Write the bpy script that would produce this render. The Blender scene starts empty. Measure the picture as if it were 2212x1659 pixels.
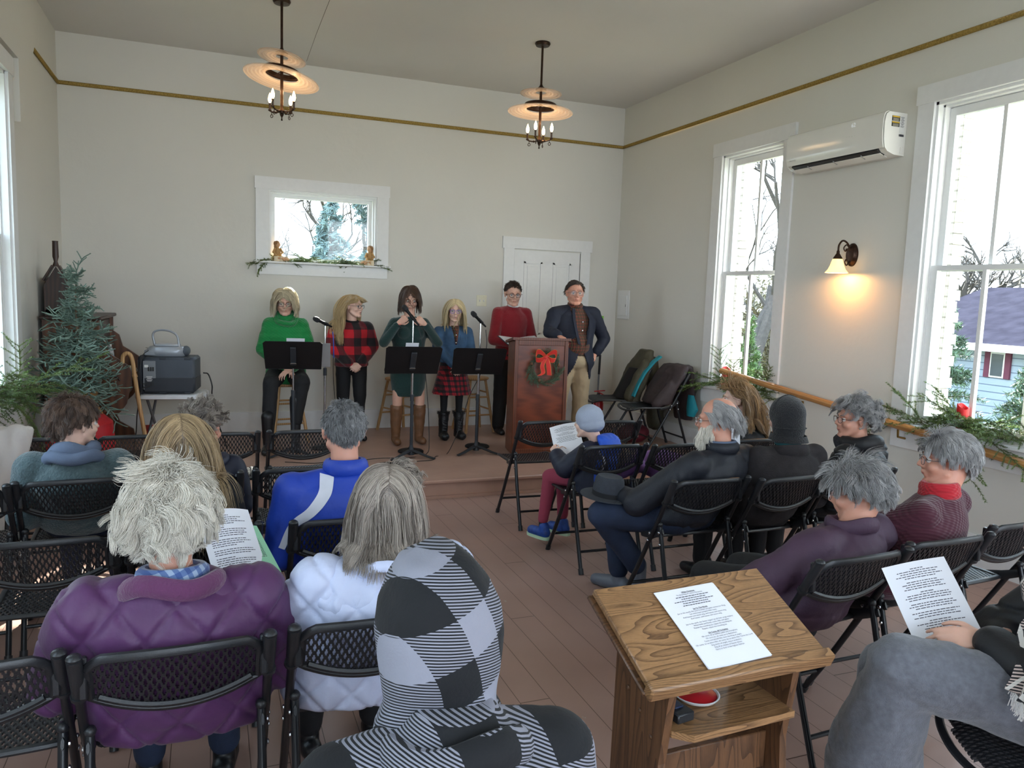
import bpy, math, random
import numpy as np
from mathutils import Vector, Matrix, noise
SC = bpy.context.scene
COL = SC.collection
PI = math.pi
V = Vector
rnd = random.Random(7)

# ---------------------------------------------------------------- camera
FPX, YAW, PITCH, ROLL, CH = 1661.0, 0.3745, 0.1133, 0.0340, 1.70
def _cam():
    cy, sy, cp, sp = math.cos(YAW), math.sin(YAW), math.cos(PITCH), math.sin(PITCH)
    F = V((sy*cp, cy*cp, -sp)); R = V((cy, -sy, 0)); U = R.cross(F)
    c, s = math.cos(ROLL), math.sin(ROLL)
    r = c*R + s*U; u = -s*R + c*U
    cd = bpy.data.cameras.new('camera'); co = bpy.data.objects.new('camera', cd); COL.objects.link(co)
    cd.sensor_width = 36; cd.lens = FPX/2212*36; cd.clip_start = .05; cd.clip_end = 300
    m = Matrix((r, u, -F)).transposed().to_4x4(); m.translation = (0, 0, CH)
    co.matrix_world = m; SC.camera = co
_cam()
# ---------------------------------------------------------------- world, sun, window portals, exposure
SC.view_settings.view_transform = 'Standard'; SC.view_settings.look = 'None'
SC.view_settings.gamma = 1; SC.view_settings.use_curve_mapping = False
SC.view_settings.exposure = 0.84
try:
    SC.cycles.use_denoising = True; SC.cycles.max_bounces = 10; SC.cycles.diffuse_bounces = 6
    SC.cycles.transparent_max_bounces = 24; SC.cycles.sample_clamp_indirect = 6; SC.cycles.sample_clamp_direct = 30
    SC.cycles.caustics_reflective = False; SC.cycles.caustics_refractive = False
    SC.cycles.use_light_tree = True
except Exception: pass
w = bpy.data.worlds.new('sky'); SC.world = w; w.use_nodes = True
nt = w.node_tree; bg = nt.nodes['Background']
tc = nt.nodes.new('ShaderNodeTexCoord'); sx = nt.nodes.new('ShaderNodeSeparateXYZ'); rp = nt.nodes.new('ShaderNodeValToRGB')
nt.links.new(tc.outputs['Generated'], sx.inputs[0]); nt.links.new(sx.outputs['Z'], rp.inputs[0]); nt.links.new(rp.outputs[0], bg.inputs['Color'])
rp.color_ramp.elements[0].position = 0.0; rp.color_ramp.elements[0].color = (.80, .90, 1.0, 1)
rp.color_ramp.elements[1].position = .6; rp.color_ramp.elements[1].color = (.62, .79, 1.0, 1)
bg.inputs['Strength'].default_value = 5.0
sun = bpy.data.lights.new('sun', 'SUN'); sun.energy = 22; sun.angle = .009; sun.color = (1, .93, .82)
so = bpy.data.objects.new('sun', sun); COL.objects.link(so)
so.rotation_euler = V((-1.7, -4.1, -2.4)).to_track_quat('-Z', 'Y').to_euler()
XL, XR, YB, YF, ZC, ZRAIL, ZST, YST = -1.342, 4.761, 8.622, -3.2, 4.035, 3.569, 0.16, 6.054
WINY = (6.12, 3.70, 1.26, -1.18)       # centres of the tall side windows
def portal(loc, rot, sx_, sy_):
    l = bpy.data.lights.new('window_portal', 'AREA'); l.shape = 'RECTANGLE'; l.size = sx_; l.size_y = sy_
    l.cycles.is_portal = True
    o = bpy.data.objects.new('window_portal', l); COL.objects.link(o); o.location = loc; o.rotation_euler = rot
for yy in WINY:
    portal((XR+.12, yy, 2.0), (0, PI/2, 0), 2.25, .86)
    portal((XL-.12, yy, 2.0), (0, -PI/2, 0), 2.25, .86)
for xx in (-.14, 1.71, 3.56): portal((xx, YF-.2, 2.1), (PI/2, 0, 0), 1.4, 2.8)  # sky portals for the added openings behind the camera
portal((1.145, YB+.12, 2.36), (-PI/2, 0, 0), 1.15, .75)

# ---------------------------------------------------------------- materials
def _n(nt, t, **k):
    n = nt.nodes.new(t)
    for a, b in k.items(): setattr(n, a, b)
    return n
def s2l(c): return tuple((x/12.92 if x <= .04045 else ((x+.055)/1.055)**2.4) for x in c)
def rgb(r, g, b): return s2l((r/255, g/255, b/255))
MATS = {}
def M(name, col, rough=.6, metal=0, var=.08, vs=8, bump=0, bs=60, emit=None, es=0, sheen=0, spec=.5, kind=None, **k):
    """procedural principled material: colour broken up by noise, optional noise bump"""
    if name in MATS: return MATS[name]
    m = bpy.data.materials.new(name); m.use_nodes = True; nt = m.node_tree; L = nt.links
    b = nt.nodes['Principled BSDF']; MATS[name] = m
    tc = _n(nt, 'ShaderNodeTexCoord')
    nz = _n(nt, 'ShaderNodeTexNoise'); nz.inputs['Scale'].default_value = vs; nz.inputs['Detail'].default_value = 4
    L.new(tc.outputs['Object'], nz.inputs['Vector'])
    rp = _n(nt, 'ShaderNodeValToRGB'); L.new(nz.outputs['Fac'], rp.inputs[0])
    rp.color_ramp.elements[0].position = .3; rp.color_ramp.elements[1].position = .7
    rp.color_ramp.elements[0].color = (*[max(0, c*(1-var)) for c in col], 1); rp.color_ramp.elements[1].color = (*[min(1, c*(1+var)) for c in col], 1)
    L.new(rp.outputs[0], b.inputs['Base Color'])
    b.inputs['Roughness'].default_value = rough; b.inputs['Metallic'].default_value = metal
    b.inputs['Specular IOR Level'].default_value = spec
    if sheen: b.inputs['Sheen Weight'].default_value = sheen
    if bump:
        n2 = _n(nt, 'ShaderNodeTexNoise'); n2.inputs['Scale'].default_value = bs; n2.inputs['Detail'].default_value = 3
        L.new(tc.outputs['Object'], n2.inputs['Vector'])
        bp = _n(nt, 'ShaderNodeBump'); bp.inputs['Strength'].default_value = bump; bp.inputs['Distance'].default_value = .01
        L.new(n2.outputs['Fac'], bp.inputs['Height']); L.new(bp.outputs[0], b.inputs['Normal'])
    if emit: b.inputs['Emission Color'].default_value = (*emit, 1); b.inputs['Emission Strength'].default_value = es
    for a, v in k.items():
        b.inputs[a.replace('_', ' ')].default_value = v
    return m
def mth(nt, op, a, b=None, c=None):
    n = _n(nt, 'ShaderNodeMath', operation=op)
    for i, x in enumerate((a, b, c)):
        if x is None: continue
        if isinstance(x, (int, float)): n.inputs[i].default_value = x
        else: nt.links.new(x, n.inputs[i])
    return n.outputs[0]
def mixc(nt, f, a, b):
    n = _n(nt, 'ShaderNodeMix', data_type='RGBA')
    for i, x in ((0, f), (6, a), (7, b)):
        if isinstance(x, (int, float)): n.inputs[i].default_value = x
        elif isinstance(x, tuple): n.inputs[i].default_value = (*x, 1)
        else: nt.links.new(x, n.inputs[i])
    return n.outputs[2]
def coords(nt, rot=(0, 0, 0), scale=(1, 1, 1), loc=(0, 0, 0)):
    tc = _n(nt, 'ShaderNodeTexCoord'); mp = _n(nt, 'ShaderNodeMapping')
    mp.inputs['Rotation'].default_value = rot; mp.inputs['Scale'].default_value = scale; mp.inputs['Location'].default_value = loc
    nt.links.new(tc.outputs['Object'], mp.inputs[0]); sp = _n(nt, 'ShaderNodeSeparateXYZ'); nt.links.new(mp.outputs[0], sp.inputs[0])
    return mp.outputs[0], sp.outputs[0], sp.outputs[1], sp.outputs[2]
def newmat(name, rough=.6):
    m = bpy.data.materials.new(name); m.use_nodes = True; MATS[name] = m
    b = m.node_tree.nodes['Principled BSDF']; b.inputs['Roughness'].default_value = rough
    return m, m.node_tree, b
def wood(name, c1, c2, scale=(1, 1, 1), rings=18, rough=.4, dist=5, rot=(0, 0, 0), bump=.1):
    """long grain: stretched noise drives bands"""
    if name in MATS: return MATS[name]
    m, nt, b = newmat(name, rough); v, x, y, z = coords(nt, rot, scale)
    wv = _n(nt, 'ShaderNodeTexWave'); wv.inputs['Scale'].default_value = rings; wv.inputs['Distortion'].default_value = dist
    wv.inputs['Detail'].default_value = 3; wv.inputs['Detail Scale'].default_value = .7; nt.links.new(v, wv.inputs[0])
    nz = _n(nt, 'ShaderNodeTexNoise'); nz.inputs['Scale'].default_value = 30; nt.links.new(v, nz.inputs[0]); nz.inputs['Detail'].default_value = 5
    f = mth(nt, 'ADD', mth(nt, 'MULTIPLY', wv.outputs[1], .6), mth(nt, 'MULTIPLY', nz.outputs[0], .4))
    nt.links.new(mixc(nt, f, c1, c2), b.inputs['Base Color'])
    if bump:
        bp = _n(nt, 'ShaderNodeBump'); bp.inputs['Strength'].default_value = bump; bp.inputs['Distance'].default_value = .002
        nt.links.new(f, bp.inputs['Height']); nt.links.new(bp.outputs[0], b.inputs['Normal'])
    return m

# ---------------------------------------------------------------- mesh builder
class G:
    def __init__(s): s.v = []; s.f = []; s.m = []; s.n = 0; s.mi = 0
    def add(s, vs, fs, mi=None):
        b = len(s.v); s.v.extend([tuple(v) for v in vs]); s.f.extend([tuple(i+b for i in f) for f in fs])
        s.m.extend([s.mi if mi is None else mi]*len(fs)); return s
    def box(s, c, d, rot=None, bev=0):
        x, y, z = d[0]/2, d[1]/2, d[2]/2
        R = Matrix.Rotation(rot, 3, 'Z') if isinstance(rot, (int, float)) else rot
        if bev:
            b = min(bev, x*.9, y*.9, z*.9); vs = []
            for sx in (-1, 1):
                for sy in (-1, 1):
                    for sz in (-1, 1):
                        vs += [(sx*(x-b), sy*(y-b), sz*z), (sx*(x-b), sy*y, sz*(z-b)), (sx*x, sy*(y-b), sz*(z-b))]
            vs = [V(q) for q in vs]
            import bmesh
            bm = bmesh.new(); [bm.verts.new(q) for q in vs]; r = bmesh.ops.convex_hull(bm, input=bm.verts)
            bm.verts.index_update(); fs = [tuple(q.index for q in f.verts) for f in bm.faces]; bm.free()
        else:
            vs = [V((sx*x, sy*y, sz*z)) for sx in (-1, 1) for sy in (-1, 1) for sz in (-1, 1)]
            fs = [(0, 1, 3, 2), (4, 6, 7, 5), (0, 4, 5, 1), (2, 3, 7, 6), (0, 2, 6, 4), (1, 5, 7, 3)]
        c = V(c); vs = [(R @ q if R else q)+c for q in vs]
        return s.add(vs, fs)
    def rings(s, rs, cap=True):
        n = len(rs[0]); vs = [p for r in rs for p in r]; fs = []
        for i in range(len(rs)-1):
            for j in range(n): fs.append((i*n+j, i*n+(j+1) % n, (i+1)*n+(j+1) % n, (i+1)*n+j))
        if cap: fs.append(tuple(range(n-1, -1, -1))); fs.append(tuple((len(rs)-1)*n+j for j in range(n)))
        return s.add(vs, fs)
    def tube(s, pts, r, n=8, cap=True, flat=1.0, up=None):
        pts = [V(p) for p in pts]; k = len(pts); rr = r if hasattr(r, '__len__') else [r]*k
        t0 = (pts[1]-pts[0]).normalized(); ref = V(up) if up else (V((0, 0, 1)) if abs(t0.z) < .9 else V((1, 0, 0)))
        u = t0.cross(ref).normalized(); rs = []
        for i, p in enumerate(pts):
            t = (pts[min(i+1, k-1)]-pts[max(i-1, 0)]).normalized()
            u = (u-t*u.dot(t)); u = u.normalized() if u.length > 1e-6 else t.orthogonal().normalized()
            w = t.cross(u)
            rs.append([p+(u*math.cos(a)+w*math.sin(a)*flat)*rr[i] for a in [2*PI*j/n for j in range(n)]])
        return s.rings(rs, cap)
    def cap(s, a, b, ra, rb, n=12, sx=1.0, up=None):
        """closed tapered capsule; sx squashes along the second axis"""
        a, b = V(a), V(b); t = b-a; L = t.length
        t = t/L if L > 1e-6 else V((0, 0, 1)); ref = V(up) if up else (V((0, 0, 1)) if abs(t.z) < .9 else V((1, 0, 0)))
        u = t.cross(ref).normalized(); w = t.cross(u); rs = []
        q = [(a, ra, -PI/2+PI/2*i/4) for i in range(5)]+[(b, rb, PI/2*i/4) for i in range(5)]
        for c, r, th in q:
            rad = max(r*math.cos(th), r*.02); cc = c+t*r*math.sin(th)
            rs.append([cc+(u*math.cos(x)+w*math.sin(x)*sx)*rad for x in [2*PI*j/n for j in range(n)]])
        return s.rings(rs)
    def ell(s, c, r, rot=None, n=16, m=10):
        c = V(c); r = (r, r, r) if isinstance(r, (int, float)) else r; rs = []
        for i in range(m+1):
            th = -PI/2+PI*i/m; cz, k = math.sin(th), max(math.cos(th), .01)
            ring = [V((r[0]*k*math.cos(x), r[1]*k*math.sin(x), r[2]*cz)) for x in [2*PI*j/n for j in range(n)]]
            rs.append([(rot @ q if rot else q)+c for q in ring])
        return s.rings(rs)
    def loft(s, rows, n=20, rot=None, p=2.0):
        """rows: (cx,cy,cz,rx,ry[,yaw]) horizontal superellipse rings"""
        rs = []
        for row in rows:
            cx, cy, cz, rx, ry = row[:5]; yw = row[5] if len(row) > 5 else 0; ring = []
            for j in range(n):
                a = 2*PI*j/n; ca, sa = math.cos(a), math.sin(a)
                x = rx*math.copysign(abs(ca)**(2/p), ca); y = ry*math.copysign(abs(sa)**(2/p), sa)
                c, d = math.cos(yw), math.sin(yw)
                q = V((cx+x*c-y*d, cy+x*d+y*c, cz)); ring.append(q)
            rs.append(ring)
        return s.rings(rs)
    def lathe(s, prof, c=(0, 0, 0), n=24, rot=None, cap=True):
        c = V(c); rs = []
        for r, z in prof:
            ring = [V((max(r, 1e-4)*math.cos(a), max(r, 1e-4)*math.sin(a), z)) for a in [2*PI*j/n for j in range(n)]]
            rs.append([(rot @ q if rot else q)+c for q in ring])
        return s.rings(rs, cap)
    def prism(s, poly, h, mat):
        """poly in local xy extruded by h along z, placed with matrix"""
        k = len(poly); vs = [mat @ V((x, y, 0)) for x, y in poly]+[mat @ V((x, y, h)) for x, y in poly]
        fs = [tuple(range(k-1, -1, -1)), tuple(range(k, 2*k))]+[(i, (i+1) % k, k+(i+1) % k, k+i) for i in range(k)]
        return s.add(vs, fs)
    def sheet(s, P, th=.002):
        """grid of points [i][j] given thickness along its normals"""
        ni, nj = len(P), len(P[0]); P = [[V(q) for q in r] for r in P]; top = []; bot = []
        for i in range(ni):
            for j in range(nj):
                du = P[min(i+1, ni-1)][j]-P[max(i-1, 0)][j]; dv = P[i][min(j+1, nj-1)]-P[i][max(j-1, 0)]
                n = du.cross(dv); n = n.normalized() if n.length > 1e-9 else V((0, 0, 1))
                top.append(P[i][j]+n*th/2); bot.append(P[i][j]-n*th/2)
        N = ni*nj; fs = []; I = lambda i, j: i*nj+j
        for i in range(ni-1):
            for j in range(nj-1):
                fs.append((I(i, j), I(i+1, j), I(i+1, j+1), I(i, j+1))); fs.append((N+I(i, j), N+I(i, j+1), N+I(i+1, j+1), N+I(i+1, j)))
        for i in range(ni-1):
            fs.append((I(i, 0), N+I(i, 0), N+I(i+1, 0), I(i+1, 0))); fs.append((I(i, nj-1), I(i+1, nj-1), N+I(i+1, nj-1), N+I(i, nj-1)))
        for j in range(nj-1):
            fs.append((I(0, j), I(0, j+1), N+I(0, j+1), N+I(0, j))); fs.append((I(ni-1, j), N+I(ni-1, j), N+I(ni-1, j+1), I(ni-1, j+1)))
        return s.add(top+bot, fs)
    def mesh(s, name='m', mats=(), smooth=True, ang=None):
        me = bpy.data.meshes.new(name); me.from_pydata(s.v, [], s.f)
        for m in (mats if isinstance(mats, (list, tuple)) else [mats]): me.materials.append(m)
        me.polygons.foreach_set('material_index', np.array(s.m, dtype=np.int32))
        me.polygons.foreach_set('use_smooth', [bool(smooth)]*len(me.polygons)); me.update()
        if smooth and ang is None: ang = 40
        if smooth and ang:
            try: me.set_sharp_from_angle(angle=math.radians(ang))
            except Exception: pass
        return me
def obj(name, me, parent=None, loc=None, rz=0):
    o = bpy.data.objects.new(name, me); COL.objects.link(o)
    if parent: o.parent = parent
    if loc: o.location = loc
    if rz: o.rotation_euler = (0, 0, rz)
    return o
def part(name, g, mat, parent, smooth=True, label=None, ang=None):
    o = obj(name, g.mesh(name, mat, smooth, ang) if isinstance(g, G) else g, parent)
    if label: o['label'] = label
    return o
def tag(o, label, cat, group=None, kind=None):
    o['label'] = label; o['category'] = cat
    if group: o['group'] = group
    if kind: o['kind'] = kind
    return o
def thing(name, label, cat, loc=(0, 0, 0), rz=0, group=None, rot=None):
    o = bpy.data.objects.new(name, None); COL.objects.link(o); o.location = loc
    o.rotation_euler = rot if rot is not None else (0, 0, rz)
    o.empty_display_size = .1
    return tag(o, label, cat, group)
def solo(name, g, mat, label, cat, group=None, smooth=True, loc=None, rz=0):
    return tag(obj(name, g.mesh(name, mat, smooth), None, loc, rz), label, cat, group)
def struct(name, g, mat, smooth=False, parent=None):
    o = obj(name, g.mesh(name, mat, smooth), parent)
    if not parent: o['kind'] = 'structure'
    return o
def copy_tree(o, parent=None):
    c = o.copy(); COL.objects.link(c)
    if parent: c.parent = parent
    for ch in list(o.children): copy_tree(ch, c)
    return c
def bez(p, n=16):
    """smooth curve through control points (Catmull-Rom)"""
    p = [V(q) for q in p]; P = [p[0]*2-p[1]]+p+[p[-1]*2-p[-2]]; out = []
    for i in range(1, len(P)-2):
        for k in range(n):
            t = k/n; a, b, c, d = P[i-1:i+3]
            out.append(.5*((2*b)+(c-a)*t+(2*a-5*b+4*c-d)*t*t+(3*b-a-3*c+d)*t*t*t))
    out.append(p[-1]); return out
# ---------------------------------------------------------------- room shell
def mat_plaster():
    m, nt, b = newmat('plaster', .85); v, x, y, z = coords(nt)
    n = _n(nt, 'ShaderNodeTexNoise'); n.inputs['Scale'].default_value = .8; n.inputs['Detail'].default_value = 6; nt.links.new(v, n.inputs[0])
    nt.links.new(mixc(nt, n.outputs[0], rgb(210, 207, 200), rgb(220, 218, 211)), b.inputs['Base Color'])
    n2 = _n(nt, 'ShaderNodeTexNoise'); n2.inputs['Scale'].default_value = 14; n2.inputs['Detail'].default_value = 6; nt.links.new(v, n2.inputs[0])
    bp = _n(nt, 'ShaderNodeBump'); bp.inputs['Strength'].default_value = .12; bp.inputs['Distance'].default_value = .02
    nt.links.new(n2.outputs[0], bp.inputs['Height']); nt.links.new(bp.outputs[0], b.inputs['Normal']); return m
PLAS = mat_plaster()
CEIL = M('ceiling_paint', rgb(218, 215, 211), .9, var=.02, vs=1, bump=.08, bs=5)
TRIM = M('white_trim', rgb(226, 226, 226), .4, var=.02, vs=20)
GOLD = M('gilded_rail', rgb(158, 132, 74), .85, metal=0, spec=.1, var=.35, vs=90, bump=.6, bs=130)
def mat_floor():
    m, nt, b = newmat('painted_boards', .36); v, x, y, z = coords(nt)
    f = mth(nt, 'FRACT', mth(nt, 'MULTIPLY', mth(nt, 'ADD', x, 20), 1/.135))
    gap = mth(nt, 'LESS_THAN', f, .022)
    bid = mth(nt, 'FLOOR', mth(nt, 'MULTIPLY', mth(nt, 'ADD', x, 20), 1/.135))
    # butt joints
    fy = mth(nt, 'FRACT', mth(nt, 'ADD', mth(nt, 'MULTIPLY', y, 1/3.1), mth(nt, 'MULTIPLY', bid, .37)))
    gap = mth(nt, 'MAXIMUM', gap, mth(nt, 'LESS_THAN', fy, .0016))
    n = _n(nt, 'ShaderNodeTexNoise'); n.inputs['Scale'].default_value = 2.2; n.inputs['Detail'].default_value = 8; nt.links.new(v, n.inputs[0])
    c = mixc(nt, n.outputs[0], rgb(154, 124, 114), rgb(176, 144, 132))
    n3 = _n(nt, 'ShaderNodeTexNoise'); n3.inputs['Scale'].default_value = 26; n3.inputs['Detail'].default_value = 4; nt.links.new(v, n3.inputs[0])
    c = mixc(nt, mth(nt, 'GREATER_THAN', n3.outputs[0], .735), c, rgb(170, 160, 150))
    nt.links.new(mixc(nt, gap, c, rgb(88, 64, 56)), b.inputs['Base Color'])
    bp = _n(nt, 'ShaderNodeBump'); bp.inputs['Strength'].default_value = .5; bp.inputs['Distance'].default_value = .003
    nt.links.new(mth(nt, 'SUBTRACT', mth(nt, 'MULTIPLY', n.outputs[0], .3), gap), bp.inputs['Height']); nt.links.new(bp.outputs[0], b.inputs['Normal']); return m
FLOOR = mat_floor()
STG = M('stage_boards', rgb(170, 136, 120), .4, var=.12, vs=3, bump=.15, bs=20)
struct('floor', G().box(((XL+XR)/2, (YF+YB)/2, -.05), (XR-XL+.6, YB-YF+.6, .1)), FLOOR)
struct('ceiling', G().box(((XL+XR)/2, (YF+YB)/2, ZC+.05), (XR-XL+.6, YB-YF+.6, .1)), CEIL)
g = G(); g.box(((XL+XR)/2, (YST+.02+YB)/2, ZST/2-.015), (XR-XL-.002, YB-YST-.02, ZST-.03))
g.box(((XL+XR)/2, (YST+YB)/2-.005, ZST-.015), (XR-XL-.002, YB-YST+.03, .03), bev=.008)
g.box(((XL+XR)/2, YST+.012, .012), (XR-XL-.002, .03, .024))
struct('floor', g, STG, True)
WT = .20
def wall_x(name, x0, x1, wins):
    """wall parallel to y with window openings (ya,yb,za,zb)"""
    g = G(); ys = [YF]+[v for w_ in sorted(wins) for v in w_[:2]]+[YB+WT]
    for i in range(0, len(ys), 2): g.box(((x0+x1)/2, (ys[i]+ys[i+1])/2, ZC/2), (x1-x0, ys[i+1]-ys[i], ZC))
    for ya, yb, za, zb in wins:
        g.box(((x0+x1)/2, (ya+yb)/2, za/2), (x1-x0, yb-ya, za)); g.box(((x0+x1)/2, (ya+yb)/2, (zb+ZC)/2), (x1-x0, yb-ya, ZC-zb))
    struct(name, g, PLAS)
SW = [(y-.445, y+.445, .84, 3.155) for y in WINY]
wall_x('wall_right', XR, XR+WT, SW); wall_x('wall_left', XL-WT, XL, SW)
g = G(); bx0, bx1, bz0, bz1 = .575, 1.715, 1.985, 2.735
g.box(((XL-WT+bx0)/2, YB+WT/2, ZC/2), (bx0-XL+WT, WT, ZC))
g.box(((XR+bx1)/2, YB+WT/2, ZC/2), (XR-bx1, WT, ZC))
g.box(((bx0+bx1)/2, YB+WT/2, bz0/2), (bx1-bx0, WT, bz0)); g.box(((bx0+bx1)/2, YB+WT/2, (bz1+ZC)/2), (bx1-bx0, WT, ZC-bz1))
struct('wall_back', g, PLAS)
g = G(); fx = [XL-WT, XL+.5, XL+1.9, XL+2.35, XL+3.75, XL+4.2, XL+5.6, XR+WT]      # unseen end behind the camera: three wide openings added to brighten the room
for i in (0, 2, 4, 6): g.box(((fx[i]+fx[i+1])/2, YF-.1, ZC/2), (fx[i+1]-fx[i], .2, ZC))
for i in (1, 3, 5): g.box(((fx[i]+fx[i+1])/2, YF-.1, .35), (fx[i+1]-fx[i], .2, .7)); g.box(((fx[i]+fx[i+1])/2, YF-.1, (3.5+ZC)/2), (fx[i+1]-fx[i], .2, ZC-3.5))
struct('wall_front', g, PLAS)
# picture rail, baseboards
g = G(); rail = lambda z: None
g.box(((XL+XR)/2, YB-.012, ZRAIL), (XR-XL, .024, .036), bev=.008); g.box((XR-.012, (YF+YB)/2, ZRAIL), (.024, YB-YF-.05, .036), bev=.008)
struct('trim_1', g, GOLD, True)
g = G().box((XL+.012, (7.45+YB)/2, ZRAIL), (.024, YB-7.45, .036), bev=.008); struct('trim_2', g, GOLD, True)
# slanted plaster slab on the left wall, added for window glare ending the rail
g = G(); Mx = Matrix(((0, 0, 1, XL-.001), (1, 0, 0, 0), (0, 1, 0, 0), (0, 0, 0, 1)))
g.prism([(7.43, ZC), (7.43, 3.60), (6.80, 2.86), (6.80, ZC)], .045, Mx)
g.prism([(6.80, ZC), (6.80, 3.31), (YF, 3.31), (YF, ZC)], .045, Mx); struct('trim_3', g, PLAS)
BASE = .373
struct('baseboard_back', G().box(((XL+3.2)/2, YB-.01, (BASE+ZST)/2), (3.2-XL, .02, BASE-ZST)).box(((4.38+XR)/2, YB-.01, (BASE+ZST)/2), (XR-4.38, .02, BASE-ZST)), TRIM)
struct('baseboard_right', G().box((XR-.01, (YST+YB)/2, (BASE+ZST)/2), (.02, YB-YST, BASE-ZST)).box((XR-.01, (YF+YST)/2, .11), (.02, YST-YF, .22)), TRIM)
struct('baseboard_left', G().box((XL+.01, (YST+YB)/2, (BASE+ZST)/2), (.02, YB-YST, BASE-ZST)).box((XL+.01, (YF+YST)/2, .11), (.02, YST-YF, .22)), TRIM)
# glass
gm = bpy.data.materials.new('window_glass'); gm.use_nodes = True; nt = gm.node_tree; nt.nodes.clear()
o_ = _n(nt, 'ShaderNodeOutputMaterial'); tr = _n(nt, 'ShaderNodeBsdfTransparent'); gl = _n(nt, 'ShaderNodeBsdfGlossy'); mx = _n(nt, 'ShaderNodeMixShader')
tr.inputs[0].default_value = (.95, .98, .97, 1); gl.inputs['Roughness'].default_value = .03
lw = _n(nt, 'ShaderNodeLayerWeight'); nt.links.new(mth(nt, 'MULTIPLY_ADD', mth(nt, 'POWER', lw.outputs['Facing'], 4.0), .3, .03), mx.inputs[0]); nt.links.new(tr.outputs[0], mx.inputs[1]); nt.links.new(gl.outputs[0], mx.inputs[2]); nt.links.new(mx.outputs[0], o_.inputs[0])
GLASS = gm
def mat_brick():
    m, nt, b = newmat('white_brick', .8); v, x, y, z = coords(nt)
    row = mth(nt, 'MULTIPLY', z, 1/.075); fr = mth(nt, 'FRACT', row); mort = mth(nt, 'LESS_THAN', fr, .16)
    odd = mth(nt, 'MULTIPLY', mth(nt, 'FLOOR', mth(nt, 'FRACT', mth(nt, 'MULTIPLY', row, .5))), .5)
    fx = mth(nt, 'FRACT', mth(nt, 'ADD', mth(nt, 'MULTIPLY', mth(nt, 'ADD', x, y), 1/.22), mth(nt, 'MULTIPLY', mth(nt, 'FLOOR', row), .5)))
    mort = mth(nt, 'MAXIMUM', mort, mth(nt, 'LESS_THAN', fx, .05))
    nt.links.new(mixc(nt, mort, rgb(222, 216, 206), rgb(176, 168, 158)), b.inputs['Base Color'])
    bp = _n(nt, 'ShaderNodeBump'); bp.inputs['Strength'].default_value = 1; bp.inputs['Distance'].default_value = .01; bp.invert = True
    nt.links.new(mort, bp.inputs['Height']); nt.links.new(bp.outputs[0], b.inputs['Normal']); return m
BRICK = mat_brick()
# two over two sash windows on the side walls; built on the right wall frame then mirrored
def sash_window(idx, yc, side):
    s = 1 if side == 'right' else -1; X = XR if side == 'right' else XL
    hw = .445; z0, z1, zm = .84, 3.155, 2.0
    bx = lambda g, a, b, y0, y1, za, zb, bev=0: g.box((X+s*(a+b)/2, yc+(y0+y1)/2, (za+zb)/2), (abs(b-a), abs(y1-y0), zb-za), bev=bev)
    g = G()  # casing on the wall: stiles, head, apron
    bx(g, -.022, 0, -hw-.135, -hw, z0, z1); bx(g, -.022, 0, hw, hw+.135, z0, z1)
    bx(g, -.03, 0, -hw-.145, hw+.145, z1, z1+.13); bx(g, -.02, 0, -hw-.12, hw+.12, z0-.15, z0)
    root = struct('window_%d' % idx, g, TRIM)
    g = G(); bx(g, -.07, .09, -hw-.165, hw+.165, z0-.002, z0+.028, .006); struct('window_sill', g, TRIM, parent=root)
    g = G()  # jambs and stops
    for q in (-1, 1):
        for a, b, w_ in ((0, .05, .02), (.05, .11, .034), (.11, .20, .045)):
            y0 = q*hw; y1 = q*(hw-w_); bx(g, a, b, min(y0, y1), max(y0, y1), z0, z1)
    for a, b, w_ in ((0, .05, .02), (.05, .11, .034), (.11, .17, .045)): bx(g, a, b, -hw, hw, z1-w_, z1)
    bx(g, .06, .2, -hw, hw, z0, z0+.03); struct('window_jamb', g, TRIM, parent=root)
    for nm, xa, za, zb in (('lower_sash', .055, z0+.03, zm+.02), ('upper_sash', .10, zm-.02, z1-.04)):
        g = G(); w_ = hw-.035
        for q in (-1, 1): bx(g, xa, xa+.04, q*w_ if q < 0 else w_-.05, (-w_+.05) if q < 0 else w_, za, zb)
        v_ = w_-.05; bx(g, xa, xa+.04, -v_, v_, za, za+(.07 if nm[0] == 'l' else .035)); bx(g, xa, xa+.04, -v_, v_, zb-(.035 if nm[0] == 'l' else .055), zb)
        bx(g, xa+.005, xa+.035, -.014, .014, za+.03, zb-.03); struct(nm, g, TRIM, parent=root)
        g = G(); bx(g, xa+.018, xa+.022, -w_+.03, w_-.03, za+.02, zb-.02); struct('window_glass', g, GLASS, parent=root)
    g = G()  # painted brick reveal outside, toothed edge
    for q in (-1, 1):
        for k in range(31):
            d = .325 if k % 2 else .30
            y0, y1 = q*(hw-.07), q*(hw+.32); bx(g, WT, d, min(y0, y1), max(y0, y1), z0-.1+k*.08, z0-.1+k*.08+.072)
        bx(g, WT-.005, .295, min(q*(hw-.06), q*(hw+.3)), max(q*(hw-.06), q*(hw+.3)), z0-.1, z1+.2)
    bx(g, WT, .33, -hw-.1, hw+.1, z0-.12, z0-.02); struct('brick_reveal', g, BRICK, parent=root)
    return root
for i, y in enumerate(WINY): sash_window(i+1, y, 'right'); sash_window(i+5, y, 'left')
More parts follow.
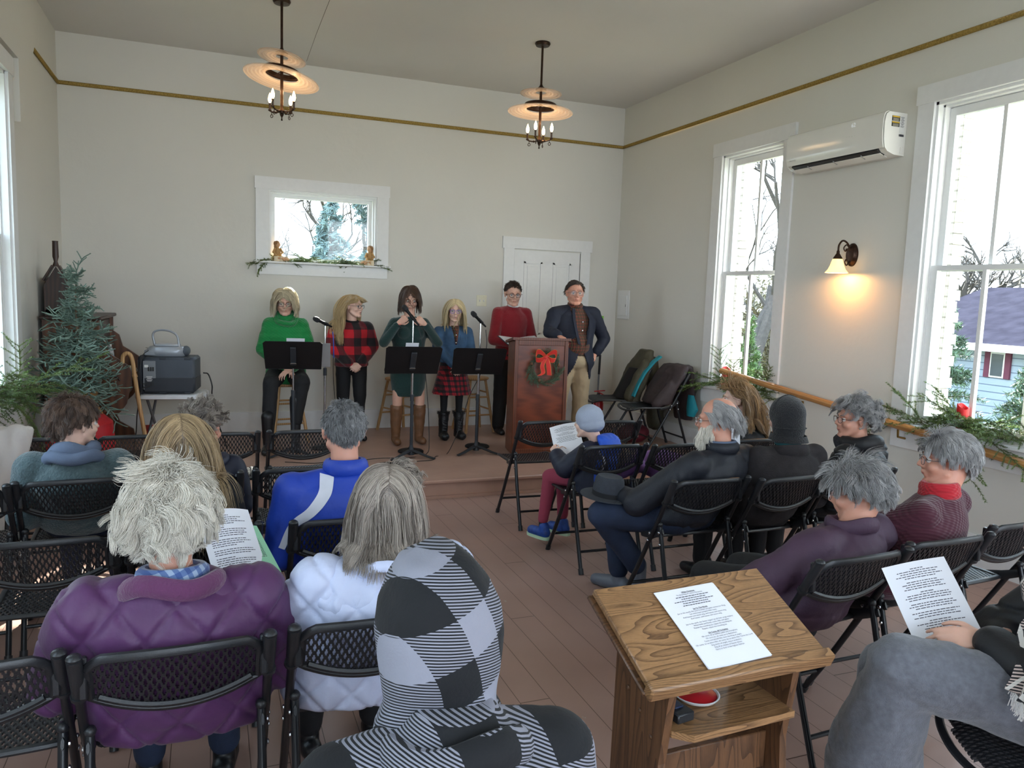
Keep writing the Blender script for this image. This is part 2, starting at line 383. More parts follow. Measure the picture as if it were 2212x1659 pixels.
# back window
g = G(); X0, X1, Z0, Z1 = .432, 1.856, 1.849, 2.866
g.box((X0+.075, YB-.011, (2.0+2.73)/2), (.13, .022, .78)); g.box((X1-.075, YB-.011, 2.365), (.13, .022, .78))
g.box(((X0+X1)/2, YB-.014, 2.795), (X1-X0, .028, .125)); g.box(((X0+X1)/2, YB-.01, 1.905), (X1-X0-.04, .02, .115))
root = struct('window_9', g, TRIM)
struct('window_sill', G().box(((X0+X1)/2, YB-.03, 1.975), (X1-X0+.02, .09, .022), bev=.005).box((1.145, YB+.1, 1.977), (1.14, .2, .02)), TRIM, parent=root)
g = G()
for a, b, w_ in ((0, .05, .018), (.05, .12, .035), (.12, .17, .07)):
    for sx in (-1, 1): g.box((1.145+sx*(.57-w_/2), YB+(a+b)/2, 2.36), (w_, b-a, .75))
    g.box((1.145, YB+(a+b)/2, 2.735-w_/2), (1.14-2*w_, b-a, w_))
g.box((1.145, YB+.145, 2.01), (1.14, .05, .05)); struct('window_frame', g, TRIM, parent=root)
struct('window_glass', G().box((1.145, YB+.15, 2.36), (1.02, .004, .68)), GLASS, parent=root)
# door
DX0, DX1 = 3.355, 4.23
g = G()
g.box((DX0-.065, YB-.012, (ZST+2.27)/2), (.13, .024, 2.27-ZST)); g.box((DX1+.065, YB-.012, (ZST+2.27)/2), (.13, .024, 2.27-ZST))
g.box(((DX0+DX1)/2, YB-.016, 2.335), (DX1-DX0+.3, .032, .135)); root = struct('door_1', g, TRIM)
g = G(); g.box(((DX0+DX1)/2, YB-.004, (ZST+2.26)/2), (DX1-DX0-.012, .014, 2.10-.015))
for xa, xb in ((DX0+.13, 3.72), (3.865, DX1-.13)):
    for za, zb in ((1.25, 2.12), (.42, 1.08)):
        for u in ((xa, xa+.02, za, zb), (xb-.02, xb, za, zb), (xa, xb, za, za+.02), (xa, xb, zb-.02, zb)):
            g.box(((u[0]+u[1])/2, YB-.015, (u[2]+u[3])/2), (u[1]-u[0], .014, u[3]-u[2]))
        g.box(((xa+xb)/2, YB-.012, (za+zb)/2), (xb-xa-.09, .01, zb-za-.09), bev=.004)
struct('door_leaf', g, TRIM, parent=root)
struct('door_gap', G().box((DX1-.001, YB-.006, 1.25), (.006, .012, 2.0)), M('gap_dark', (.02, .018, .015), .9), parent=root)
# switch plate, electrical panel
root = thing('light_switch', 'cream light switch plate on the back wall left of the door', 'light switch', (2.966, YB, 1.638))
CREAM = M('cream_plastic', rgb(225, 220, 196), .4)
part('wall_plate', G().box((0, -.004, 0), (.125, .008, .13), bev=.003), CREAM, root)
for sx in (-.024, .024): part('toggle', G().box((sx, -.014, .0), (.01, .02, .024), bev=.003), TRIM, root)
for sx in (-.024, .024): part('screw', G().cap((sx, -.009, .045), (sx, -.0095, .045), .003, .003, 8), M('screw_metal', (.5, .48, .45), .3, 1), root)
root = thing('electrical_panel', 'white electrical breaker panel on the right wall near the back corner', 'electrical panel', (XR, 8.42, 1.645))
part('cover', G().box((-.006, 0, 0), (.012, .28, .35), bev=.004), TRIM, root)
part('panel_door', G().box((-.016, 0, -.01), (.012, .2, .25), bev=.003), TRIM, root)
part('latch', G().box((-.024, -.08, -.01), (.006, .014, .03), bev=.002), M('grey_metal', (.35, .35, .36), .4, .6), root)
ce = bpy.data.objects['ceiling']; struct('ceiling_crack', G().tube([(.918, 6.2, ZC), (.92, 6.9, ZC), (.925, 7.6, ZC), (.94, 8.48, ZC)], .0022, 6), M('crack_grey', rgb(130, 126, 118), .9), parent=ce)
OAK = wood('oak_rail', rgb(150, 98, 52), rgb(196, 146, 88), (1, .08, 1), 30, .35)
root = thing('handrail', 'varnished oak handrail sloping down along the right wall below the windows', 'handrail', (0, 0, 0))
a, b = V((4.665, 6.25, 1.045)), V((4.665, 1.6, .64))
part('rail', G().tube([a, b], .036, 12, flat=.8), OAK, root)
BRASS = M('brass', rgb(150, 116, 60), .35, .9)
for t in (.22, .455, .72, .95):
    p = a.lerp(b, t)
    part('rail_bracket', G().tube([(XR, p.y, p.z-.10), (XR-.02, p.y, p.z-.10), (4.67, p.y, p.z-.085), (4.665, p.y, p.z-.03)], .008, 8).box((XR-.004, p.y, p.z-.10), (.008, .035, .06), bev=.002), BRASS, root)
# ---------------------------------------------------------------- black mesh-back folding chairs
PLB = M('black_plastic', (.016, .017, .020), .36, var=.2, bump=.12, bs=400)
TUBB = M('black_tube', (.012, .013, .016), .28, metal=.2)
STEEL = M('steel', (.55, .55, .56), .22, 1)
def perforated(x0, x1, z0, z1, inside, mapf, th=.006):
    """staggered cross-slot panel with real holes, cut on a grid in (x,z), mapped to 3D"""
    P, Q = .021, .040
    xe = set(); k0, k1 = int(x0/P)-2, int(x1/P)+2
    for k in range(k0, k1+1):
        for c in (0, P/2):
            for d in (-.0046, -.0026, .0026, .0046): xe.add(round(k*P+c+d, 5))
    xe = sorted(x for x in xe if x0 <= x <= x1)
    ze = set()
    for k in range(int(z0/Q)-2, int(z1/Q)+3):
        for d in (-.0135, -.006, .006, .0135): ze.add(round(k*Q+d, 5)); ze.add(round(k*Q+Q/2+d, 5))
    ze = sorted(z for z in ze if z0 <= z <= z1)
    def hole(x, z):
        for c, zo in ((0, 0), (P/2, Q/2)):
            dx = abs((x-c+P/2) % P-P/2); dz = abs((z-zo+Q/2) % Q-Q/2)
            if (dx < .0026 and dz < .0135) or (dx < .0046 and dz < .006): return True
        return False
    nx, nz = len(xe)-1, len(ze)-1
    S = [[inside((xe[i]+xe[i+1])/2, (ze[j]+ze[j+1])/2) and not hole((xe[i]+xe[i+1])/2, (ze[j]+ze[j+1])/2) for j in range(nz)] for i in range(nx)]
    vid = {}; vs = []; fs = []
    def vt(i, j, s):
        k = (i, j, s)
        if k not in vid: vid[k] = len(vs); vs.append(mapf(xe[i], ze[j], th/2 if s else -th/2))
        return vid[k]
    ok = lambda i, j: 0 <= i < nx and 0 <= j < nz and S[i][j]
    for i in range(nx):
        for j in range(nz):
            if not S[i][j]: continue
            fs.append((vt(i, j, 0), vt(i+1, j, 0), vt(i+1, j+1, 0), vt(i, j+1, 0))); fs.append((vt(i, j, 1), vt(i, j+1, 1), vt(i+1, j+1, 1), vt(i+1, j, 1)))
            if not ok(i-1, j): fs.append((vt(i, j, 0), vt(i, j+1, 0), vt(i, j+1, 1), vt(i, j, 1)))
            if not ok(i+1, j): fs.append((vt(i+1, j, 0), vt(i+1, j, 1), vt(i+1, j+1, 1), vt(i+1, j+1, 0)))
            if not ok(i, j-1): fs.append((vt(i, j, 0), vt(i, j, 1), vt(i+1, j, 1), vt(i+1, j, 0)))
            if not ok(i, j+1): fs.append((vt(i, j+1, 0), vt(i+1, j+1, 0), vt(i+1, j+1, 1), vt(i, j+1, 1)))
    return vs, fs
def lean(z): return max(0, (.80-z))*.52-.004
def make_chair(label):
    t = thing('folding_chair', label, 'chair')
    # backrest: x in +-.205, top arch, bottom belly
    W = .203
    top = lambda x: .797-.010*(x/W)**2-(.03*max(0, abs(x)/W-.86)/.14 if abs(x) > .86*W else 0)
    bot = lambda x: .602+.055*(x/W)**2
    curve = lambda x: .030*(x/W)**2-.026
    mp = lambda x, z, d: (x, lean(z)+curve(x)+d, z)
    g = G(); vs, fs = perforated(-W, W, .59, .80, lambda x, z: abs(x) < W-.006 and bot(x)+.010 < z < top(x)-.006, mp); g.add(vs, fs)
    rim = []
    N = 22
    for i in range(N+1): x = -W+2*W*i/N; rim.append(V(mp(x, top(x), 0)))
    rim.append(V(mp(W, .72, 0)))
    for i in range(N+1): x = W-2*W*i/N; rim.append(V(mp(x, bot(x), 0)))
    rim += [V(mp(-W, .72, 0)), rim[0].copy()]
    g.tube(rim, .0105, 8, flat=1.25)
    g.tube([V(mp(x, bot(x)+.014, -.004)) for x in [-W+.02+2*(W-.02)*i/N for i in range(N+1)]], .009, 6)
    for s in (-1, 1):  # sockets that hold the back to the tubes
        g.tube([(s*.226, lean(.80)-.002, .80), (s*.226, lean(.66), .66)], [.0185, .0165], 10); g.ell((s*.226, lean(.80)-.002, .80), (.0185, .0185, .012), n=10, m=6)
        g.tube([(s*.226, lean(.675), .675), (s*.226, lean(.665), .665)], .021, 10)
        g.box((s*.213, lean(.73)+.002, .73), (.02, .02, .11), bev=.004)
    part('backrest', g, PLB, t)
    # seat
    def ins(x, y):
        e = .5*max(0, (y-.50))/.09
        return abs(x) < .193-.05*max(0, (y-.53)/.06)**2 and .215 < y < .585-.03*(x/.2)**2
    sm = lambda x, y, d: (x, y, .452-.012*math.cos(min(1, abs(x)/.2)*PI/2)*math.sin(PI*(y-.2)/.42)-.03*max(0, (y-.52)/.08)**2+d)
    g = G(); vs, fs = perforated(-.2, .2, .20, .60, ins, sm, .007); g.add(vs, fs)
    rim = [(x, y) for x, y in [(-.19, .21), (0, .205), (.19, .21), (.203, .24), (.205, .40), (.203, .52), (.185, .575), (.12, .60), (0, .61), (-.12, .60), (-.185, .575), (-.203, .52), (-.205, .40), (-.203, .24), (-.19, .21)]]
    g.tube(bez([V(sm(x, y, .000)) for x, y in rim], 5), .013, 8, flat=.8)
    part('seat', g, PLB, t)
    for s in (-1, 1):
        X = s*.226
        g = G().tube(bez([(X, 0, .79), (X, .07, .66), (X, .13, .55), (X, .18, .466), (X, .31, .24), (X, .445, .02)], 4), .0125, 10)
        l = part('leg', g, TUBB, t)
        part('rubber_foot', G().tube([(X, .44, .03), (X, .455, 0)], .0165, 10), PLB, l)
        X2 = s*.212
        g = G().tube([(X2, .125, .535), (X2, .06, .30), (X2, -.04, .02)], .0125, 10)
        l = part('leg', g, TUBB, t)
        part('rubber_foot', G().tube([(X2, -.035, .035), (X2, -.048, 0)], .0165, 10), PLB, l)
        g = G().add([], []); g.tube([(s*.214, .09, .512), (s*.214, .20, .462), (s*.214, .30, .44)], [.016, .022, .014], 6, flat=.3, up=(1, 0, 0))
        g.ell((s*.212, .125, .54), (.016, .018, .016), n=10, m=6); b = part('side_bracket', g, PLB, t)
        for y, z in ((.185, .478), (.20, .435), (.112, .50), (.098, .44)): part('rivet', G().lathe([(.008, 0), (.007, .004), (.003, .006)], (s*.236 if y > .15 else s*.226, y, z), 8, Matrix.Rotation(s*PI/2, 3, 'Y')), STEEL, b)
    part('crossbar', G().tube([(-.226, .378, .135), (.226, .378, .135)], .009, 8), TUBB, t)
    part('crossbar', G().tube([(-.212, 0, .13), (.212, 0, .13)], .009, 8), TUBB, t)
    return t
GL, GR = 'folding chairs in the left block of rows', 'folding chairs in the right block of rows'
CH = [
 (-.90, 5.02, 0, 'black mesh-back folding chair in the front row nearest the left wall', GL),
 (-.43, 5.02, 0, 'black mesh-back folding chair in the front row before the boy in the green fleece', GL),
 (.04, 5.02, -1, 'empty black folding chair with sunlit top edge in front of the spiky haired boy', GL),
 (.56, 5.02, 1, 'empty black folding chair at the aisle end of the left front row', GL),
 (-1.07, 3.86, 3, 'black folding chair at the left wall beside the boy in green fleece', GL),
 (-.595, 3.92, 3, 'black folding chair with the boy in green fleece sitting on it', GL),
 (-.10, 3.92, 0, 'black folding chair under the spiky haired boy', GL),
 (.425, 3.94, -1, 'empty black folding chair just in front of the man in the blue jacket', GL),
 (-.56, 3.01, 2, 'empty black folding chair with visible seat behind the boy in green fleece', GL),
 (-.065, 3.03, 0, 'black folding chair under the woman with long blonde hair', GL),
 (.515, 3.01, 1, 'black folding chair holding the man in the blue jacket', GL),
 (-.58, 2.05, 2, 'empty black folding chair at the lower left edge with bluish lit seat', GL),
 (-.09, 2.02, 1, 'black folding chair behind the back of the purple quilted coat', GL),
 (.425, 2.04, 0, 'black folding chair behind the white quilted jacket', GL),
 (.40, 1.06, 0, 'black folding chair under the person in the black and white checked hood', GL),
 (2.305, 5.09, -2, 'empty black folding chair in front of the wooden podium', GR),
 (2.79, 5.02, -6, 'black folding chair in the right front row beyond the grey beanie', GR),
 (2.335, 4.16, -1, 'black folding chair under the child in the grey beanie', GR),
 (2.815, 4.10, 0, 'black folding chair with the child in purple lying across it', GR),
 (3.42, 4.15, -2, 'black folding chair under the girl with long brown hair', GR),
 (2.39, 3.23, 0, 'black folding chair under the bearded man in the navy jacket', GR),
 (2.875, 3.17, 3, 'black folding chair under the person in the black cloche hat', GR),
 (3.38, 3.20, 0, 'black folding chair under the woman in the black puffer coat by the wall', GR),
 (2.23, 2.07, 3, 'black folding chair behind the plum coat', GR),
 (2.74, 2.13, 1, 'black folding chair behind the maroon sweater', GR),
 (3.30, 2.22, 4, 'empty black folding chair at the right edge by the handrail', GR),
 (2.56, 1.20, 60, 'black folding chair under the person with the plaid scarf', GR),
]
proto = None
def place(x, y, rz, label, group, z=0):
    global proto
    if proto is None: proto = make_chair(label); o = proto
    else: o = copy_tree(proto)
    o.location = (x, y, z); o.rotation_euler = (0, 0, math.radians(rz)); o['label'] = label; o['category'] = 'chair'; o['group'] = group
    return o
for c in CH: place(*c)
place(4.60, 6.93, 88, 'black folding chair on the stage with the brown and teal coat over its back', 'folding chairs holding coats', ZST)
place(4.50, 7.46, 80, 'black folding chair on the stage with the olive coat over its back', 'folding chairs holding coats', ZST)
# ---------------------------------------------------------------- paper with print
PAPER = M('white_paper', rgb(235, 236, 244), .7, var=.01)
INK = M('print_ink', (.045, .045, .06), .8)
FB = None
def text_mesh(lines, size, lead, center=True, bold_rows=()):
    """real type as a flat mesh, one line under the other"""
    vs = []; fs = []; y = 0
    for i, t in enumerate(lines):
        if t:
            cu = bpy.data.curves.new('t', 'FONT'); cu.body = t; cu.size = size; cu.align_x = 'CENTER' if center else 'LEFT'; cu.resolution_u = 2
            if i in bold_rows: cu.offset = size*.025
            o = bpy.data.objects.new('t', cu); COL.objects.link(o); dg = bpy.context.evaluated_depsgraph_get()
            me = bpy.data.meshes.new_from_object(o.evaluated_get(dg)); b = len(vs)
            vs += [(v.co.x, v.co.y+y, 0) for v in me.vertices]; fs += [tuple(k+b for k in p.vertices) for p in me.polygons]
            bpy.data.objects.remove(o); bpy.data.curves.remove(cu); bpy.data.meshes.remove(me)
        y -= lead
    return vs, fs
def print_rows(w, h, blocks, seed=1, top=.9, lead=.0075, hgt=.0024, left=False, mapf=None):
    """tiny unreadable print: words as short dashes, blocks = list of row-width lists"""
    r = random.Random(seed); g = G(); y = top*h
    for bl in blocks:
        for rw in bl:
            W = rw*w*.8; x = (.1*w if left else w/2-W/2); xe = x+W
            while x < xe-.002:
                L = min(r.uniform(.005, .016), xe-x)
                g.add([(x, y, 0), (x+L, y, 0), (x+L, y+hgt, 0), (x, y+hgt, 0)], [(0, 1, 2, 3)]); x += L+.0022
            y -= lead
        y -= lead*.8
    return g
def paper(name, label, cat, loc, mat3, blocks, bend=.0, w=.216, h=.279, th=.0006, seed=1, mat=None, left=False, group=None, lead=.0075):
    """sheet standing in its own frame: x right, y up the page, z out of the page"""
    root = thing(name, label, cat, loc, group=group); root.rotation_euler = mat3.to_euler()
    def f(x, y, d=0):
        return (x-w/2, y, bend*math.sin(PI*x/w)+d)
    g = G().sheet([[f(w*i/10, h*j/8) for j in range(9)] for i in range(11)], th)
    part('sheet', g, mat or PAPER, root)
    q = print_rows(w, h, blocks, seed, left=left, lead=lead); q.v = [f(x, y, th/2+.0004) for x, y, z in q.v]
    part('printed_text', q, INK, root, False)
    return root
def frame(xa, ya):
    """rotation with given x axis and approximate y axis"""
    x = V(xa).normalized(); y = V(ya); y = (y-x*y.dot(x)).normalized(); return Matrix((x, y, x.cross(y))).transposed()
# ---------------------------------------------------------------- small oak lectern in front
def grain(name, c1, c2, sc, rough=.36, per=26):
    """cathedral oak grain: contour lines of a stretched noise field, plus pores"""
    m, nt, b = newmat(name, rough); v, x, y, z = coords(nt, (0, 0, 0), sc)
    n = _n(nt, 'ShaderNodeTexNoise'); n.inputs['Scale'].default_value = 1.0; n.inputs['Detail'].default_value = 1.5; nt.links.new(v, n.inputs[0])
    f = mth(nt, 'FRACT', mth(nt, 'MULTIPLY', n.outputs[0], per)); f = mth(nt, 'POWER', f, 2.2)
    v2, *_ = coords(nt, (0, 0, 0), tuple(q*14 for q in sc)); p = _n(nt, 'ShaderNodeTexNoise'); p.inputs['Scale'].default_value = 3; p.inputs['Detail'].default_value = 4; nt.links.new(v2, p.inputs[0])
    f = mth(nt, 'ADD', mth(nt, 'MULTIPLY', f, .6), mth(nt, 'MULTIPLY', p.outputs[0], .55))
    nt.links.new(mixc(nt, f, c1, c2), b.inputs['Base Color'])
    bp = _n(nt, 'ShaderNodeBump'); bp.inputs['Strength'].default_value = .15; bp.inputs['Distance'].default_value = .002; nt.links.new(f, bp.inputs['Height']); nt.links.new(bp.outputs[0], b.inputs['Normal']); return m
OAKT = grain('oak_top', rgb(172, 130, 88), rgb(80, 54, 34), (1.3, 7.5, 7.5), .36, 34); OAKS = grain('oak_side', rgb(118, 82, 54), rgb(58, 38, 26), (9, 9, 1.0), .4, 18); OAKD = grain('oak_dark', rgb(108, 74, 48), rgb(52, 34, 22), (2, 9, 9), .4, 18)
Q0, Q1, Q3 = V((1.035, 1.927, .863)), V((1.635, 1.942, .852)), V((1.033, 1.612, .722))
e1 = (Q1-Q0).normalized(); e1 = V((e1.x, e1.y, 0)).normalized(); e2 = (Q3-Q0); e2 = (e2-e1*e2.dot(e1)).normalized()   # e2 runs down the slope to the reader
nrm = e2.cross(e1)*-1; nrm = nrm if nrm.z > 0 else -nrm
LM = Matrix((e1, -e2, nrm)).transposed()
root = thing('lectern', 'small oak lectern in the foreground with a slanted top and open shelf', 'lectern', (Q0.x, Q0.y, 0), 0)
RI = Matrix.Translation(-V((Q0.x, Q0.y, 0)))
def on_top(x, y, z): return V((0, 0, Q0.z-.006))+e1*x+e2*y+nrm*z
def topbox(g, x0, x1, y0, y1, z0, z1, bev=.003):
    c = on_top((x0+x1)/2, (y0+y1)/2, (z0+z1)/2); g.box(c, (x1-x0, y1-y0, z1-z0), LM, bev)
g = G(); topbox(g, 0, .6, 0, .345, -.022, 0, .004); part('desk_top', g, OAKT, root)
g = G(); topbox(g, -.008, .608, .335, .372, -.034, .012, .006); part('ledge', g, OAKT, root)
g = G(); topbox(g, -.014, .614, .0, .35, -.036, -.022, .004); part('top_moulding', g, OAKD, root)
yaw = math.atan2(e1.y, e1.x); RZ = Matrix.Rotation(yaw, 3, 'Z')
def L(x, y, z): return RZ @ V((x, y, 0))+V((0, 0, z))   # y negative = towards the reader
for x0 in (.075, .495):
    prof = [(-.02, 0), (-.02, Q0.z-.052), (-.305, Q0.z-.19), (-.27, .30), (-.31, .06), (-.31, 0)] if 0 else [(-.015, 0), (-.03, Q0.z-.056), (-.30, Q0.z-.187), (-.265, .45), (-.30, 0)]
    m = Matrix(((0, 0, 1, x0), (1, 0, 0, 0), (0, 1, 0, 0), (0, 0, 0, 1)))
    m = RZ.to_4x4() @ m
    p = part('side_panel', G().prism(prof, .024, m), OAKS, root, False)
    if x0 < .1:
        g = G()
        for y, z in ((-.10, .62), (-.165, .585), (-.225, .54)): g.ell(L(x0-.001, y, z-.03), (.004, .007, .007), RZ, 10, 6)
        part('wood_plug', g, OAKD, p)
m = RZ.to_4x4() @ Matrix(((1, 0, 0, .099), (0, 1, 0, 0), (0, 0, 1, .535), (0, 0, 0, 1)))
part('shelf', G().prism([(0, -.02), (.396, -.02), (.396, -.315), (.045, -.325), (0, -.285)], .020, m), OAKT, root, False)
part('stretcher', G().box(L(.297, -.20, .38), (.396, .022, .115), RZ, .003), OAKS, root)
part('back_stretcher', G().box(L(.297, -.03, .74), (.396, .018, .09), RZ, .003), OAKD, root)
def lect(x, y, z): return V((Q0.x, Q0.y, 0))+on_top(x, y, z)
# printed carol sheets
stack = thing('song_sheet_stack', 'stack of white song sheets lying on the oak lectern', 'paper', lect(.297, .19, .0008)); stack.rotation_euler = (LM @ Matrix.Rotation(.045, 3, 'Z')).to_euler()
g = G()
r2 = random.Random(3)
for k in range(9):
    g.box((r2.uniform(-.003, .003)-.0006*k, r2.uniform(-.003, .003), .0006+k*.0008), (.216, .283, .0006), r2.uniform(-.012, .012))
part('sheets', g, PAPER, stack, False)
LY = ['White Christmas', "I'm dreaming of a white Christmas", None, None, None, None, None, '', 'Joy To The World', 'Joy to the world, the Lord is come! Let earth receive her King;', 'Let every heart prepare Him room,', 'And heaven and nature sing, and heaven and nature sing,', 'And heaven, and heaven and nature sing.', '',
      'Joy to the earth, the Savior reigns! Let all their songs employ;', 'While fields and floods, rocks, hills, and plains', 'Repeat the sounding joy, repeat the sounding joy,', 'Repeat, repeat the sounding joy.', '', 'Oh Come, All Ye Faithful', 'Oh come, all ye faithful, joyful and triumphant,', 'Oh come ye, oh come ye to Bethlehem;', 'Come and behold Him, born the King of angels;', 'Oh come, let us adore Him, oh come, let us adore Him, Christ the Lord!', 'Sing choirs of angels, sing in exultation,', 'Sing all ye citizens of heaven above;', 'Glory to God, in the highest: Refrain']
tx = G(); vs, fs = text_mesh([t or '' for t in LY], .0068, .0082, True, (0, 8, 19)); tx.add([(x-.004, y+.122, .0092) for x, y, z in vs], fs)
r2 = random.Random(5)
for k, wd in ((2, .11), (3, .08), (4, .14), (5, .09), (6, .1)):
    x = -wd/2-.004
    while x < wd/2-.006:
        l_ = r2.uniform(.004, .011); y = .122-k*.0082; tx.add([(x, y, .0092), (x+l_, y, .0092), (x+l_, y+.0024, .0092), (x, y+.0024, .0092)], [(0, 1, 2, 3)]); x += l_+.002
for k, wd in ((0, .052), (8, .052), (19, .072)):
    y = .122-k*.0082-.0014; tx.add([(-wd/2-.004, y, .0092), (wd/2-.004, y, .0092), (wd/2-.004, y+.0005, .0092), (-wd/2-.004, y+.0005, .0092)], [(0, 1, 2, 3)])
part('printed_text', tx, INK, stack, False)
REDP = M('red_plastic', rgb(190, 30, 40), .3)
def Wl(x, y, z): q = L(x, y, z); return (q.x+Q0.x, q.y+Q0.y, q.z)
root = thing('candy_dish', 'red and white dish on the shelf inside the oak lectern', 'dish', Wl(.26, -.17, .555))
part('bowl', G().lathe([(.0, 0), (.035, .001), (.062, .014), (.068, .022), (.064, .023), (.055, .012), (.0, .006)], n=28, cap=False), M('white_glaze', (.8, .8, .8), .2), root)
part('contents', G().lathe([(0, .008), (.05, .012), (.060, .019), (.03, .026), (0, .028)], n=24), REDP, root)
part('ribbon_curl', G().tube([(.05+.02*math.cos(a), .03+.018*math.sin(a), .02+.004*a) for a in [k*.5 for k in range(20)]], .0015, 6), M('silver_ribbon', (.7, .7, .72), .25, .5), root)
root = thing('remote_receiver', 'small black electronic box on the lectern shelf beside the dish', 'device', Wl(.155, -.22, .555), .15)
part('case', G().box((0, 0, .014), (.06, .09, .028), bev=.004), PLB, root)
part('button', G().box((0, .01, .03), (.03, .05, .006), bev=.002), M('dark_blue_plastic', (.02, .03, .07), .3), root)
# ---------------------------------------------------------------- wooden podium on the stage with wreath
PW = wood('podium_veneer', rgb(84, 36, 20), rgb(130, 64, 38), (.25, 1, 2.2), 5, .32, 9, (0, 0, 0), .05)
PW2 = wood('podium_frame', rgb(74, 36, 20), rgb(118, 62, 38), (1, 1, .2), 14, .4, 4)
pr = math.radians(-11)
root = thing('podium', 'tall reddish-brown wooden podium on the stage with a wreath on its front', 'podium', (3.0, 6.98, ZST), pr)
wb, wt = .255, .262
part('front_panel', G().box((0, -.19, .56), (.50, .014, 1.10)), PW, root)
for s in (-1, 1):
    part('corner_post', G().box((s*.245, -.195, .565), (.036, .03, 1.13), bev=.004), PW2, root)
    part('side_panel', G().box((s*.253, -.01, .56), (.014, .36, 1.10)), PW, root)
part('top_rail', G().box((0, -.196, 1.105), (.46, .026, .05), bev=.004), PW2, root)
part('bottom_rail', G().box((0, -.196, .035), (.46, .026, .07), bev=.004), PW2, root)
m = Matrix(((0, 0, 1, -.285), (1, 0, 0, 0), (0, 1, 0, 0), (0, 0, 0, 1)))
part('desk_top', G().prism([(-.215, 1.13), (-.215, 1.155), (.22, 1.10), (.22, 1.075)], .57, m), PW2, root, False)
# ---------------------------------------------------------------- needles, sprigs
def needle_mat(name, a, b):
    m, nt, bs = newmat(name, .6); v, x, y, z = coords(nt); n = _n(nt, 'ShaderNodeTexNoise'); n.inputs['Scale'].default_value = 9; nt.links.new(v, n.inputs[0])
    n.inputs['Detail'].default_value = 5; nt.links.new(mixc(nt, mth(nt, 'MULTIPLY_ADD', n.outputs[0], 2.2, -.6), a, b), bs.inputs['Base Color'])
    return m
GSPR = needle_mat('blue_spruce_needles', rgb(62, 82, 72), rgb(130, 152, 138)); GCED = needle_mat('cedar_needles', rgb(44, 72, 30), rgb(112, 140, 66)); GDRK = needle_mat('dark_fir_needles', rgb(34, 66, 48), rgb(92, 128, 100))
BARK = M('bark', rgb(88, 70, 54), .85, var=.25, vs=30, bump=.5)
def needles(g, pts, dens, ln, w, r, flat=0, up=V((0, 0, 1)), start=0.0):
    """thin needle triangles round a twig"""
    k = len(pts)
    for i in range(k-1):
        a, b = pts[i], pts[i+1]; d = b-a; Ls = d.length; t = d.normalized() if Ls > 1e-6 else V((0, 0, 1)); o1 = t.orthogonal().normalized(); o2 = t.cross(o1)
        for q in range(max(1, int(dens*Ls+r.random()))):
            p = a+d*r.random(); an = r.random()*2*PI; n = o1*math.cos(an)+o2*math.sin(an)
            if flat: n = (n-up*n.dot(up)*flat); n = n.normalized() if n.length > .1 else o1
            e = p+(n*.8+t*.65).normalized()*ln*r.uniform(.6, 1.15); s = (e-p).cross(n.cross(t)+t*.3).normalized()*w
            b0 = len(g.v); g.v += [tuple(p-s), tuple(p+s), tuple(e)]; g.f.append((b0, b0+1, b0+2)); g.m.append(1)
def twig(g, p, d, L, r, rr, sag=.3, dens=300, ln=.018, w=.0011, n=6, wob=.25, flat=0):
    pts = [V(p)]; d = V(d).normalized()
    for i in range(n):
        d = (d+V((r.gauss(0, wob), r.gauss(0, wob), r.gauss(0, wob)-sag))*.35).normalized(); pts.append(pts[-1]+d*L/n)
    g.mi = 0; g.tube(pts, [rr*(1-.7*i/n) for i in range(n+1)], 5); needles(g, pts, dens, ln, w, r, flat); return pts
def sprig(g, p, d, L, r, rr=.003, depth=1, **k):
    """feathery branch with side twigs"""
    pts = twig(g, p, d, L, r, rr, **k)
    if depth:
        for i in range(1, len(pts)):
            for q in (-1, 1):
                t = (pts[i]-pts[i-1]).normalized(); sdir = t.cross(V((0, 0, 1))); sdir = sdir.normalized() if sdir.length > .05 else V((1, 0, 0))
                k2 = dict(k); k2['n'] = 4
                sprig(g, pts[i], t*.8+sdir*q*.8+V((0, 0, r.uniform(-.3, .3))), L*.38*r.uniform(.7, 1.2), r, rr*.6, depth-1, **k2)
    return pts
# wreath
wr = thing('wreath', 'green fir wreath with red bow hanging on the podium front', 'wreath', (0, 0, 0)); wr.rotation_euler = (0, 0, pr)
RP = Matrix.Rotation(pr, 3, 'Z'); wr.location = V((3.0, 6.98, ZST))+RP @ V((.022, -.245, .860))
g = G(); r = random.Random(11)
for k in range(120):
    a = r.random()*2*PI; rad = .112+r.uniform(-.02, .02); p = V((rad*math.cos(a), r.uniform(-.012, .015), rad*math.sin(a)))
    t = V((-math.sin(a), 0, math.cos(a)))+V((math.cos(a), 0, math.sin(a)))*r.uniform(-.7, .8)+V((0, r.uniform(-.5, .1), 0))
    twig(g, p, t, .07, r, .002, 0, 700, .017, .0011, 3, .2)
part('foliage', g, [BARK, GDRK], wr, False)
part('wire_ring', G().tube([(.112*math.cos(a), .01, .112*math.sin(a)) for a in [2*PI*k/32 for k in range(33)]], .006, 6), BARK, wr)
CONE = M('pine_cone', rgb(92, 60, 38), .7, var=.4, vs=60)
for a in (2.9, 4.3, .2):
    part('pine_cone', G().lathe([(.001, 0), (.011, .006), (.013, .014), (.008, .024), (.001, .03)], (.115*math.cos(a), -.035, .115*math.sin(a)), 8), CONE, wr)
REDV = M('red_velvet', rgb(214, 34, 24), .55, sheen=.5, bump=.1, bs=200); GTR = M('gold_trim', rgb(216, 150, 60), .4, .5)
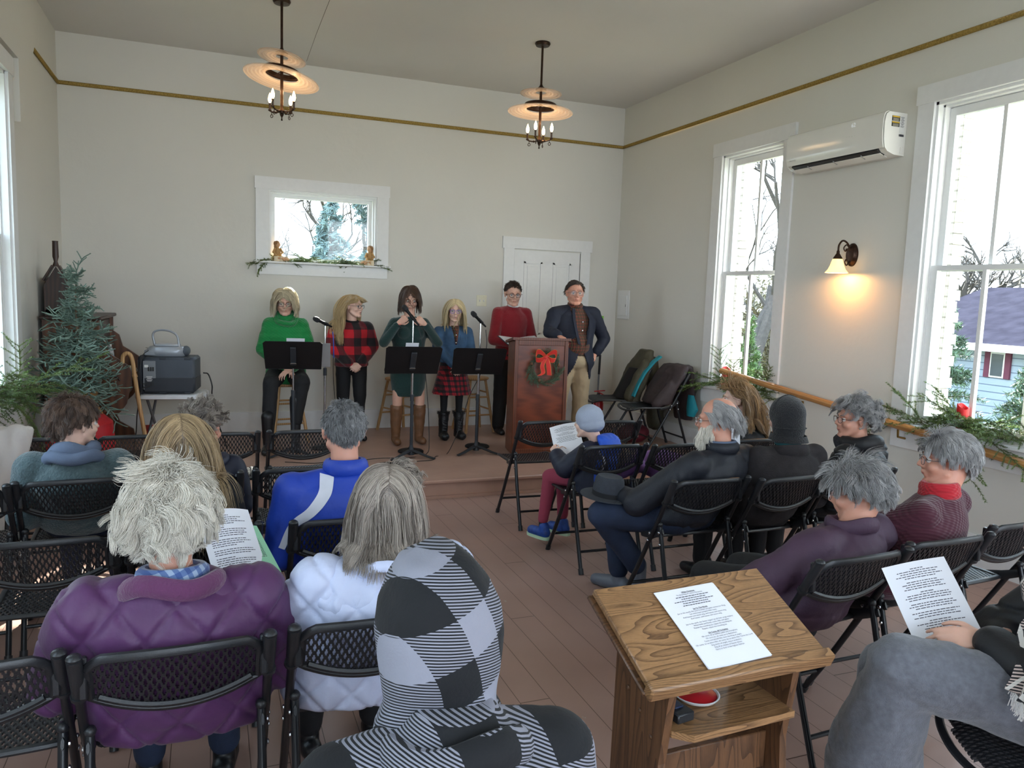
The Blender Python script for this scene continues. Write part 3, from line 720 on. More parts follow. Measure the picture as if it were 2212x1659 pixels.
def ribbon(ctrl, wv, root, w=.018):
    c = bez(ctrl, 8); P = [[q-V(wv)*w, q, q+V(wv)*w] for q in c]
    g = G().sheet(P, .0016); b = part('bow_loop' if len(ctrl) > 4 else 'bow_tail', g, REDV, root)
    for s in (-1, 1): part('gold_edge', G().tube([q+V(wv)*w*s for q in c], .0013, 5), GTR, b)
bw = thing('bow', 'red velvet bow with gold edging tied at the top of the wreath', 'bow', (0, 0, 0)); bw.rotation_euler = (0, 0, pr); bw.location = wr.location; wr.scale = (1.18, 1, 1.18); bw.scale = (1.1, 1, 1.1)
for s in (-1, 1):
    ribbon([(0, -.05, .11), (s*.05, -.075, .15), (s*.085, -.07, .145), (s*.085, -.05, .085), (s*.04, -.055, .082), (0, -.05, .105)], (.15*s, -.5, .85), bw, .024)
ribbon([(-.005, -.05, .10), (-.03, -.055, .03), (-.02, -.055, -.03), (-.055, -.06, -.055)], (.9, -.3, .1), bw, .018)
ribbon([(.005, -.052, .10), (.025, -.058, .03), (.035, -.055, -.05)], (.95, -.3, -.05), bw, .019)
part('bow_knot', G().ell((0, -.058, .105), (.016, .012, .018)), REDV, bw)
# ---------------------------------------------------------------- music stands, microphones
BLK = M('black_steel', (.012, .012, .014), .45, .4); CHR = M('chrome', (.7, .7, .72), .15, 1); GRYI = M('cast_grey', (.03, .034, .042), .5, .3)
def music_stand(label, x, y, z0, rz, zt, w=.50, h=.31, tilt=32, base=True):
    t = thing('music_stand', label, 'music stand', (x, y, z0), math.radians(rz), 'black music stands on the stage')
    T = Matrix.Rotation(math.radians(tilt), 3, 'X'); c = V((0, -.03, zt-.02))
    # tray faces the reader (+y); we see its back
    P = lambda a, b, d=0: c+T @ V((a, d, b))
    g = G(); g.prism([(-w/2, -h/2), (-w/2-.012, h/2-.02), (-w/2+.01, h/2), (w/2-.01, h/2), (w/2+.012, h/2-.02), (w/2, -h/2)], .004, Matrix.Translation(c) @ T.to_4x4() @ Matrix(((1, 0, 0, 0), (0, 0, 1, 0), (0, 1, 0, 0), (0, 0, 0, 1))))
    part('desk', g, BLK, t, False)
    g = G(); g.box(P(0, -h/2, .025), (w-.01, .055, .004), T, .001); g.box(P(0, -h/2+.012, .052), (w-.01, .004, .025), T, .001); part('ledge', g, BLK, t)
    g = G(); g.box(P(0, 0, -.012), (.05, .02, .2), T, .004); g.tube([P(-.02, -.07, -.02), P(.02, -.07, -.02)], .009, 8); part('tilt_bracket', g, GRYI, t)
    part('wing_screw', G().tube([P(-.028, -.075, -.026), P(-.02, -.07, -.03), P(.02, -.07, -.03), P(.028, -.075, -.026)], .003, 6), CHR, t)
    zb = zt-.14
    part('chrome_tube', G().tube([(0, -.02, zb-.30), (0, -.025, zb)], .0085, 10), CHR, t)
    part('pole', G().tube([(0, -.02, .05), (0, -.02, zb-.22)], .0155, 12).tube([(0, -.02, zb-.26), (0, -.02, zb-.2)], .019, 12), GRYI, t)
    g = G()
    for k in range(3):
        a = 2*PI*k/3+PI/6+math.radians(60)
        d = V((math.cos(a), math.sin(a), 0)); q = V((0, -.02, 0))
        g.tube([q+V((0, 0, .075)), q+d*.07+V((0, 0, .055)), q+d*.16+V((0, 0, .025)), q+d*.235+V((0, 0, .008))], [.03, .028, .024, .02], 8, flat=.4)
    g.lathe([(.03, .03), (.028, .07), (.02, .10), (.017, .12)], (0, -.02, 0), 14); part('tripod_base', g, GRYI, t)
    return t
music_stand('black music stand before the woman in the green sweater, papers on it', .70, 7.30, ZST, -8, .955)
music_stand('black music stand before the woman in the dark teal dress', 1.74, 6.98, ZST, -3, .94)
music_stand('black music stand before the girl in the denim jacket, nearest the podium', 2.41, 7.05, ZST, -6, .925)
def mic(label, slabel, bx, by, z0, tip, zj, group='microphones on straight stands'):
    t = thing('microphone_stand', slabel, 'microphone stand', (bx, by, z0), 0, 'microphone stands')
    h = zj-z0
    part('pole', G().tube([(0, 0, .03), (0, 0, h*.62)], .0115, 12), CHR, t)
    part('upper_pole', G().tube([(0, 0, h*.6), (0, 0, h)], .008, 10), CHR, t)
    part('clutch', G().tube([(0, 0, h*.60), (0, 0, h*.66)], .016, 12), GRYI, t)
    part('round_base', G().lathe([(.125, 0), (.125, .012), (.11, .022), (.03, .034), (.02, .05)], n=32), BLK, t)
    d = (V(tip)-V((bx, by, zj))); L_ = d.length; d.normalize(); s = V((bx, by, zj))
    part('clip', G().tube([(0, 0, h), (0, 0, h+.02)], .010, 8).tube([V((0, 0, h+.02))-d*.03, V((0, 0, h+.02))+d*.04], .0165, 10), BLK, t)
    m = thing('microphone', label, 'microphone', s+V((0, 0, .02)), 0, 'microphones')
    rot = d.to_track_quat('Z', 'Y').to_matrix()
    part('handle', G().lathe([(.009, -.09), (.0105, -.05), (.013, .03), (.0165, .085), (.019, .10)], (0, 0, 0), 16, rot), BLK, m)
    part('grille', G().lathe([(.019, .10), (.0245, .112), (.026, .125), (.0235, .145), (.015, .158), (.001, .162)], (0, 0, 0), 18, rot), M('mic_mesh', (.05, .05, .055), .5, .7, bump=.8, bs=900), m)
    part('ring', G().lathe([(.0195, .098), (.0255, .104), (.0255, .112), (.0195, .114)], (0, 0, 0), 18, rot), GRYI, m)
    return t, m
mic('black microphone in front of the blonde girl in red plaid', 'chrome microphone stand in front of the blonde girl in red plaid', 1.02, 7.55, ZST, (.80, 7.38, 1.46), 1.36)
mic('black microphone in front of the woman in the teal dress', 'chrome microphone stand in front of the woman in the teal dress', 1.80, 7.22, ZST, (1.74, 7.26, 1.52), 1.44)
mic('black microphone between the denim jacket girl and the man in red', 'chrome microphone stand between the denim jacket girl and the man in red', 2.52, 7.33, ZST, (2.42, 7.28, 1.50), 1.42)
CORD = M('black_cord', (.012, .012, .013), .5)
def cord(label, pts, r=.0035, name='microphone_cable', mat=None):
    solo(name, G().tube(bez(pts, 10), r, 6), mat or CORD, label, 'cable', 'cables on the stage')
z = ZST+.004
cord('black cable hanging from the left microphone to the stage', [(1.09, 7.60, 1.33), (1.10, 7.58, 1.2), (1.11, 7.6, .8), (1.16, 7.62, .4), (1.2, 7.6, z), (1.1, 7.2, z), (.9, 6.9, z), (.6, 7.0, z)])
cord('thin black cable running across the stage from the middle microphone', [(1.84, 7.17, 1.38), (1.88, 7.15, 1.2), (1.93, 7.12, .7), (1.95, 7.1, .3), (1.92, 7.08, z), (1.7, 6.95, z), (1.45, 6.98, z), (1.2, 6.9, z), (.9, 6.85, z)])
cord('black cable looping from the right microphone down to the stage floor', [(2.56, 7.28, 1.36), (2.57, 7.27, 1.2), (2.50, 7.2, .95), (2.36, 7.15, .7), (2.25, 7.1, .4), (2.12, 7.05, z), (1.98, 6.95, z), (1.9, 6.80, z), (1.75, 6.78, z)])
cord('blue cable hanging beside the left microphone stand', [(1.095, 7.58, 1.30), (1.10, 7.56, 1.2), (1.105, 7.565, 1.05)], .004, mat=M('blue_cord', rgb(40, 80, 190), .5))
# music on the stands
def sheetm(label, x, y, z, rz, n=1, w=.22, h=.28, mat=None, tilt=32):
    o = thing('sheet_music', label, 'paper', (x, y, z), math.radians(rz), 'papers on the music stands'); T = Matrix.Rotation(math.radians(tilt), 3, 'X')
    part('sheet', G().box(T @ V((0, 0, 0)), (w, .004, h), T), mat or PAPER, o, False)
GRYP = M('grey_binder', rgb(150, 150, 152), .5)
sheetm('pale grey folder sticking out at the right of the left music stand', .965, 7.27, 1.10, -8, h=.27, w=.13, mat=GRYP)
sheetm('white paper rising just above the left music stand', .72, 7.28, 1.145, -8, w=.16, h=.26)
sheetm('white paper rising just above the middle music stand', 1.72, 6.96, 1.135, -3, w=.12, h=.26)
# ---------------------------------------------------------------- wooden stools
PINE = wood('pine_stool', rgb(160, 118, 72), rgb(206, 166, 116), (1, 1, .15), 16, .5, 3)
def stool(label, x, y, rz, h=.62):
    t = thing('stool', label, 'stool', (x, y, ZST), math.radians(rz), 'round wooden stools along the back of the stage')
    part('seat', G().lathe([(0, h-.03), (.15, h-.03), (.165, h-.02), (.165, h-.005), (.155, h), (0, h)], n=32), PINE, t)
    P = lambda s, q, z_: V((s*(.175-.085*z_/h), q*(.175-.085*z_/h), z_))
    for s in (-1, 1):
        for q in (-1, 1): part('leg', G().tube([P(s, q, 0), P(s, q, h-.02)], [.017, .015], 10), PINE, t)
    for z_, ax in ((.2, 0), (.26, 1), (.40, 0), (.45, 1)):
        for q in (-1, 1):
            a, b = (P(-1, q, z_), P(1, q, z_)) if ax == 0 else (P(q, -1, z_), P(q, 1, z_))
            part('rung', G().tube([a, b], .010, 8), PINE, t)
    return t
stool('light wooden stool under the woman in the green sweater', .70, 8.02, 10, .60)
stool('light wooden stool behind the woman in the teal dress', 1.95, 8.38, 20, .60)
stool('light wooden stool behind the girl in the denim jacket', 2.78, 8.25, 8, .62)
# ---------------------------------------------------------------- chandeliers
BRZ = M('dark_bronze', rgb(62, 44, 34), .35, .8, var=.3, vs=30)
IVG = bpy.data.materials.new('frosted_disc'); IVG.use_nodes = True; _b = IVG.node_tree.nodes['Principled BSDF']
_b.inputs['Base Color'].default_value = (.75, .62, .50, 1); _b.inputs['Roughness'].default_value = .25; _b.inputs['Alpha'].default_value = .42
_w = _n(IVG.node_tree, 'ShaderNodeTexWave', wave_type='RINGS', rings_direction='Z'); _w.inputs['Scale'].default_value = 10; _t = _n(IVG.node_tree, 'ShaderNodeTexCoord')
IVG.node_tree.links.new(_t.outputs['Object'], _w.inputs[0]); IVG.node_tree.links.new(mixc(IVG.node_tree, _w.outputs[1], rgb(222, 190, 166), rgb(240, 224, 206)), _b.inputs['Base Color'])
BULB = M('lit_bulb', (1, .8, .5), .3, emit=(1, .62, .26), es=14)
IVC = M('candle_sleeve', rgb(70, 50, 38), .5)
def lamp_pt(root, p, e, col=(1, .68, .36), r=.01):
    l = bpy.data.lights.new('bulb_light', 'POINT'); l.energy = e; l.color = col; l.shadow_soft_size = r
    o = bpy.data.objects.new('bulb_light', l); COL.objects.link(o); o.parent = root; o.location = p
def chandelier(label, x, y, tilt):
    t = thing('chandelier', label, 'chandelier', (x, y, ZC), .35, 'two matching bronze chandeliers')
    part('canopy', G().lathe([(.0, -.0), (.068, -.0), (.072, -.012), (.062, -.030), (.02, -.034), (0, -.034)], n=28), BRZ, t)
    part('stem', G().tube([(0, 0, -.02), (0, 0, -.46)], .0105, 12).tube([(0, 0, -.44), (0, 0, -.88)], .0125, 12), BRZ, t)
    part('cone_cap', G().lathe([(.012, -.375), (.018, -.39), (.05, -.415), (.052, -.427), (.0, -.43)], n=24, cap=False), BRZ, t)
    RT = Matrix.Rotation(tilt, 3, 'Y')
    part('glass_disc', G().lathe([(.05, 0), (.19, -.010), (.195, -.006), (.19, -.002), (.05, .006)], (0, 0, -.45), 48, RT, False), IVG, t, label='small frosted upper disc')
    ring = G().lathe([(.125, .0), (.152, -.008), (.158, .004), (.148, .022), (.12, .03), (.122, .02), (.125, 0)], (0, 0, -.572), 40, RT, False)
    part('metal_ring', ring, BRZ, t); sp = G()
    for k in range(4): sp.tube([(0, 0, -.56), RT @ V((.135*math.cos(k*PI/2), .135*math.sin(k*PI/2), .01))+V((0, 0, -.572))], .004, 6)
    part('spokes', sp, BRZ, t)
    part('glass_disc', G().lathe([(.13, .004), (.22, -.004), (.30, -.022), (.306, -.018), (.30, -.012), (.22, .006), (.13, .012)], (0, 0, -.605), 56, RT, False), IVG, t, label='large frosted lower disc')
    g = G(); g.lathe([(.0, -.90), (.02, -.895), (.026, -.875), (.014, -.855), (.0125, -.84)], n=16); g.lathe([(.0, -.955), (.008, -.95), (.004, -.93), (.012, -.915), (.018, -.90), (0, -.895)], n=12); part('hub', g, BRZ, t)
    for k in range(4):
        a = k*PI/2+.5; d = V((math.cos(a), math.sin(a), 0))
        g = G().tube(bez([V((0, 0, -.875)), d*.05+V((0, 0, -.885)), d*.09+V((0, 0, -.88)), d*.118+V((0, 0, -.868))], 6), .006, 8)
        g.ell(d*.055+V((0, 0, -.885)), .010, n=10, m=6); g.lathe([(.006, -.872), (.013, -.868), (.014, -.86), (.008, -.855)], d*.118, 12)
        g.tube([d*.10+V((0, 0, -.912))+(d*math.cos(q)+V((0, 0, 1))*math.sin(q))*.012 for q in [2*PI*j/14 for j in range(15)]], .003, 6)
        g.tube([d*.10+V((0, 0, -.875)), d*.10+V((0, 0, -.90))], .003, 6); arm = part('arm', g, BRZ, t)
        part('candle_sleeve', G().lathe([(.0085, -.86), (.0085, -.815), (.011, -.812), (.011, -.806), (.0, -.805)], d*.118, 12), IVC, arm)
        part('bulb', G().lathe([(.006, -.806), (.013, -.79), (.0155, -.775), (.012, -.752), (.005, -.732), (.0008, -.722)], d*.118, 14), BULB, arm)
        lamp_pt(t, d*.118+V((0, 0, -.70)), .4)
    return t
chandelier('bronze disc chandelier with four lit candle bulbs hanging above the back window', .56, 6.84, .16)
chandelier('bronze disc chandelier with four lit candle bulbs hanging before the white door', 2.875, 6.83, .03)
# ---------------------------------------------------------------- wall sconce
t = thing('wall_sconce', 'bronze wall sconce with lit amber bell glass shade between the tall windows', 'wall lamp', (XR, 4.80, 2.12))
part('back_plate', G().lathe([(0, 0), (.072, 0), (.07, .012), (.058, .02), (.05, .03), (0, .034)], (0, 0, 0), 32, Matrix.Diagonal((1, 1, 1)) @ Matrix.Rotation(-PI/2, 3, 'Y')), BRZ, t).scale = (1, .82, 1.28)
part('arm', G().tube(bez([(-.02, 0, .02), (-.06, 0, .085), (-.11, .0, .105), (-.145, 0, .07), (-.15, 0, .02)], 8), .0075, 10), BRZ, t)
part('scroll', G().tube(bez([(-.03, 0, -.05), (-.055, 0, -.085), (-.075, 0, -.06), (-.065, 0, -.045)], 6), .005, 8).tube(bez([(-.04, 0, .055), (-.07, 0, .075), (-.095, 0, .05), (-.08, 0, .025), (-.065, 0, .035)], 6), .005, 8).ell((-.065, 0, .038), .010, n=10, m=6).ell((-.062, 0, -.045), .010, n=10, m=6), BRZ, t)
part('socket_cup', G().lathe([(.007, .03), (.012, .018), (.012, .005), (.034, -.03), (.036, -.042), (.0, -.042)], (-.15, 0, 0), 24), BRZ, t)
AMB = bpy.data.materials.new('amber_glass'); AMB.use_nodes = True; _b = AMB.node_tree.nodes['Principled BSDF']; _b.inputs['Base Color'].default_value = (.95, .7, .35, 1); _b.inputs['Roughness'].default_value = .3
_b.inputs['Emission Color'].default_value = (1, .56, .17, 1); _b.inputs['Emission Strength'].default_value = 1.3; _b.inputs['Transmission Weight'].default_value = .0
part('shade', G().lathe([(.036, -.040), (.044, -.062), (.052, -.09), (.066, -.122), (.088, -.148), (.085, -.149), (.062, -.121), (.048, -.09), (.040, -.062), (.032, -.040)], (-.15, 0, 0), 32, None, False), AMB, t)
part('bulb', G().lathe([(.008, -.045), (.02, -.07), (.024, -.09), (.018, -.108), (.0, -.115)], (-.15, 0, 0), 16), BULB, t)
lamp_pt(t, (-.15, 0, -.135), 3.6, (1, .50, .15), .02)
# ---------------------------------------------------------------- mini split unit
WPL = M('glossy_white_plastic', rgb(232, 230, 224), .12, var=.01); GPL = M('grey_plastic', rgb(150, 150, 150), .4)
t = thing('air_conditioner', 'white glossy wall mounted air conditioner between the tall windows', 'air conditioner', (XR, 0, 0))
y0, y1 = 4.40, 5.40
prof = [(-.0, 3.125), (-.17, 3.125), (-.195, 3.108), (-.208, 3.05), (-.205, 2.93), (-.19, 2.87), (-.165, 2.845), (-.10, 2.825), (0, 2.822)]
mm = Matrix(((1, 0, 0, 0), (0, 0, 1, 0), (0, 1, 0, 0), (0, 0, 0, 1))) @ Matrix.Translation((0, 0, y0))
part('body', G().prism([(x*.97, z-.004*(z > 3)) for x, z in prof], y1-y0, mm), WPL, t, True, ang=35)
g = G(); P = []
for i in range(3):
    y = y0-.003+(y1-y0+.006)*i/2; P.append([(x, y, z) for x, z in bez([(-.165, 3.131, 0), (-.20, 3.114, 0), (-.216, 3.05, 0), (-.214, 2.94, 0), (-.198, 2.868, 0)], 5) for x, z in [(x, z)]] if 0 else [(q.x, y, q.y) for q in bez([(-.165, 3.129, 0), (-.20, 3.112, 0), (-.214, 3.05, 0), (-.212, 2.94, 0), (-.196, 2.868, 0)], 5)])
part('front_panel', g.sheet(P, .006), WPL, t)
for y, s in ((y0-.006, 1), (y1+.006, 1)): part('end_cap', G().prism([(x*1.0, z) for x, z in prof], .012, Matrix(((1, 0, 0, 0), (0, 0, 1, y-.006), (0, 1, 0, 0), (0, 0, 0, 1)))), WPL, t, True, ang=35)
part('air_outlet', G().box((-.158, 4.90, 2.848), (.075, .90, .02), Matrix.Rotation(.42, 3, 'Y')), M('outlet_dark', (.015, .015, .018), .6), t)
part('louvre', G().box((-.13, 4.90, 2.827), (.075, .90, .006), Matrix.Rotation(.30, 3, 'Y'), .002), WPL, t)
for y in (4.62, 4.9, 5.18): part('vane', G().box((-.155, y, 2.84), (.05, .006, .02), Matrix.Rotation(.42, 3, 'Y')), GPL, t)
# side stickers: two warning labels with yellow band and black text block, one white rating plate with barcode
def patch(parent, name, mat, x0, x1, z0, z1, y=y0-.0135, label=None):
    g = G(); g.box(((x0+x1)/2, y, (z0+z1)/2), (abs(x1-x0), .001, abs(z1-z0))); return part(name, g, mat, parent, False, label)
YEL = M('warning_yellow', rgb(222, 180, 50), .4); LBLK = M('label_black', rgb(34, 34, 34), .5); WHT = M('label_white', rgb(225, 225, 222), .5)
for z in (3.085, 3.045):
    b = patch(t, 'warning_sticker', LBLK, -.145, -.07, z-.022, z+.014)
    patch(b, 'yellow_band', YEL, -.143, -.072, z+.004, z+.012, y0-.0142)
    g = G()
    for k in range(4): g.box((-.1075, y0-.0142, z-.003-.005*k), (.062-.01*(k % 2), .0008, .0022))
    part('small_print', g, M('label_print', rgb(190, 185, 170), .5), b, False)
b = patch(t, 'rating_sticker', WHT, -.066, -.022, 2.985, 3.10)
g = G()
for k in range(11): g.box((-.044, y0-.0142, 3.094-.007*k), (.036-.008*(k % 3), .0008, .0026))
part('small_print', g, INK, b, False)
g = G()
for k in range(12): g.box((-.066+.004*k, y0-.0142, 2.965), (.0018 if k % 3 else .003, .0008, .016))
part('barcode', g, INK, t, False)
part('cover_flap', G().box((-.03, y0-.014, 2.86), (.03, .003, .045), bev=.001), WPL, t)
# front marks: 62 display, four indicator symbols, maker mark drawn as small lettering
vs, fs = text_mesh(['62'], .045, .05, False)
RX = Matrix(((0, 0, 1, 0), (-1, 0, 0, 0), (0, 1, 0, 0), (0, 0, 0, 1)))
def onfront(vs, y, z, xo=-.2175): return [(xo+(0.0 if 1 else 0), y-v[0], z+v[1]) for v in vs]
part('display_digits', G().add(onfront(vs, 4.70, 3.06, -.2178), fs), M('display_white', (.9, .9, .95), .3, emit=(.8, .9, 1), es=.15), t, False)
vs, fs = text_mesh(['-  --  I  -'], .026, .03, False); part('indicator_marks', G().add(onfront(vs, 4.74, 2.99, -.2178), fs), GPL, t, False)
vs, fs = text_mesh(['MRCOOL'], .018, .02, False); part('maker_mark', G().add(onfront(vs, 5.36, 2.90, -.2155), fs), GPL, t, False)
# ---------------------------------------------------------------- evergreen garlands and candles on the sills
def garland(label, items, mat, seed, name='garland'):
    g = G(); r = random.Random(seed)
    for p, d, L_, dep, sag in items: sprig(g, p, d, L_, r, .0032, dep, sag=sag, dens=800, ln=.017, w=.0017, n=7, wob=.25, flat=.4)
    return solo(name, g, [BARK, mat], label, 'garland', 'evergreen garlands on the window sills', False)
r = random.Random(21)
def sill_items(xw, yc, s, n=26, spread=.42, z0=.875):
    it = []
    for k in range(n):
        y = yc+r.uniform(-spread, spread); x = xw+s*r.uniform(-.02, .06); d = (-s*r.uniform(-.2, .5), r.choice((-1, 1))*r.uniform(.5, 1), r.uniform(-.05, .55))
        it.append(((x, y, z0+r.uniform(0, .04)), d, r.uniform(.22, .38), 1, .12))
    return it
it = sill_items(XR, 6.13, 1, 24, .38); it += [((XR-.02, 6.45, .92), (-.35, .9, .35), .42, 1, .15), ((XR-.03, 6.4, .9), (-.3, .9, .1), .5, 1, .2), ((XR, 5.72, .9), (-.2, -.35, 1), .26, 1, .0), ((XR, 6.32, .9), (0, .3, 1), .36, 1, 0)]
garland('cedar garland on the sill of the far right window around its red candle', it, GCED, 5)
it = sill_items(XR, 3.70, 1, 30, .40); it += [((XR-.02, 3.95, .90), (-.3, .9, .3), .45, 1, .1), ((XR-.02, 4.0, .9), (-.25, .9, .05), .5, 1, .1), ((XR-.04, 3.6, .88), (-.6, -.6, -.3), .4, 1, .3), ((XR, 3.3, .9), (-.1, -.5, .8), .5, 1, 0), ((XR-.04, 3.5, .88), (-.5, -.9, .1), .42, 1, .25), ((XR-.02, 4.0, .9), (-.1, .5, .9), .28, 1, 0)]
garland('large cedar garland on the sill of the near right window spilling over the handrail', it, GCED, 6)
it = sill_items(XL, 6.12, -1, 20, .40); it += [((XL+.04, 6.3, .93), (.6, .5, .0), .42, 1, .15), ((XL+.03, 6.1, .93), (.55, .7, .1), .45, 1, .1), ((XL+.02, 6.45, .9), (.1, .1, 1), .34, 1, 0), ((XL+.04, 6.0, .9), (.7, .2, -.3), .4, 1, .5), ((XL+.05, 6.2, .95), (.75, .45, .1), .5, 1, .0)]
garland('cedar garland at the left wall window reaching into the room', it, GCED, 8)
WAX = M('red_wax', rgb(206, 28, 34), .4, var=.06, Subsurface_Weight=.15)
for lab, y in (('thick red candle on the far right window sill', 6.33), ('thick red candle on the near right window sill', 3.72)):
    zz = .87
    t = thing('candle', lab, 'candle', (XR+.015, y, zz), .4, 'red candles on the window sills'); n = 24
    rim = [[V((.039*math.cos(a), .039*math.sin(a), .19+.014*math.sin(a+.6)+.006*math.sin(3*a)+(.012 if 2 < a < 2.6 else 0))) for a in [2*PI*j/n for j in range(n)]]]
    lo = [[V((.039*math.cos(2*PI*j/n), .039*math.sin(2*PI*j/n), z)) for j in range(n)] for z in (0, .08)]
    inn = [[V((q.x*.85, q.y*.85, q.z-.002)) for q in rim[0]], [V((q.x*.6, q.y*.6, .165)) for q in rim[0]]]
    part('wax_body', G().rings(lo+rim+inn), WAX, t); part('wick', G().tube([(0, 0, .16), (.002, 0, .185)], .0015, 6), LBLK, t)
# back window greens and two dolls
it = []
for k in range(26):
    x = r.uniform(.62, 1.60); it.append(((x, YB+r.uniform(-.02, .06), 1.995), (r.choice((-1, 1)), r.uniform(-.3, .2), r.uniform(.02, .35)), r.uniform(.13, .22), 1, .1))
it += [((.60, YB-.03, 2.0), (-1, -.2, .05), .22, 1, .15), ((.58, YB-.04, 1.99), (-.8, -.4, -.5), .18, 1, .3), ((1.68, YB-.04, 1.99), (1, -.2, .1), .16, 1, .1)]
garland('short green boughs along the small back window sill between two dolls', it, GCED, 9)
SKND = M('doll_skin', rgb(206, 160, 120), .6); BURL = M('burlap', rgb(190, 150, 100), .9, bump=.5, bs=300); LACE = M('lace', rgb(226, 212, 186), .8, bump=.5, bs=200); HAIRD = M('doll_hair', rgb(150, 110, 70), .8, var=.3, vs=80, bump=.6, bs=200)
def doll(label, x, s):
    t = thing('doll', label, 'doll', (x, YB+.0, 1.99), 0, 'angel dolls on the back window sill')
    part('head', G().ell((0, 0, .175), (.028, .03, .034)), SKND, t)
    part('hair', G().ell((s*.008, .006, .183), (.036, .034, .034)).ell((s*.022, .008, .155), (.018, .024, .04)), HAIRD, t)
    part('dress', G().loft([(0, 0, .01, .055, .045), (0, 0, .05, .048, .04), (0, 0, .10, .03, .026), (0, 0, .145, .014, .014)], 18), BURL, t)
    for q in (-1, 1): part('arm', G().tube([(q*.026, 0, .13), (q*.048, -.02, .09), (q*.02, -.045, .065)], [.014, .012, .009], 8), BURL, t)
    for q in (-1, 1): part('leg', G().tube([(q*.02-s*.02, -.03, .03), (q*.018-s*.06, -.055, .028), (q*.018-s*.09, -.06, .01)], [.016, .013, .014], 8), SKND, t)
    P = [[V(((j/8-.5)*.14-s*.03, -.05-.012*math.sin(j*1.9), .05-i*.026-.004*math.sin(j*2.3))) for j in range(9)] for i in range(4)]
    part('lace_apron', G().sheet(P, .003), LACE, t)
    return t
doll('brown haired doll sitting at the left end of the back window sill', .665, -1)
doll('doll in burlap and lace sitting at the right end of the back window sill', 1.64, 1)
# ---------------------------------------------------------------- projector on folding table
DGR = M('dark_slate_plastic', rgb(62, 68, 78), .5, bump=.1, bs=300); DG2 = M('darker_slate', rgb(40, 44, 52), .5); SLV = M('silver_plastic', rgb(158, 162, 170), .35, .3); PAN = M('panel_grey', rgb(120, 124, 130), .5)
t = thing('television', 'dark grey boxy video set standing on the white folding stand, connector panel at left', 'television', (-.345, 7.42, .755), math.radians(-7))
part('case', G().box((.02, 0, .165), (.42, .36, .31), bev=.02), DGR, t); part('lower_shell', G().box((.02, -.004, .085), (.426, .362, .15), bev=.02), DG2, t)
part('rear_bulge', G().box((-.205, 0, .165), (.05, .33, .34), bev=.02), DG2, t)
b = part('connector_panel', G().box((-.233, -.01, .165), (.006, .25, .26), bev=.002), PAN, t)
part('connector_panel', G().box((-.135, -.181, .165), (.10, .006, .25), bev=.002), PAN, t)
r3 = random.Random(4)
for k in range(5): part('socket', G().box((-.17+.016*k, -.186, .09), (.009, .004, .03)), LBLK, t, False)
for k in range(3): part('socket', G().box((-.14+.018*k, -.186, .22), (.012, .004, .035)), LBLK, t, False)
part('rating_label', G().box((-.158, -.186, .245), (.03, .002, .022)), WHT, t, False)
g = G()
for k in range(6): g.box((-.135, -.186, .155-.008*k), (.05-.008*(k % 3), .002, .003))
part('panel_lettering', g, WHT, t, False)
for x in (-.03, .17):
    for z in (.012, .305): part('foot_pad', G().box((x, -.183, z+.005), (.05, .006, .016), bev=.002), DG2, t)
t = thing('boombox', 'silver portable cd player with carrying handle on top of the dark set', 'radio', (-.36, 7.42, 1.078), math.radians(-10))
part('body', G().loft([(0, 0, .0, .15, .10), (0, 0, .02, .165, .115), (0, 0, .06, .165, .115), (0, 0, .085, .14, .095)], 28, p=3.2), SLV, t)
part('cd_lid', G().box((.0, .0, .095), (.19, .15, .022), bev=.008), M('light_silver', rgb(182, 186, 194), .3, .3), t)
part('speaker_end', G().ell((.15, 0, .045), (.035, .09, .045)), M('speaker_mesh', rgb(96, 102, 112), .6, .4, bump=.6, bs=500), t)
part('back_ledge', G().box((-.12, -.08, .03), (.10, .06, .05), bev=.008), SLV, t)
part('handle', G().tube(bez([(-.10, -.02, .08), (-.115, -.02, .19), (-.06, -.02, .225), (.03, -.02, .215), (.085, -.02, .17), (.10, -.02, .06)], 8), .013, 10, flat=.7), SLV, t)
part('antenna', G().tube([(-.17, -.05, .07), (-.10, -.07, .072)], .003, 6), CHR, t)
t = thing('folding_table', 'white plastic topped folding table holding the grey set and radio', 'table', (-.325, 7.42, ZST), math.radians(-6))
part('table_top', G().loft([(0, 0, .552, .27, .22), (0, 0, .56, .285, .235), (0, 0, .585, .285, .235), (0, 0, .592, .275, .225)], 36, p=6), M('white_table_plastic', rgb(214, 214, 218), .45), t)
GRT = M('grey_tube', rgb(120, 122, 126), .4, .6)
for s in (-1, 1):
    part('leg', G().tube([(s*.18, -.17, .55), (s*.10, .16, 0)], .012, 8), GRT, t); part('leg', G().tube([(s*.16, .17, .55), (s*.22, -.18, 0)], .012, 8), GRT, t)
cord('thick black cable hanging behind the folding table', [(-.07, 7.45, .92), (-.03, 7.5, .9), (0, 7.5, .8), (.0, 7.55, .70), (.03, 7.6, .5), (.13, 7.7, .17)], .006, 'power_cable')
cord('black cable from the grey set down to the floor at the organ', [(-.50, 7.22, .83), (-.56, 7.2, .80), (-.60, 7.25, .6), (-.62, 7.3, .4), (-.66, 7.3, .17)], .005, 'power_cable')
cord('thin black audio cable looping from radio to connector panel', [(-.51, 7.33, 1.13), (-.555, 7.25, 1.08), (-.575, 7.2, .9), (-.52, 7.2, .84)], .003, 'audio_cable')
t = thing('walking_cane', 'light wooden cane with curved handle leaning on the organ', 'cane', (-.60, 7.20, ZST))
part('shaft', G().tube(bez([(.10, -.02, .0), (.03, 0, .45), (-.01, 0, .76), (-.02, 0, .86), (-.035, 0, .93), (-.065, 0, .955), (-.095, 0, .93), (-.10, 0, .87)], 8), .017, 12), PINE, t)
part('collar', G().tube([(-.006, 0, .75), (-.014, 0, .775)], .021, 12), PINE, t)
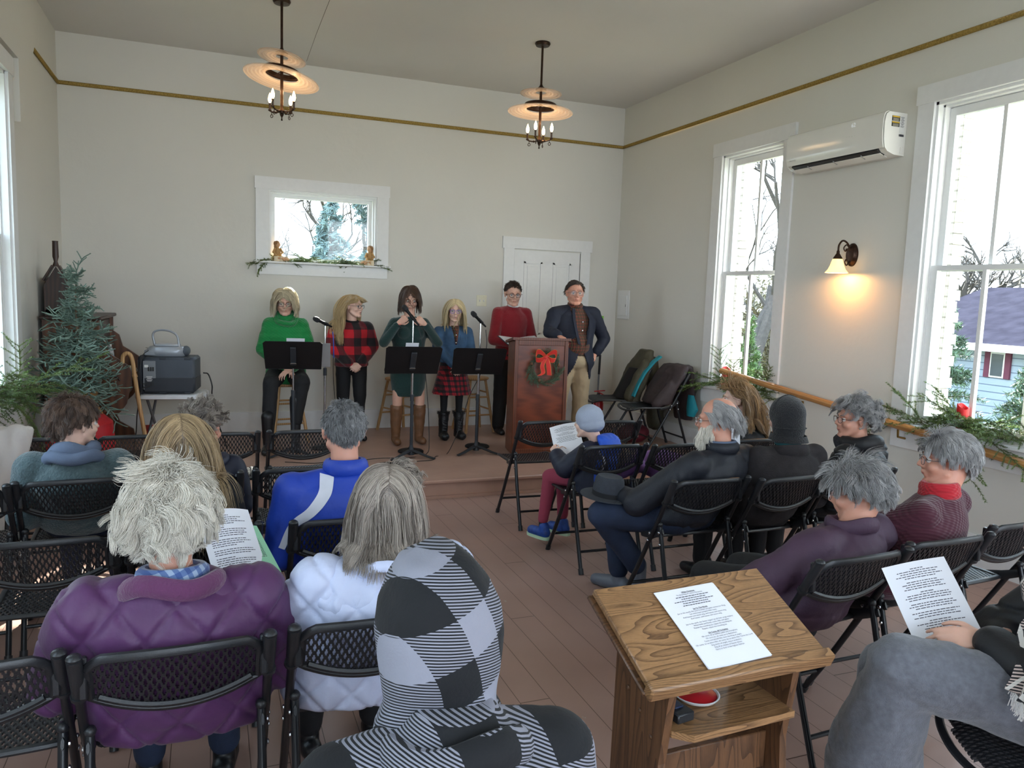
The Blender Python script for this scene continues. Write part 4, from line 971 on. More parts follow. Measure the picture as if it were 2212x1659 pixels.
t = thing('crate', 'reddish crate of cords below the folding table', 'crate', (-.40, 7.62, ZST), .1)
RBX = M('red_crate', rgb(168, 48, 36), .5)
g = G(); [g.box(c, d, bev=.003) for c, d in (((0, 0, .01), (.36, .26, .02)), ((-.17, 0, .13), (.02, .26, .24)), ((.17, 0, .13), (.02, .26, .24)), ((0, -.12, .13), (.36, .02, .24)), ((0, .12, .13), (.36, .02, .24)))]
part('box', g, RBX, t)
part('coiled_cord', G().tube([(.12*math.cos(a*.9), .08*math.sin(a), .23+.02*math.sin(a*.37)) for a in [k*.4 for k in range(60)]], .006, 6), M('orange_cord', rgb(196, 80, 40), .5), t)
t = thing('floor_speaker', 'black wedge speaker lying on the stage left of the folding table', 'speaker', (-.66, 6.62, ZST), math.radians(4))
part('cabinet', G().prism([(-.14, 0), (-.14, .06), (.02, .21), (.13, .21), (.16, 0)], .42, Matrix(((0, 0, 1, -.21), (1, 0, 0, 0), (0, 1, 0, 0), (0, 0, 0, 1)))), BLK, t, False)
part('grille', G().box((0, -.065, .142), (.38, .20, .008), Matrix.Rotation(.753, 3, 'X')), M('grille_black', (.02, .02, .022), .7, bump=1, bs=700), t)
# ---------------------------------------------------------------- reed organ
WAL = wood('walnut', rgb(70, 42, 28), rgb(122, 78, 50), (1, 1, .3), 5, .38, 6); WALD = wood('walnut_dark', rgb(30, 18, 12), rgb(70, 42, 28), (1, 1, .3), 9, .4, 8)
t = thing('reed_organ', 'antique carved walnut reed organ against the left wall behind the fir tree', 'organ', (XL+.03, 7.35, ZST))
def sideprof(y, th):  # profile in x (from wall) and z
    p = [(.0, 0), (0, 1.22), (.42, 1.22), (.42, 1.08), (.47, 1.04), (.50, .93), (.56, .89), (.64, .83), (.66, .78), (.66, .66), (.64, .60), (.62, .50), (.58, .44), (.50, .36), (.42, .28), (.46, .18), (.58, .10), (.60, 0)]
    return G().prism(p, th, Matrix(((1, 0, 0, 0), (0, 0, 1, y), (0, 1, 0, 0), (0, 0, 0, 1))))
part('side_panel', sideprof(.03, .035), WAL, t, False); part('side_panel', sideprof(1.05, .035), WAL, t, False)
part('case', G().box((.2, .55, .6), (.38, 1.0, 1.2), bev=.005).box((.33, .55, .60), (.50, 1.0, .20), bev=.005), WALD, t)
part('top_cornice', G().box((.215, .55, 1.235), (.46, 1.14, .03), bev=.008), WALD, t)
part('key_shelf', G().box((.5, .55, .70), (.24, 1.0, .03), bev=.004), WAL, t)
part('keyboard', G().box((.54, .55, .73), (.13, .9, .025), bev=.003), M('ivory', rgb(224, 216, 196), .4), t)
def scrollc(cx, cz, r0, turns, y, w=.009, sg=1): return G().tube([(cx+sg*r0*(1-k/40)*math.cos(turns*2*PI*k/40), y, cz+r0*(1-k/40)*math.sin(turns*2*PI*k/40)) for k in range(39)], [w*(1-.5*k/40) for k in range(39)], 8)
for cx, cz, r0, tn, sg in ((.44, .44, .075, 1.6, 1), (.47, .58, .06, 1.1, -1), (.52, .70, .05, 1.0, 1), (.28, .58, .05, 1.2, 1)): part('carved_scroll', scrollc(cx, cz, r0, tn, .022, .008, sg), WALD, t)
part('carved_bracket', G().lathe([(.0, -.02), (.04, -.02), (.05, 0), (.03, .01), (.018, .0), (.012, .018), (0, .02)], (.45, .02, .44), 20, Matrix.Rotation(PI/2, 3, 'X')), WAL, t)
# gabled top carving with finial
g = G(); my = Matrix(((1, 0, 0, 0), (0, 0, 1, .05), (0, 1, 0, 0), (0, 0, 0, 1)))
part('gable_panel', G().prism([(.02, 1.25), (.02, 1.50), (.11, 1.66), (.20, 1.50), (.20, 1.25)], .03, my), WALD, t, False)
for s in (-1, 1): part('gable_roof', G().box((.11+s*.055, .065, 1.605), (.145, .09, .018), Matrix.Rotation(s*1.06, 3, 'Y'), .003), WALD, t)
part('finial', G().loft([(.11, .065, 1.66, .028, .02), (.11, .065, 1.70, .014, .012), (.11, .065, 1.74, .024, .015), (.11, .065, 1.86, .022, .014), (.11, .065, 1.87, .024, .016)], 14), WALD, t)
part('shelf_gallery', G().box((.11, .55, 1.28), (.18, 1.0, .05), bev=.005).box((.03, .55, 1.42), (.03, .9, .3), bev=.01), WALD, t)
t = thing('sheet_rack', 'grey stack of booklets on the organ beside the water bottle', 'books', (-.70, 7.60, ZST+.752)); part('booklets', G().box((0, 0, .01), (.14, .2, .02), bev=.002).box((.005, .01, .028), (.13, .19, .012), .1, .002), GPL, t)
CLR = bpy.data.materials.new('clear_plastic'); CLR.use_nodes = True; _b = CLR.node_tree.nodes['Principled BSDF']; _b.inputs['Base Color'].default_value = (.9, .95, 1, 1); _b.inputs['Alpha'].default_value = .45; _b.inputs['Roughness'].default_value = .08
_w = _n(CLR.node_tree, 'ShaderNodeTexNoise'); CLR.node_tree.links.new(mixc(CLR.node_tree, _w.outputs[0], (.85, .92, .98), (.95, .98, 1)), _b.inputs['Base Color'])
t = thing('water_bottle', 'clear plastic water bottle with blue and white label on the organ', 'bottle', (-.825, 7.50, ZST+.81))
part('bottle_body', G().lathe([(.0, 0), (.031, .002), (.032, .05), (.029, .055), (.032, .06), (.032, .12), (.026, .15), (.013, .178), (.012, .19), (.0, .19)], n=20), CLR, t)
part('cap', G().lathe([(.014, .188), (.014, .204), (.0, .205)], n=16), WHT, t)
part('paper_label', G().lathe([(.0325, .055), (.0330, .056), (.0330, .10), (.0325, .101)], n=20, cap=False), M('label_blue', rgb(70, 110, 190), .4, var=.8, vs=40), t)
# ---------------------------------------------------------------- fir tree
t = thing('christmas_tree', 'small undecorated blue-green spruce in a burlap wrap at the left corner', 'tree', (-.985, 6.93, ZST))
g = G(); r = random.Random(31); g.mi = 0
trunk = bez([(0, 0, .5), (.01, 0, .9), (-.01, .01, 1.3), (.0, 0, 1.60)], 5); g.tube(trunk, [.022*(1-.8*i/(len(trunk)-1)) for i in range(len(trunk))], 7)
def fat(g, p, d, L_, r, rr, n=5, sag=.0, dep=1):
    pts = [V(p)]; d = V(d).normalized()
    for i in range(n):
        d = (d+V((r.gauss(0, .45), r.gauss(0, .45), r.gauss(0, .45)-sag))*.35).normalized(); pts.append(pts[-1]+d*L_/n)
    g.mi = 1; g.tube(pts, [rr*(1-.35*i/n) for i in range(n+1)], 5); needles(g, pts, 420, .011, .0013, r)
    if dep:
        for i in range(1, n+1):
            for q in (-1, 1):
                if r.random() < .85:
                    tt = (pts[i]-pts[i-1]).normalized(); sd = tt.cross(V((r.gauss(0, .4), r.gauss(0, .4), 1)))
                    if sd.length > .05: fat(g, pts[i], tt*.7+sd.normalized()*q*.8+V((0, 0, r.uniform(-.1, .5))), L_*.36*r.uniform(.6, 1.3), r, rr*.9, 3, -.1, dep-1)
for k in range(230):
    z = .62+1.0*(r.random()**1.25); fr = (1.70-z)/1.08; L_ = (.05+.33*fr)*r.uniform(.6, 1.12); a = r.random()*2*PI
    fat(g, (0, 0, z), (math.cos(a), math.sin(a), .35-.35*fr+r.uniform(-.2, .2)), L_, r, .0058, 5, .15, 1)
fat(g, (0, 0, 1.52), (0, 0, 1), .22, r, .0055, 4, 0, 1)
part('foliage', g, [BARK, GSPR], t, False)
part('burlap_wrap', G().loft([(0, 0, .40, .19, .19), (0, 0, .50, .16, .16), (0.01, 0, .58, .10, .11), (0, .01, .66, .13, .12), (0, 0, .70, .06, .07)], 20), M('burlap_brown', rgb(148, 110, 66), .95, var=.3, vs=30, bump=1, bs=60), t)
RBG = M('red_bag', rgb(196, 28, 40), .5, bump=.2, bs=30)
part('red_cover', G().loft([(0, -.02, 0, .24, .24), (0, -.02, .25, .25, .25), (0, -.02, .42, .235, .235), (0, -.02, .50, .15, .15)], 24), RBG, t)
# ---------------------------------------------------------------- mop, extinguisher, coats on the stage chairs
t = thing('mop', 'floor mop with grey handle and green grip leaning in the right back corner', 'mop', (4.45, 8.42, ZST))
part('handle', G().tube([(0, 0, .04), (.03, .02, 1.22)], .011, 10), GRT, t); part('grip', G().tube([(.03, .02, 1.2), (.032, .021, 1.34)], [.014, .016], 10), M('green_plastic', rgb(120, 190, 50), .4), t)
part('black_sleeve', G().tube([(.014, .009, .62), (.022, .014, .86)], .014, 10), BLK, t); part('mop_head', G().loft([(0, 0, 0, .15, .06), (0, 0, .03, .14, .05), (0, 0, .06, .03, .02)], 20), M('mop_grey', rgb(110, 110, 112), .9, bump=1, bs=200), t)
t = thing('fire_extinguisher', 'red fire extinguisher standing on the stage beside the khaki trousers', 'fire extinguisher', (4.22, 7.95, ZST))
REX = M('extinguisher_red', rgb(176, 24, 34), .3)
part('cylinder', G().lathe([(.0, 0), (.055, 0), (.06, .01), (.06, .33), (.045, .375), (.02, .39), (.018, .41), (0, .41)], n=24), REX, t)
part('valve', G().box((0, 0, .43), (.03, .03, .04), bev=.004), BLK, t)
part('lever', G().box((.01, 0, .475), (.14, .018, .012), Matrix.Rotation(-.05, 3, 'Y'), .003), REX, t); part('lever', G().box((.05, 0, .435), (.12, .018, .012), Matrix.Rotation(.45, 3, 'Y'), .003), REX, t)
part('hose', G().tube(bez([(-.02, 0, .43), (-.07, 0, .40), (-.08, 0, .25), (-.07, 0, .15)], 6), .009, 8), BLK, t)
part('paper_label', G().lathe([(.0605, .12), (.0608, .121), (.0608, .25), (.0605, .251)], n=24, cap=False), WHT, t)
t = thing('boombox', '', '') if 0 else None
# ---------------------------------------------------------------- outside the windows
def mat_lawn():
    m, nt, b = newmat('lawn', .95); v, x, y, z = coords(nt); n = _n(nt, 'ShaderNodeTexNoise'); n.inputs['Scale'].default_value = .6; n.inputs['Detail'].default_value = 8; nt.links.new(v, n.inputs[0])
    nt.links.new(mixc(nt, n.outputs[0], rgb(74, 84, 50), rgb(118, 116, 80)), b.inputs['Base Color']); return m
GZ = -1.2
g = G(); g.box((XR+WT+.02+25, 12, GZ-.05), (50, 90, .1)); g.box(((XR+XL)/2, YB+WT+30, GZ-.05), (XR-XL+2*WT, 58, .1)); g.box((XL-WT-15, 10, GZ-.05), (29, 90, .1))
struct('ground', g, mat_lawn())
TBARK = M('tree_bark', rgb(64, 58, 54), .9, var=.3, vs=12)
def bare_tree(label, x, y, h, seed, spread=.55, lv=5, r0=.16, lean_=(0, 0), col=None):
    g = G(); r = random.Random(seed)
    def br(p, d, L_, rr, k):
        pts = [p]; n = 4
        for i in range(n):
            d = (d+V((r.gauss(0, .16), r.gauss(0, .16), r.gauss(0, .1)+.03))).normalized(); pts.append(pts[-1]+d*L_/n)
        g.tube(pts, [rr*(1-.35*i/n) for i in range(n+1)], 5 if k > 2 else 3, cap=False)
        if k == 0: return
        for q in range(3 if k > 1 else 4):
            i = r.choice((2, 3, 4)); a = r.random()*2*PI; o1 = d.orthogonal().normalized(); o2 = d.cross(o1)
            br(pts[i], (d+(o1*math.cos(a)+o2*math.sin(a))*spread*r.uniform(.8, 1.7)).normalized(), L_*r.uniform(.55, .78), rr*.58, k-1)
    br(V((0, 0, 0)), V((lean_[0], lean_[1], 1)).normalized(), h*.36, r0, lv)
    return solo('bare_tree', g, TBARK, label, 'tree', 'bare trees outside the windows', True, (x, y, GZ))
bare_tree('big bare tree seen through the far right window', 11.5, 14.1, 9.5, 3, .6, 5, .16)
bare_tree('bare tree with upswept branches seen through the near right window', 22, 17.4, 7.8, 8, .75, 5, .30)
bare_tree('distant bare tree seen low through the near right window behind the house', 27, 20.0, 8.5, 12, .6, 5, .3)
bare_tree('thin bare tree seen through the back window at left', 2.0, 20, 8.0, 14, .6, 4, .12)
bare_tree('bare tree behind the drooping spruce beyond the back window', 5.2, 24, 10, 17, .6, 5, .2)
LEAFM = needle_mat('spruce_outside', rgb(44, 66, 50), rgb(92, 116, 88)); LEAFB = needle_mat('spruce_outside_blue', rgb(58, 80, 84), rgb(110, 134, 132)); LEAFY = needle_mat('arborvitae', rgb(50, 78, 38), rgb(96, 122, 66))
def conifer(label, x, y, h, w_, seed, mat, droop=.25, n=110, ln=.09, name='conifer'):
    t = thing(name, label, 'tree', (x, y, GZ)); g = G(); r = random.Random(seed)
    part('trunk', G().tube([(0, 0, 0), (0, 0, h*.96)], [h*.02, .01], 8), TBARK, t)
    for k in range(n):
        z = h*(.06+.93*(k/n)**.9); L_ = w_*(1-(z/h)**1.15)*r.uniform(.7, 1.1)+.05; a = r.random()*2*PI; d = V((math.cos(a), math.sin(a), .25))
        pts = [V((0, 0, z))]
        for i in range(5):
            d = (d+V((r.gauss(0, .1), r.gauss(0, .1), -droop))*.5).normalized(); pts.append(pts[-1]+d*L_/5)
        g.mi = 0; g.tube(pts, [.012*(1-.7*i/5) for i in range(6)], 3, cap=False)
        needles(g, pts, 110, ln*1.5, ln*.14, r)
        for i in (2, 3, 4, 5):
            for q in (-1, 1):
                sd = (pts[i]-pts[i-1]).normalized().cross(V((0, 0, 1)))
                if sd.length < .05: continue
                e = pts[i]+(sd.normalized()*q+V((0, 0, -droop*1.6)))*L_*.25; needles(g, [pts[i], e], 110, ln, ln*.13, r)
    part('foliage', g, [TBARK, mat], t, False); return t
conifer('spruce just outside the near right window, at its left', 8.6, 7.05, 3.1, .95, 41, LEAFM, .15, 120, .07)
conifer('bushy young spruce outside the near right window at the right edge', 8.9, 6.05, 2.5, .9, 42, LEAFM, .1, 110, .07)
conifer('tall drooping blue spruce outside the small back window', 2.25, 16, 4.9, 1.7, 43, LEAFB, .45, 120, .12)
conifer('columnar green arborvitae outside the far right window', 9.0, 11.3, 2.7, .5, 44, LEAFY, -.3, 120, .06)
conifer('second arborvitae outside the far right window', 9.6, 11.0, 2.5, .5, 45, LEAFY, -.3, 110, .06)
conifer('dark spruce outside at the far right of the back window', 3.15, 16.5, 8.5, .9, 46, LEAFB, .3, 100, .12)
g = G(); r = random.Random(50)
for k in range(30): sprig(g, (r.uniform(-.5, .5), r.uniform(-.8, .8), .0), (r.uniform(-.5, .5), r.uniform(-.5, .5), 1), r.uniform(.4, .7), r, .008, 1, sag=0, dens=90, ln=.06, w=.012, n=5, wob=.3)
solo('shrub', g, [TBARK, needle_mat('yellow_leaves', rgb(150, 136, 50), rgb(186, 170, 80))], 'low yellow shrub on the lawn outside the near right window', 'shrub', None, False, (12.2, 8.9, GZ))
# neighbouring house
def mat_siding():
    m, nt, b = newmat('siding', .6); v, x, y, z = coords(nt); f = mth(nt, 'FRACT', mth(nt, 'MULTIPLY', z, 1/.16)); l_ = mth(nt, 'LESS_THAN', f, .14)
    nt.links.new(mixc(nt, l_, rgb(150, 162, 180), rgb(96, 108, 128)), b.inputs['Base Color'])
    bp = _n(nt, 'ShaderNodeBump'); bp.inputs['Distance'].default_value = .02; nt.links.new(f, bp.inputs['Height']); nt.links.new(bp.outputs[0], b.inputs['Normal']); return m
t = thing('house', 'neighbouring white sided house with grey shingle roof beyond the near right window', 'house', (16.3, 13, GZ))
part('wall', G().box((4, -3.5, 1.1), (8, 11, 2.2)), mat_siding(), t, False)
RF = M('shingles', rgb(52, 50, 60), 1.0, spec=0, var=.2, vs=3, bump=.4, bs=20)
part('roof', G().prism([(-.5, 2.15), (4, 3.6), (8.5, 2.15)], 12, Matrix(((1, 0, 0, 0), (0, 0, 1, -9.5), (0, 1, 0, 0), (0, 0, 0, 1)))), RF, t, False)
part('fascia', G().box((-.5, -3.5, 2.14), (.06, 12, .16)), TRIM, t)
for yy in (-1.05,):
    wd = part('window', G().box((-.02, yy, 1.75), (.06, .34, .56)), TRIM, t)
    part('pane', G().box((-.055, yy, 1.75), (.02, .27, .49)), M('dark_pane', (.05, .06, .08), .1), wd)
    for s in (-1, 1): part('shutter', G().box((-.03, yy+s*.24, 1.75), (.05, .13, .58)), M('maroon_shutter', rgb(96, 40, 62), .6), t)
t = thing('garden_bench', 'white slatted bench on the lawn outside the near right window', 'bench', (10.6, 8.35, GZ), 1.2)
for k in range(5): part('slat', G().box((0, .02*k, .45+.11*k), (.9, .03, .07), bev=.005), TRIM, t)
for s in (-1, 1): part('leg', G().box((s*.42, .03, .45), (.06, .06, .9), bev=.005), TRIM, t)
part('seat', G().box((0, -.22, .42), (.9, .42, .03), bev=.005), TRIM, t)
t = thing('wire_fence', 'wire mesh garden fence outside the far right window', 'fence', (8.2, 10.6, GZ)); 
for k in range(14): part('wire', G().tube([(0, -1.6, .15+k*.1), (0, 1.6, .15+k*.1)], .004, 4), GRT, t)
for k in range(22): part('wire', G().tube([(0, -1.55+k*.15, .1), (0, -1.55+k*.15, 1.5)], .003, 4), GRT, t)

r = random.Random(77)
HEDGE = needle_mat('distant_brush', rgb(88, 84, 64), rgb(124, 116, 88))
for k in range(5):
    g = G(); r = random.Random(70+k)
    for j in range(26): sprig(g, (r.uniform(-1.4, 1.4), r.uniform(-1.4, 1.4), 0), (r.uniform(-.5, .5), r.uniform(-.5, .5), 1.2), r.uniform(1.6, 3.2), r, .02, 1, sag=0, dens=26, ln=.16, w=.03, n=6, wob=.3)
    solo('bush', g, [TBARK, HEDGE], 'tall olive brown brush beyond the far right window', 'bush', 'brush beyond the far right window', False, (13.5+k*.9, 16.2+k*1.9, GZ))
# ---------------------------------------------------------------- people: shared builders
def remesh(g, vox, smooth=4):
    me = g.mesh('tmp', [], False); o = bpy.data.objects.new('tmp', me); COL.objects.link(o)
    m = o.modifiers.new('r', 'REMESH'); m.mode = 'VOXEL'; m.voxel_size = vox; m.use_smooth_shade = True
    s = o.modifiers.new('s', 'SMOOTH'); s.factor = .5; s.iterations = smooth
    dg = bpy.context.evaluated_depsgraph_get(); dg.update(); ev = o.evaluated_get(dg)
    me2 = bpy.data.meshes.new_from_object(ev); bpy.data.objects.remove(o); bpy.data.meshes.remove(me); return me2
def vco(me):
    a = np.empty(len(me.vertices)*3, dtype=np.float32); me.vertices.foreach_get('co', a); return a.reshape(-1, 3)
def setco(me, a): me.vertices.foreach_set('co', a.astype(np.float32).ravel()); me.update()
def vno(me):
    a = np.empty(len(me.vertices)*3, dtype=np.float32); me.vertices.foreach_get('normal', a); return a.reshape(-1, 3)
class VN:  # cheap numpy value noise
    def __init__(s, seed): s.t = np.random.RandomState(seed).rand(32, 32, 32)
    def __call__(s, p):
        i = np.floor(p).astype(int); f = p-i; f = f*f*(3-2*f); r = 0
        for dx in (0, 1):
            for dy in (0, 1):
                for dz in (0, 1):
                    w_ = (f[:, 0] if dx else 1-f[:, 0])*(f[:, 1] if dy else 1-f[:, 1])*(f[:, 2] if dz else 1-f[:, 2])
                    r = r+w_*s.t[(i[:, 0]+dx) % 32, (i[:, 1]+dy) % 32, (i[:, 2]+dz) % 32]
        return r*2-1
NZ = VN(1)
def folds(me, amp, sc=(9, 9, 5), seed=0, ridge=True):
    """soft cloth folds pushed along the normals"""
    c = vco(me); n = vno(me); p = c*np.array(sc)+seed*7.3; w = np.stack([NZ(p*.6+3), NZ(p*.6+9), NZ(p*.6+17)], 1)*.9
    a = NZ(p+w); b = NZ(p*2.1+w*1.5+5)
    v = (1-np.abs(a)*2)*.6+(1-np.abs(b)*2)*.3 if ridge else a*.7+b*.3
    setco(me, c+n*(v*amp)[:, None]); return me
def quilt(me, amp, s=.11, kind='diamond', zoff=0):
    c = vco(me); n = vno(me)
    if kind == 'diamond':
        u = (c[:, 0]+c[:, 2]*.85+zoff)/s; v = (c[:, 0]-c[:, 2]*.85)/s
        d = np.minimum(np.abs(u-np.round(u)), np.abs(v-np.round(v)))*2
    else:
        u = (c[:, 2]+.15*np.abs(c[:, 0])+zoff)/s; d = np.abs(u-np.round(u))*2
    h = np.minimum(1, d*3.2)**.5-1
    setco(me, c+n*(h*amp)[:, None]); return me
def ground_clip(me, z=0.0):
    c = vco(me); c[:, 2] = np.maximum(c[:, 2], z); setco(me, c); return me
SKIN = {}
def skin(tone):
    if tone not in SKIN:
        c = {'fair': rgb(214, 168, 148), 'ruddy': rgb(206, 148, 126), 'mid': rgb(196, 148, 122), 'pale': rgb(226, 186, 168)}[tone]
        SKIN[tone] = M('skin_'+tone, c, .5, var=.07, vs=14, bump=.05, bs=150, Subsurface_Weight=.08)
    return SKIN[tone]
EYEW = M('eye_white', rgb(214, 208, 204), .2, var=.01); IRIS = M('iris', rgb(60, 66, 70), .2); LIP = M('lip', rgb(176, 96, 92), .45)
LENS = bpy.data.materials.new('spectacle_lens'); LENS.use_nodes = True; _b = LENS.node_tree.nodes['Principled BSDF']; _b.inputs['Alpha'].default_value = .12; _b.inputs['Roughness'].default_value = .05
_w = _n(LENS.node_tree, 'ShaderNodeTexNoise'); LENS.node_tree.links.new(mixc(LENS.node_tree, _w.outputs[0], (.8, .85, .9), (.9, .92, .98)), _b.inputs['Base Color'])
def head_shapes(g, Hm, beard=False, jaw=1.0, ears=True):
    """face looks along +y of the head frame; origin mid-head; about .23 tall"""
    R3 = Hm.to_3x3(); sc = R3.to_scale()[0]; R3n = R3.normalized()
    P = lambda x, y, z: Hm @ V((x, y, z))
    E = lambda x, y, z, a, b, c: g.ell(P(x, y, z), (a*sc, b*sc, c*sc), R3n, 20, 14)
    K = lambda a, b, ra, rb: g.cap(P(*a), P(*b), ra*sc, rb*sc, 10)
    E(0, -.018, .030, .076, .096, .086); E(0, .022, -.030, .061*jaw, .068, .082); E(0, .042, -.078, .042*jaw, .040, .034); K((-.012, .078, -.098), (.012, .078, -.098), .0165, .0165)
    for s in (-1, 1):
        E(s*.036, .058, -.030, .026, .026, .024); K((s*.016, .079, .024), (s*.046, .068, .022), .0105, .009)
        K((s*.050, .01, -.055), (s*.030, .06, -.092), .020*jaw, .016); E(s*.0105, .093, -.030, .0088, .0105, .0078)
        if ears:
            E(s*.079, -.008, -.006, .007, .017, .031); K((s*.083, -.012, .020), (s*.086, -.020, -.002), .0055, .0055); K((s*.076, -.002, -.030), (s*.078, -.008, -.020), .007, .008)
    K((0, .083, .016), (0, .107, -.022), .0078, .0108); K((0, .089, -.048), (0, .090, -.052), .010, .012)
    K((-.018, .084, -.056), (.018, .084, -.056), .0075, .0075); K((-.015, .084, -.067), (.015, .084, -.067), .0075, .0075)
def face_parts(root, Hm, look=0, glasses=None, brow=None, lips=LIP, eyes=1):
    sc = Hm.to_3x3().to_scale()[0]; R3 = Hm.to_3x3().normalized(); P = lambda x, y, z: Hm @ V((x, y, z))
    SK = root['_skin'] if '_skin' in root else None
    for s in (-1, 1):
        if eyes:
            e = part('eye', G().ell(P(s*.031, .0745, .000), .0118*sc, None, 14, 10), EYEW, root)
            part('iris', G().ell(P(s*.031+look*.003, .0845, -.001-.002*(eyes == 2)), (.0052*sc, .0028*sc, .0052*sc), R3, 12, 8), IRIS, e)
            g = G()
            up = [P(s*.031+x, .0842-abs(x)*.32, .0058-abs(x)*.28-(.005 if eyes == 2 else 0)) for x in (-.013, -.008, 0, .008, .013)]; g.tube(up, [.0012, .0026*(1.5 if eyes == 2 else 1), .0034*(1.7 if eyes == 2 else 1), .0026, .0012], 6)
            part('eyelash', g, M('lash', rgb(70, 52, 44), .7), root)
        if brow: part('eyebrow', G().tube([P(s*.014, .0905, .020), P(s*.030, .089, .0262), P(s*.048, .077, .0215)], [.0028*sc, .0036*sc, .0012], 6, flat=.7), brow, root)
    part('lips', G().tube([P(-.021, .0835, -.061), P(-.010, .0915, -.0595), P(0, .0930, -.060), P(.010, .0915, -.0595), P(.021, .0835, -.061)], [.0012, .0042*sc, .0046*sc, .0042*sc, .0012], 8), lips, root)
    if glasses:
        f, r0, sh = glasses; gt = part('glasses', G().tube([P(-.008, .1005, .004), P(0, .104, .006), P(.008, .1005, .004)], .0016*sc, 6), f, root)
        for s in (-1, 1):
            ring = [P(s*.032+.0235*sh*math.copysign(abs(math.cos(a))**.75, math.cos(a)), .1010-abs(.0235*math.cos(a)+.0)*.22*(1 if math.cos(a)*s > 0 else .3), -.001+.0175*math.copysign(abs(math.sin(a))**.8, math.sin(a))) for a in [2*PI*k/20 for k in range(21)]]
            part('rim', G().tube(ring, r0*sc, 6), f, gt)
            part('lens', G().add(ring[:20], [tuple(range(20))]), LENS, gt, False)
            part('temple', G().tube([P(s*.056, .094, .006), P(s*.080, .07, .006), P(s*.084, -.005, .006), P(s*.083, -.02, -.004)], .0016*sc, 6), f, gt)
def hand_shapes(g, w, d, n, side=1, curl=.5, s=1.0, thumb=.6, spread=.06):
    """w wrist, d direction to the fingertips, n back-of-hand normal, side: thumb on side*(d x n)"""
    w, d, n = V(w), V(d).normalized(), V(n); n = (n-d*n.dot(d)).normalized(); t = d.cross(n).normalized()*side
    for k in range(4):
        o_ = (1.5-k)*.0195*s; kn = w+d*(.086-.004*abs(k-1))*s+t*o_; g.cap(w+d*.012*s+t*o_*.55, kn, .0135*s, .0105*s, 8)
    L_ = [(.040, .025, .021), (.045, .029, .022), (.041, .027, .021), (.032, .021, .019)]
    for k in range(4):
        o_ = (1.5-k)*.0195*s; p = w+d*(.088-.004*abs(k-1))*s+t*o_; a = .15; dd = d
        for j, l in enumerate(L_[k]):
            a += curl*(.75 if j == 0 else 1.0)*(1+.08*k); dd = (d*math.cos(a)-n*math.sin(a)+t*spread*(1.5-k)).normalized()
            q = p+dd*l*s; g.cap(p, q, (.0088-.0009*j)*s, (.0082-.0011*j)*s, 8); p = q
    p = w+d*.022*s+t*.020*s-n*.004*s; q = p+(d*.7+t*.75-n*.35*thumb).normalized()*.042*s; g.cap(p, q, .0135*s, .0105*s, 8)
    q2 = q+(d*.95+t*.25-n*.5*thumb).normalized()*.030*s; g.cap(q, q2, .0100*s, .0088*s, 8); q3 = q2+(d-t*.1-n*.6*thumb).normalized()*.024*s; g.cap(q2, q3, .0088*s, .0072*s, 8)
def headm(p, yaw=0, pitch=0, roll=0, s=1.0):
    """yaw + turns to own left, pitch + looks down"""
    return Matrix.Translation(V(p)) @ Matrix.Rotation(math.radians(yaw), 4, 'Z') @ Matrix.Rotation(math.radians(-pitch), 4, 'X') @ Matrix.Rotation(math.radians(roll), 4, 'Y') @ Matrix.Scale(s, 4)
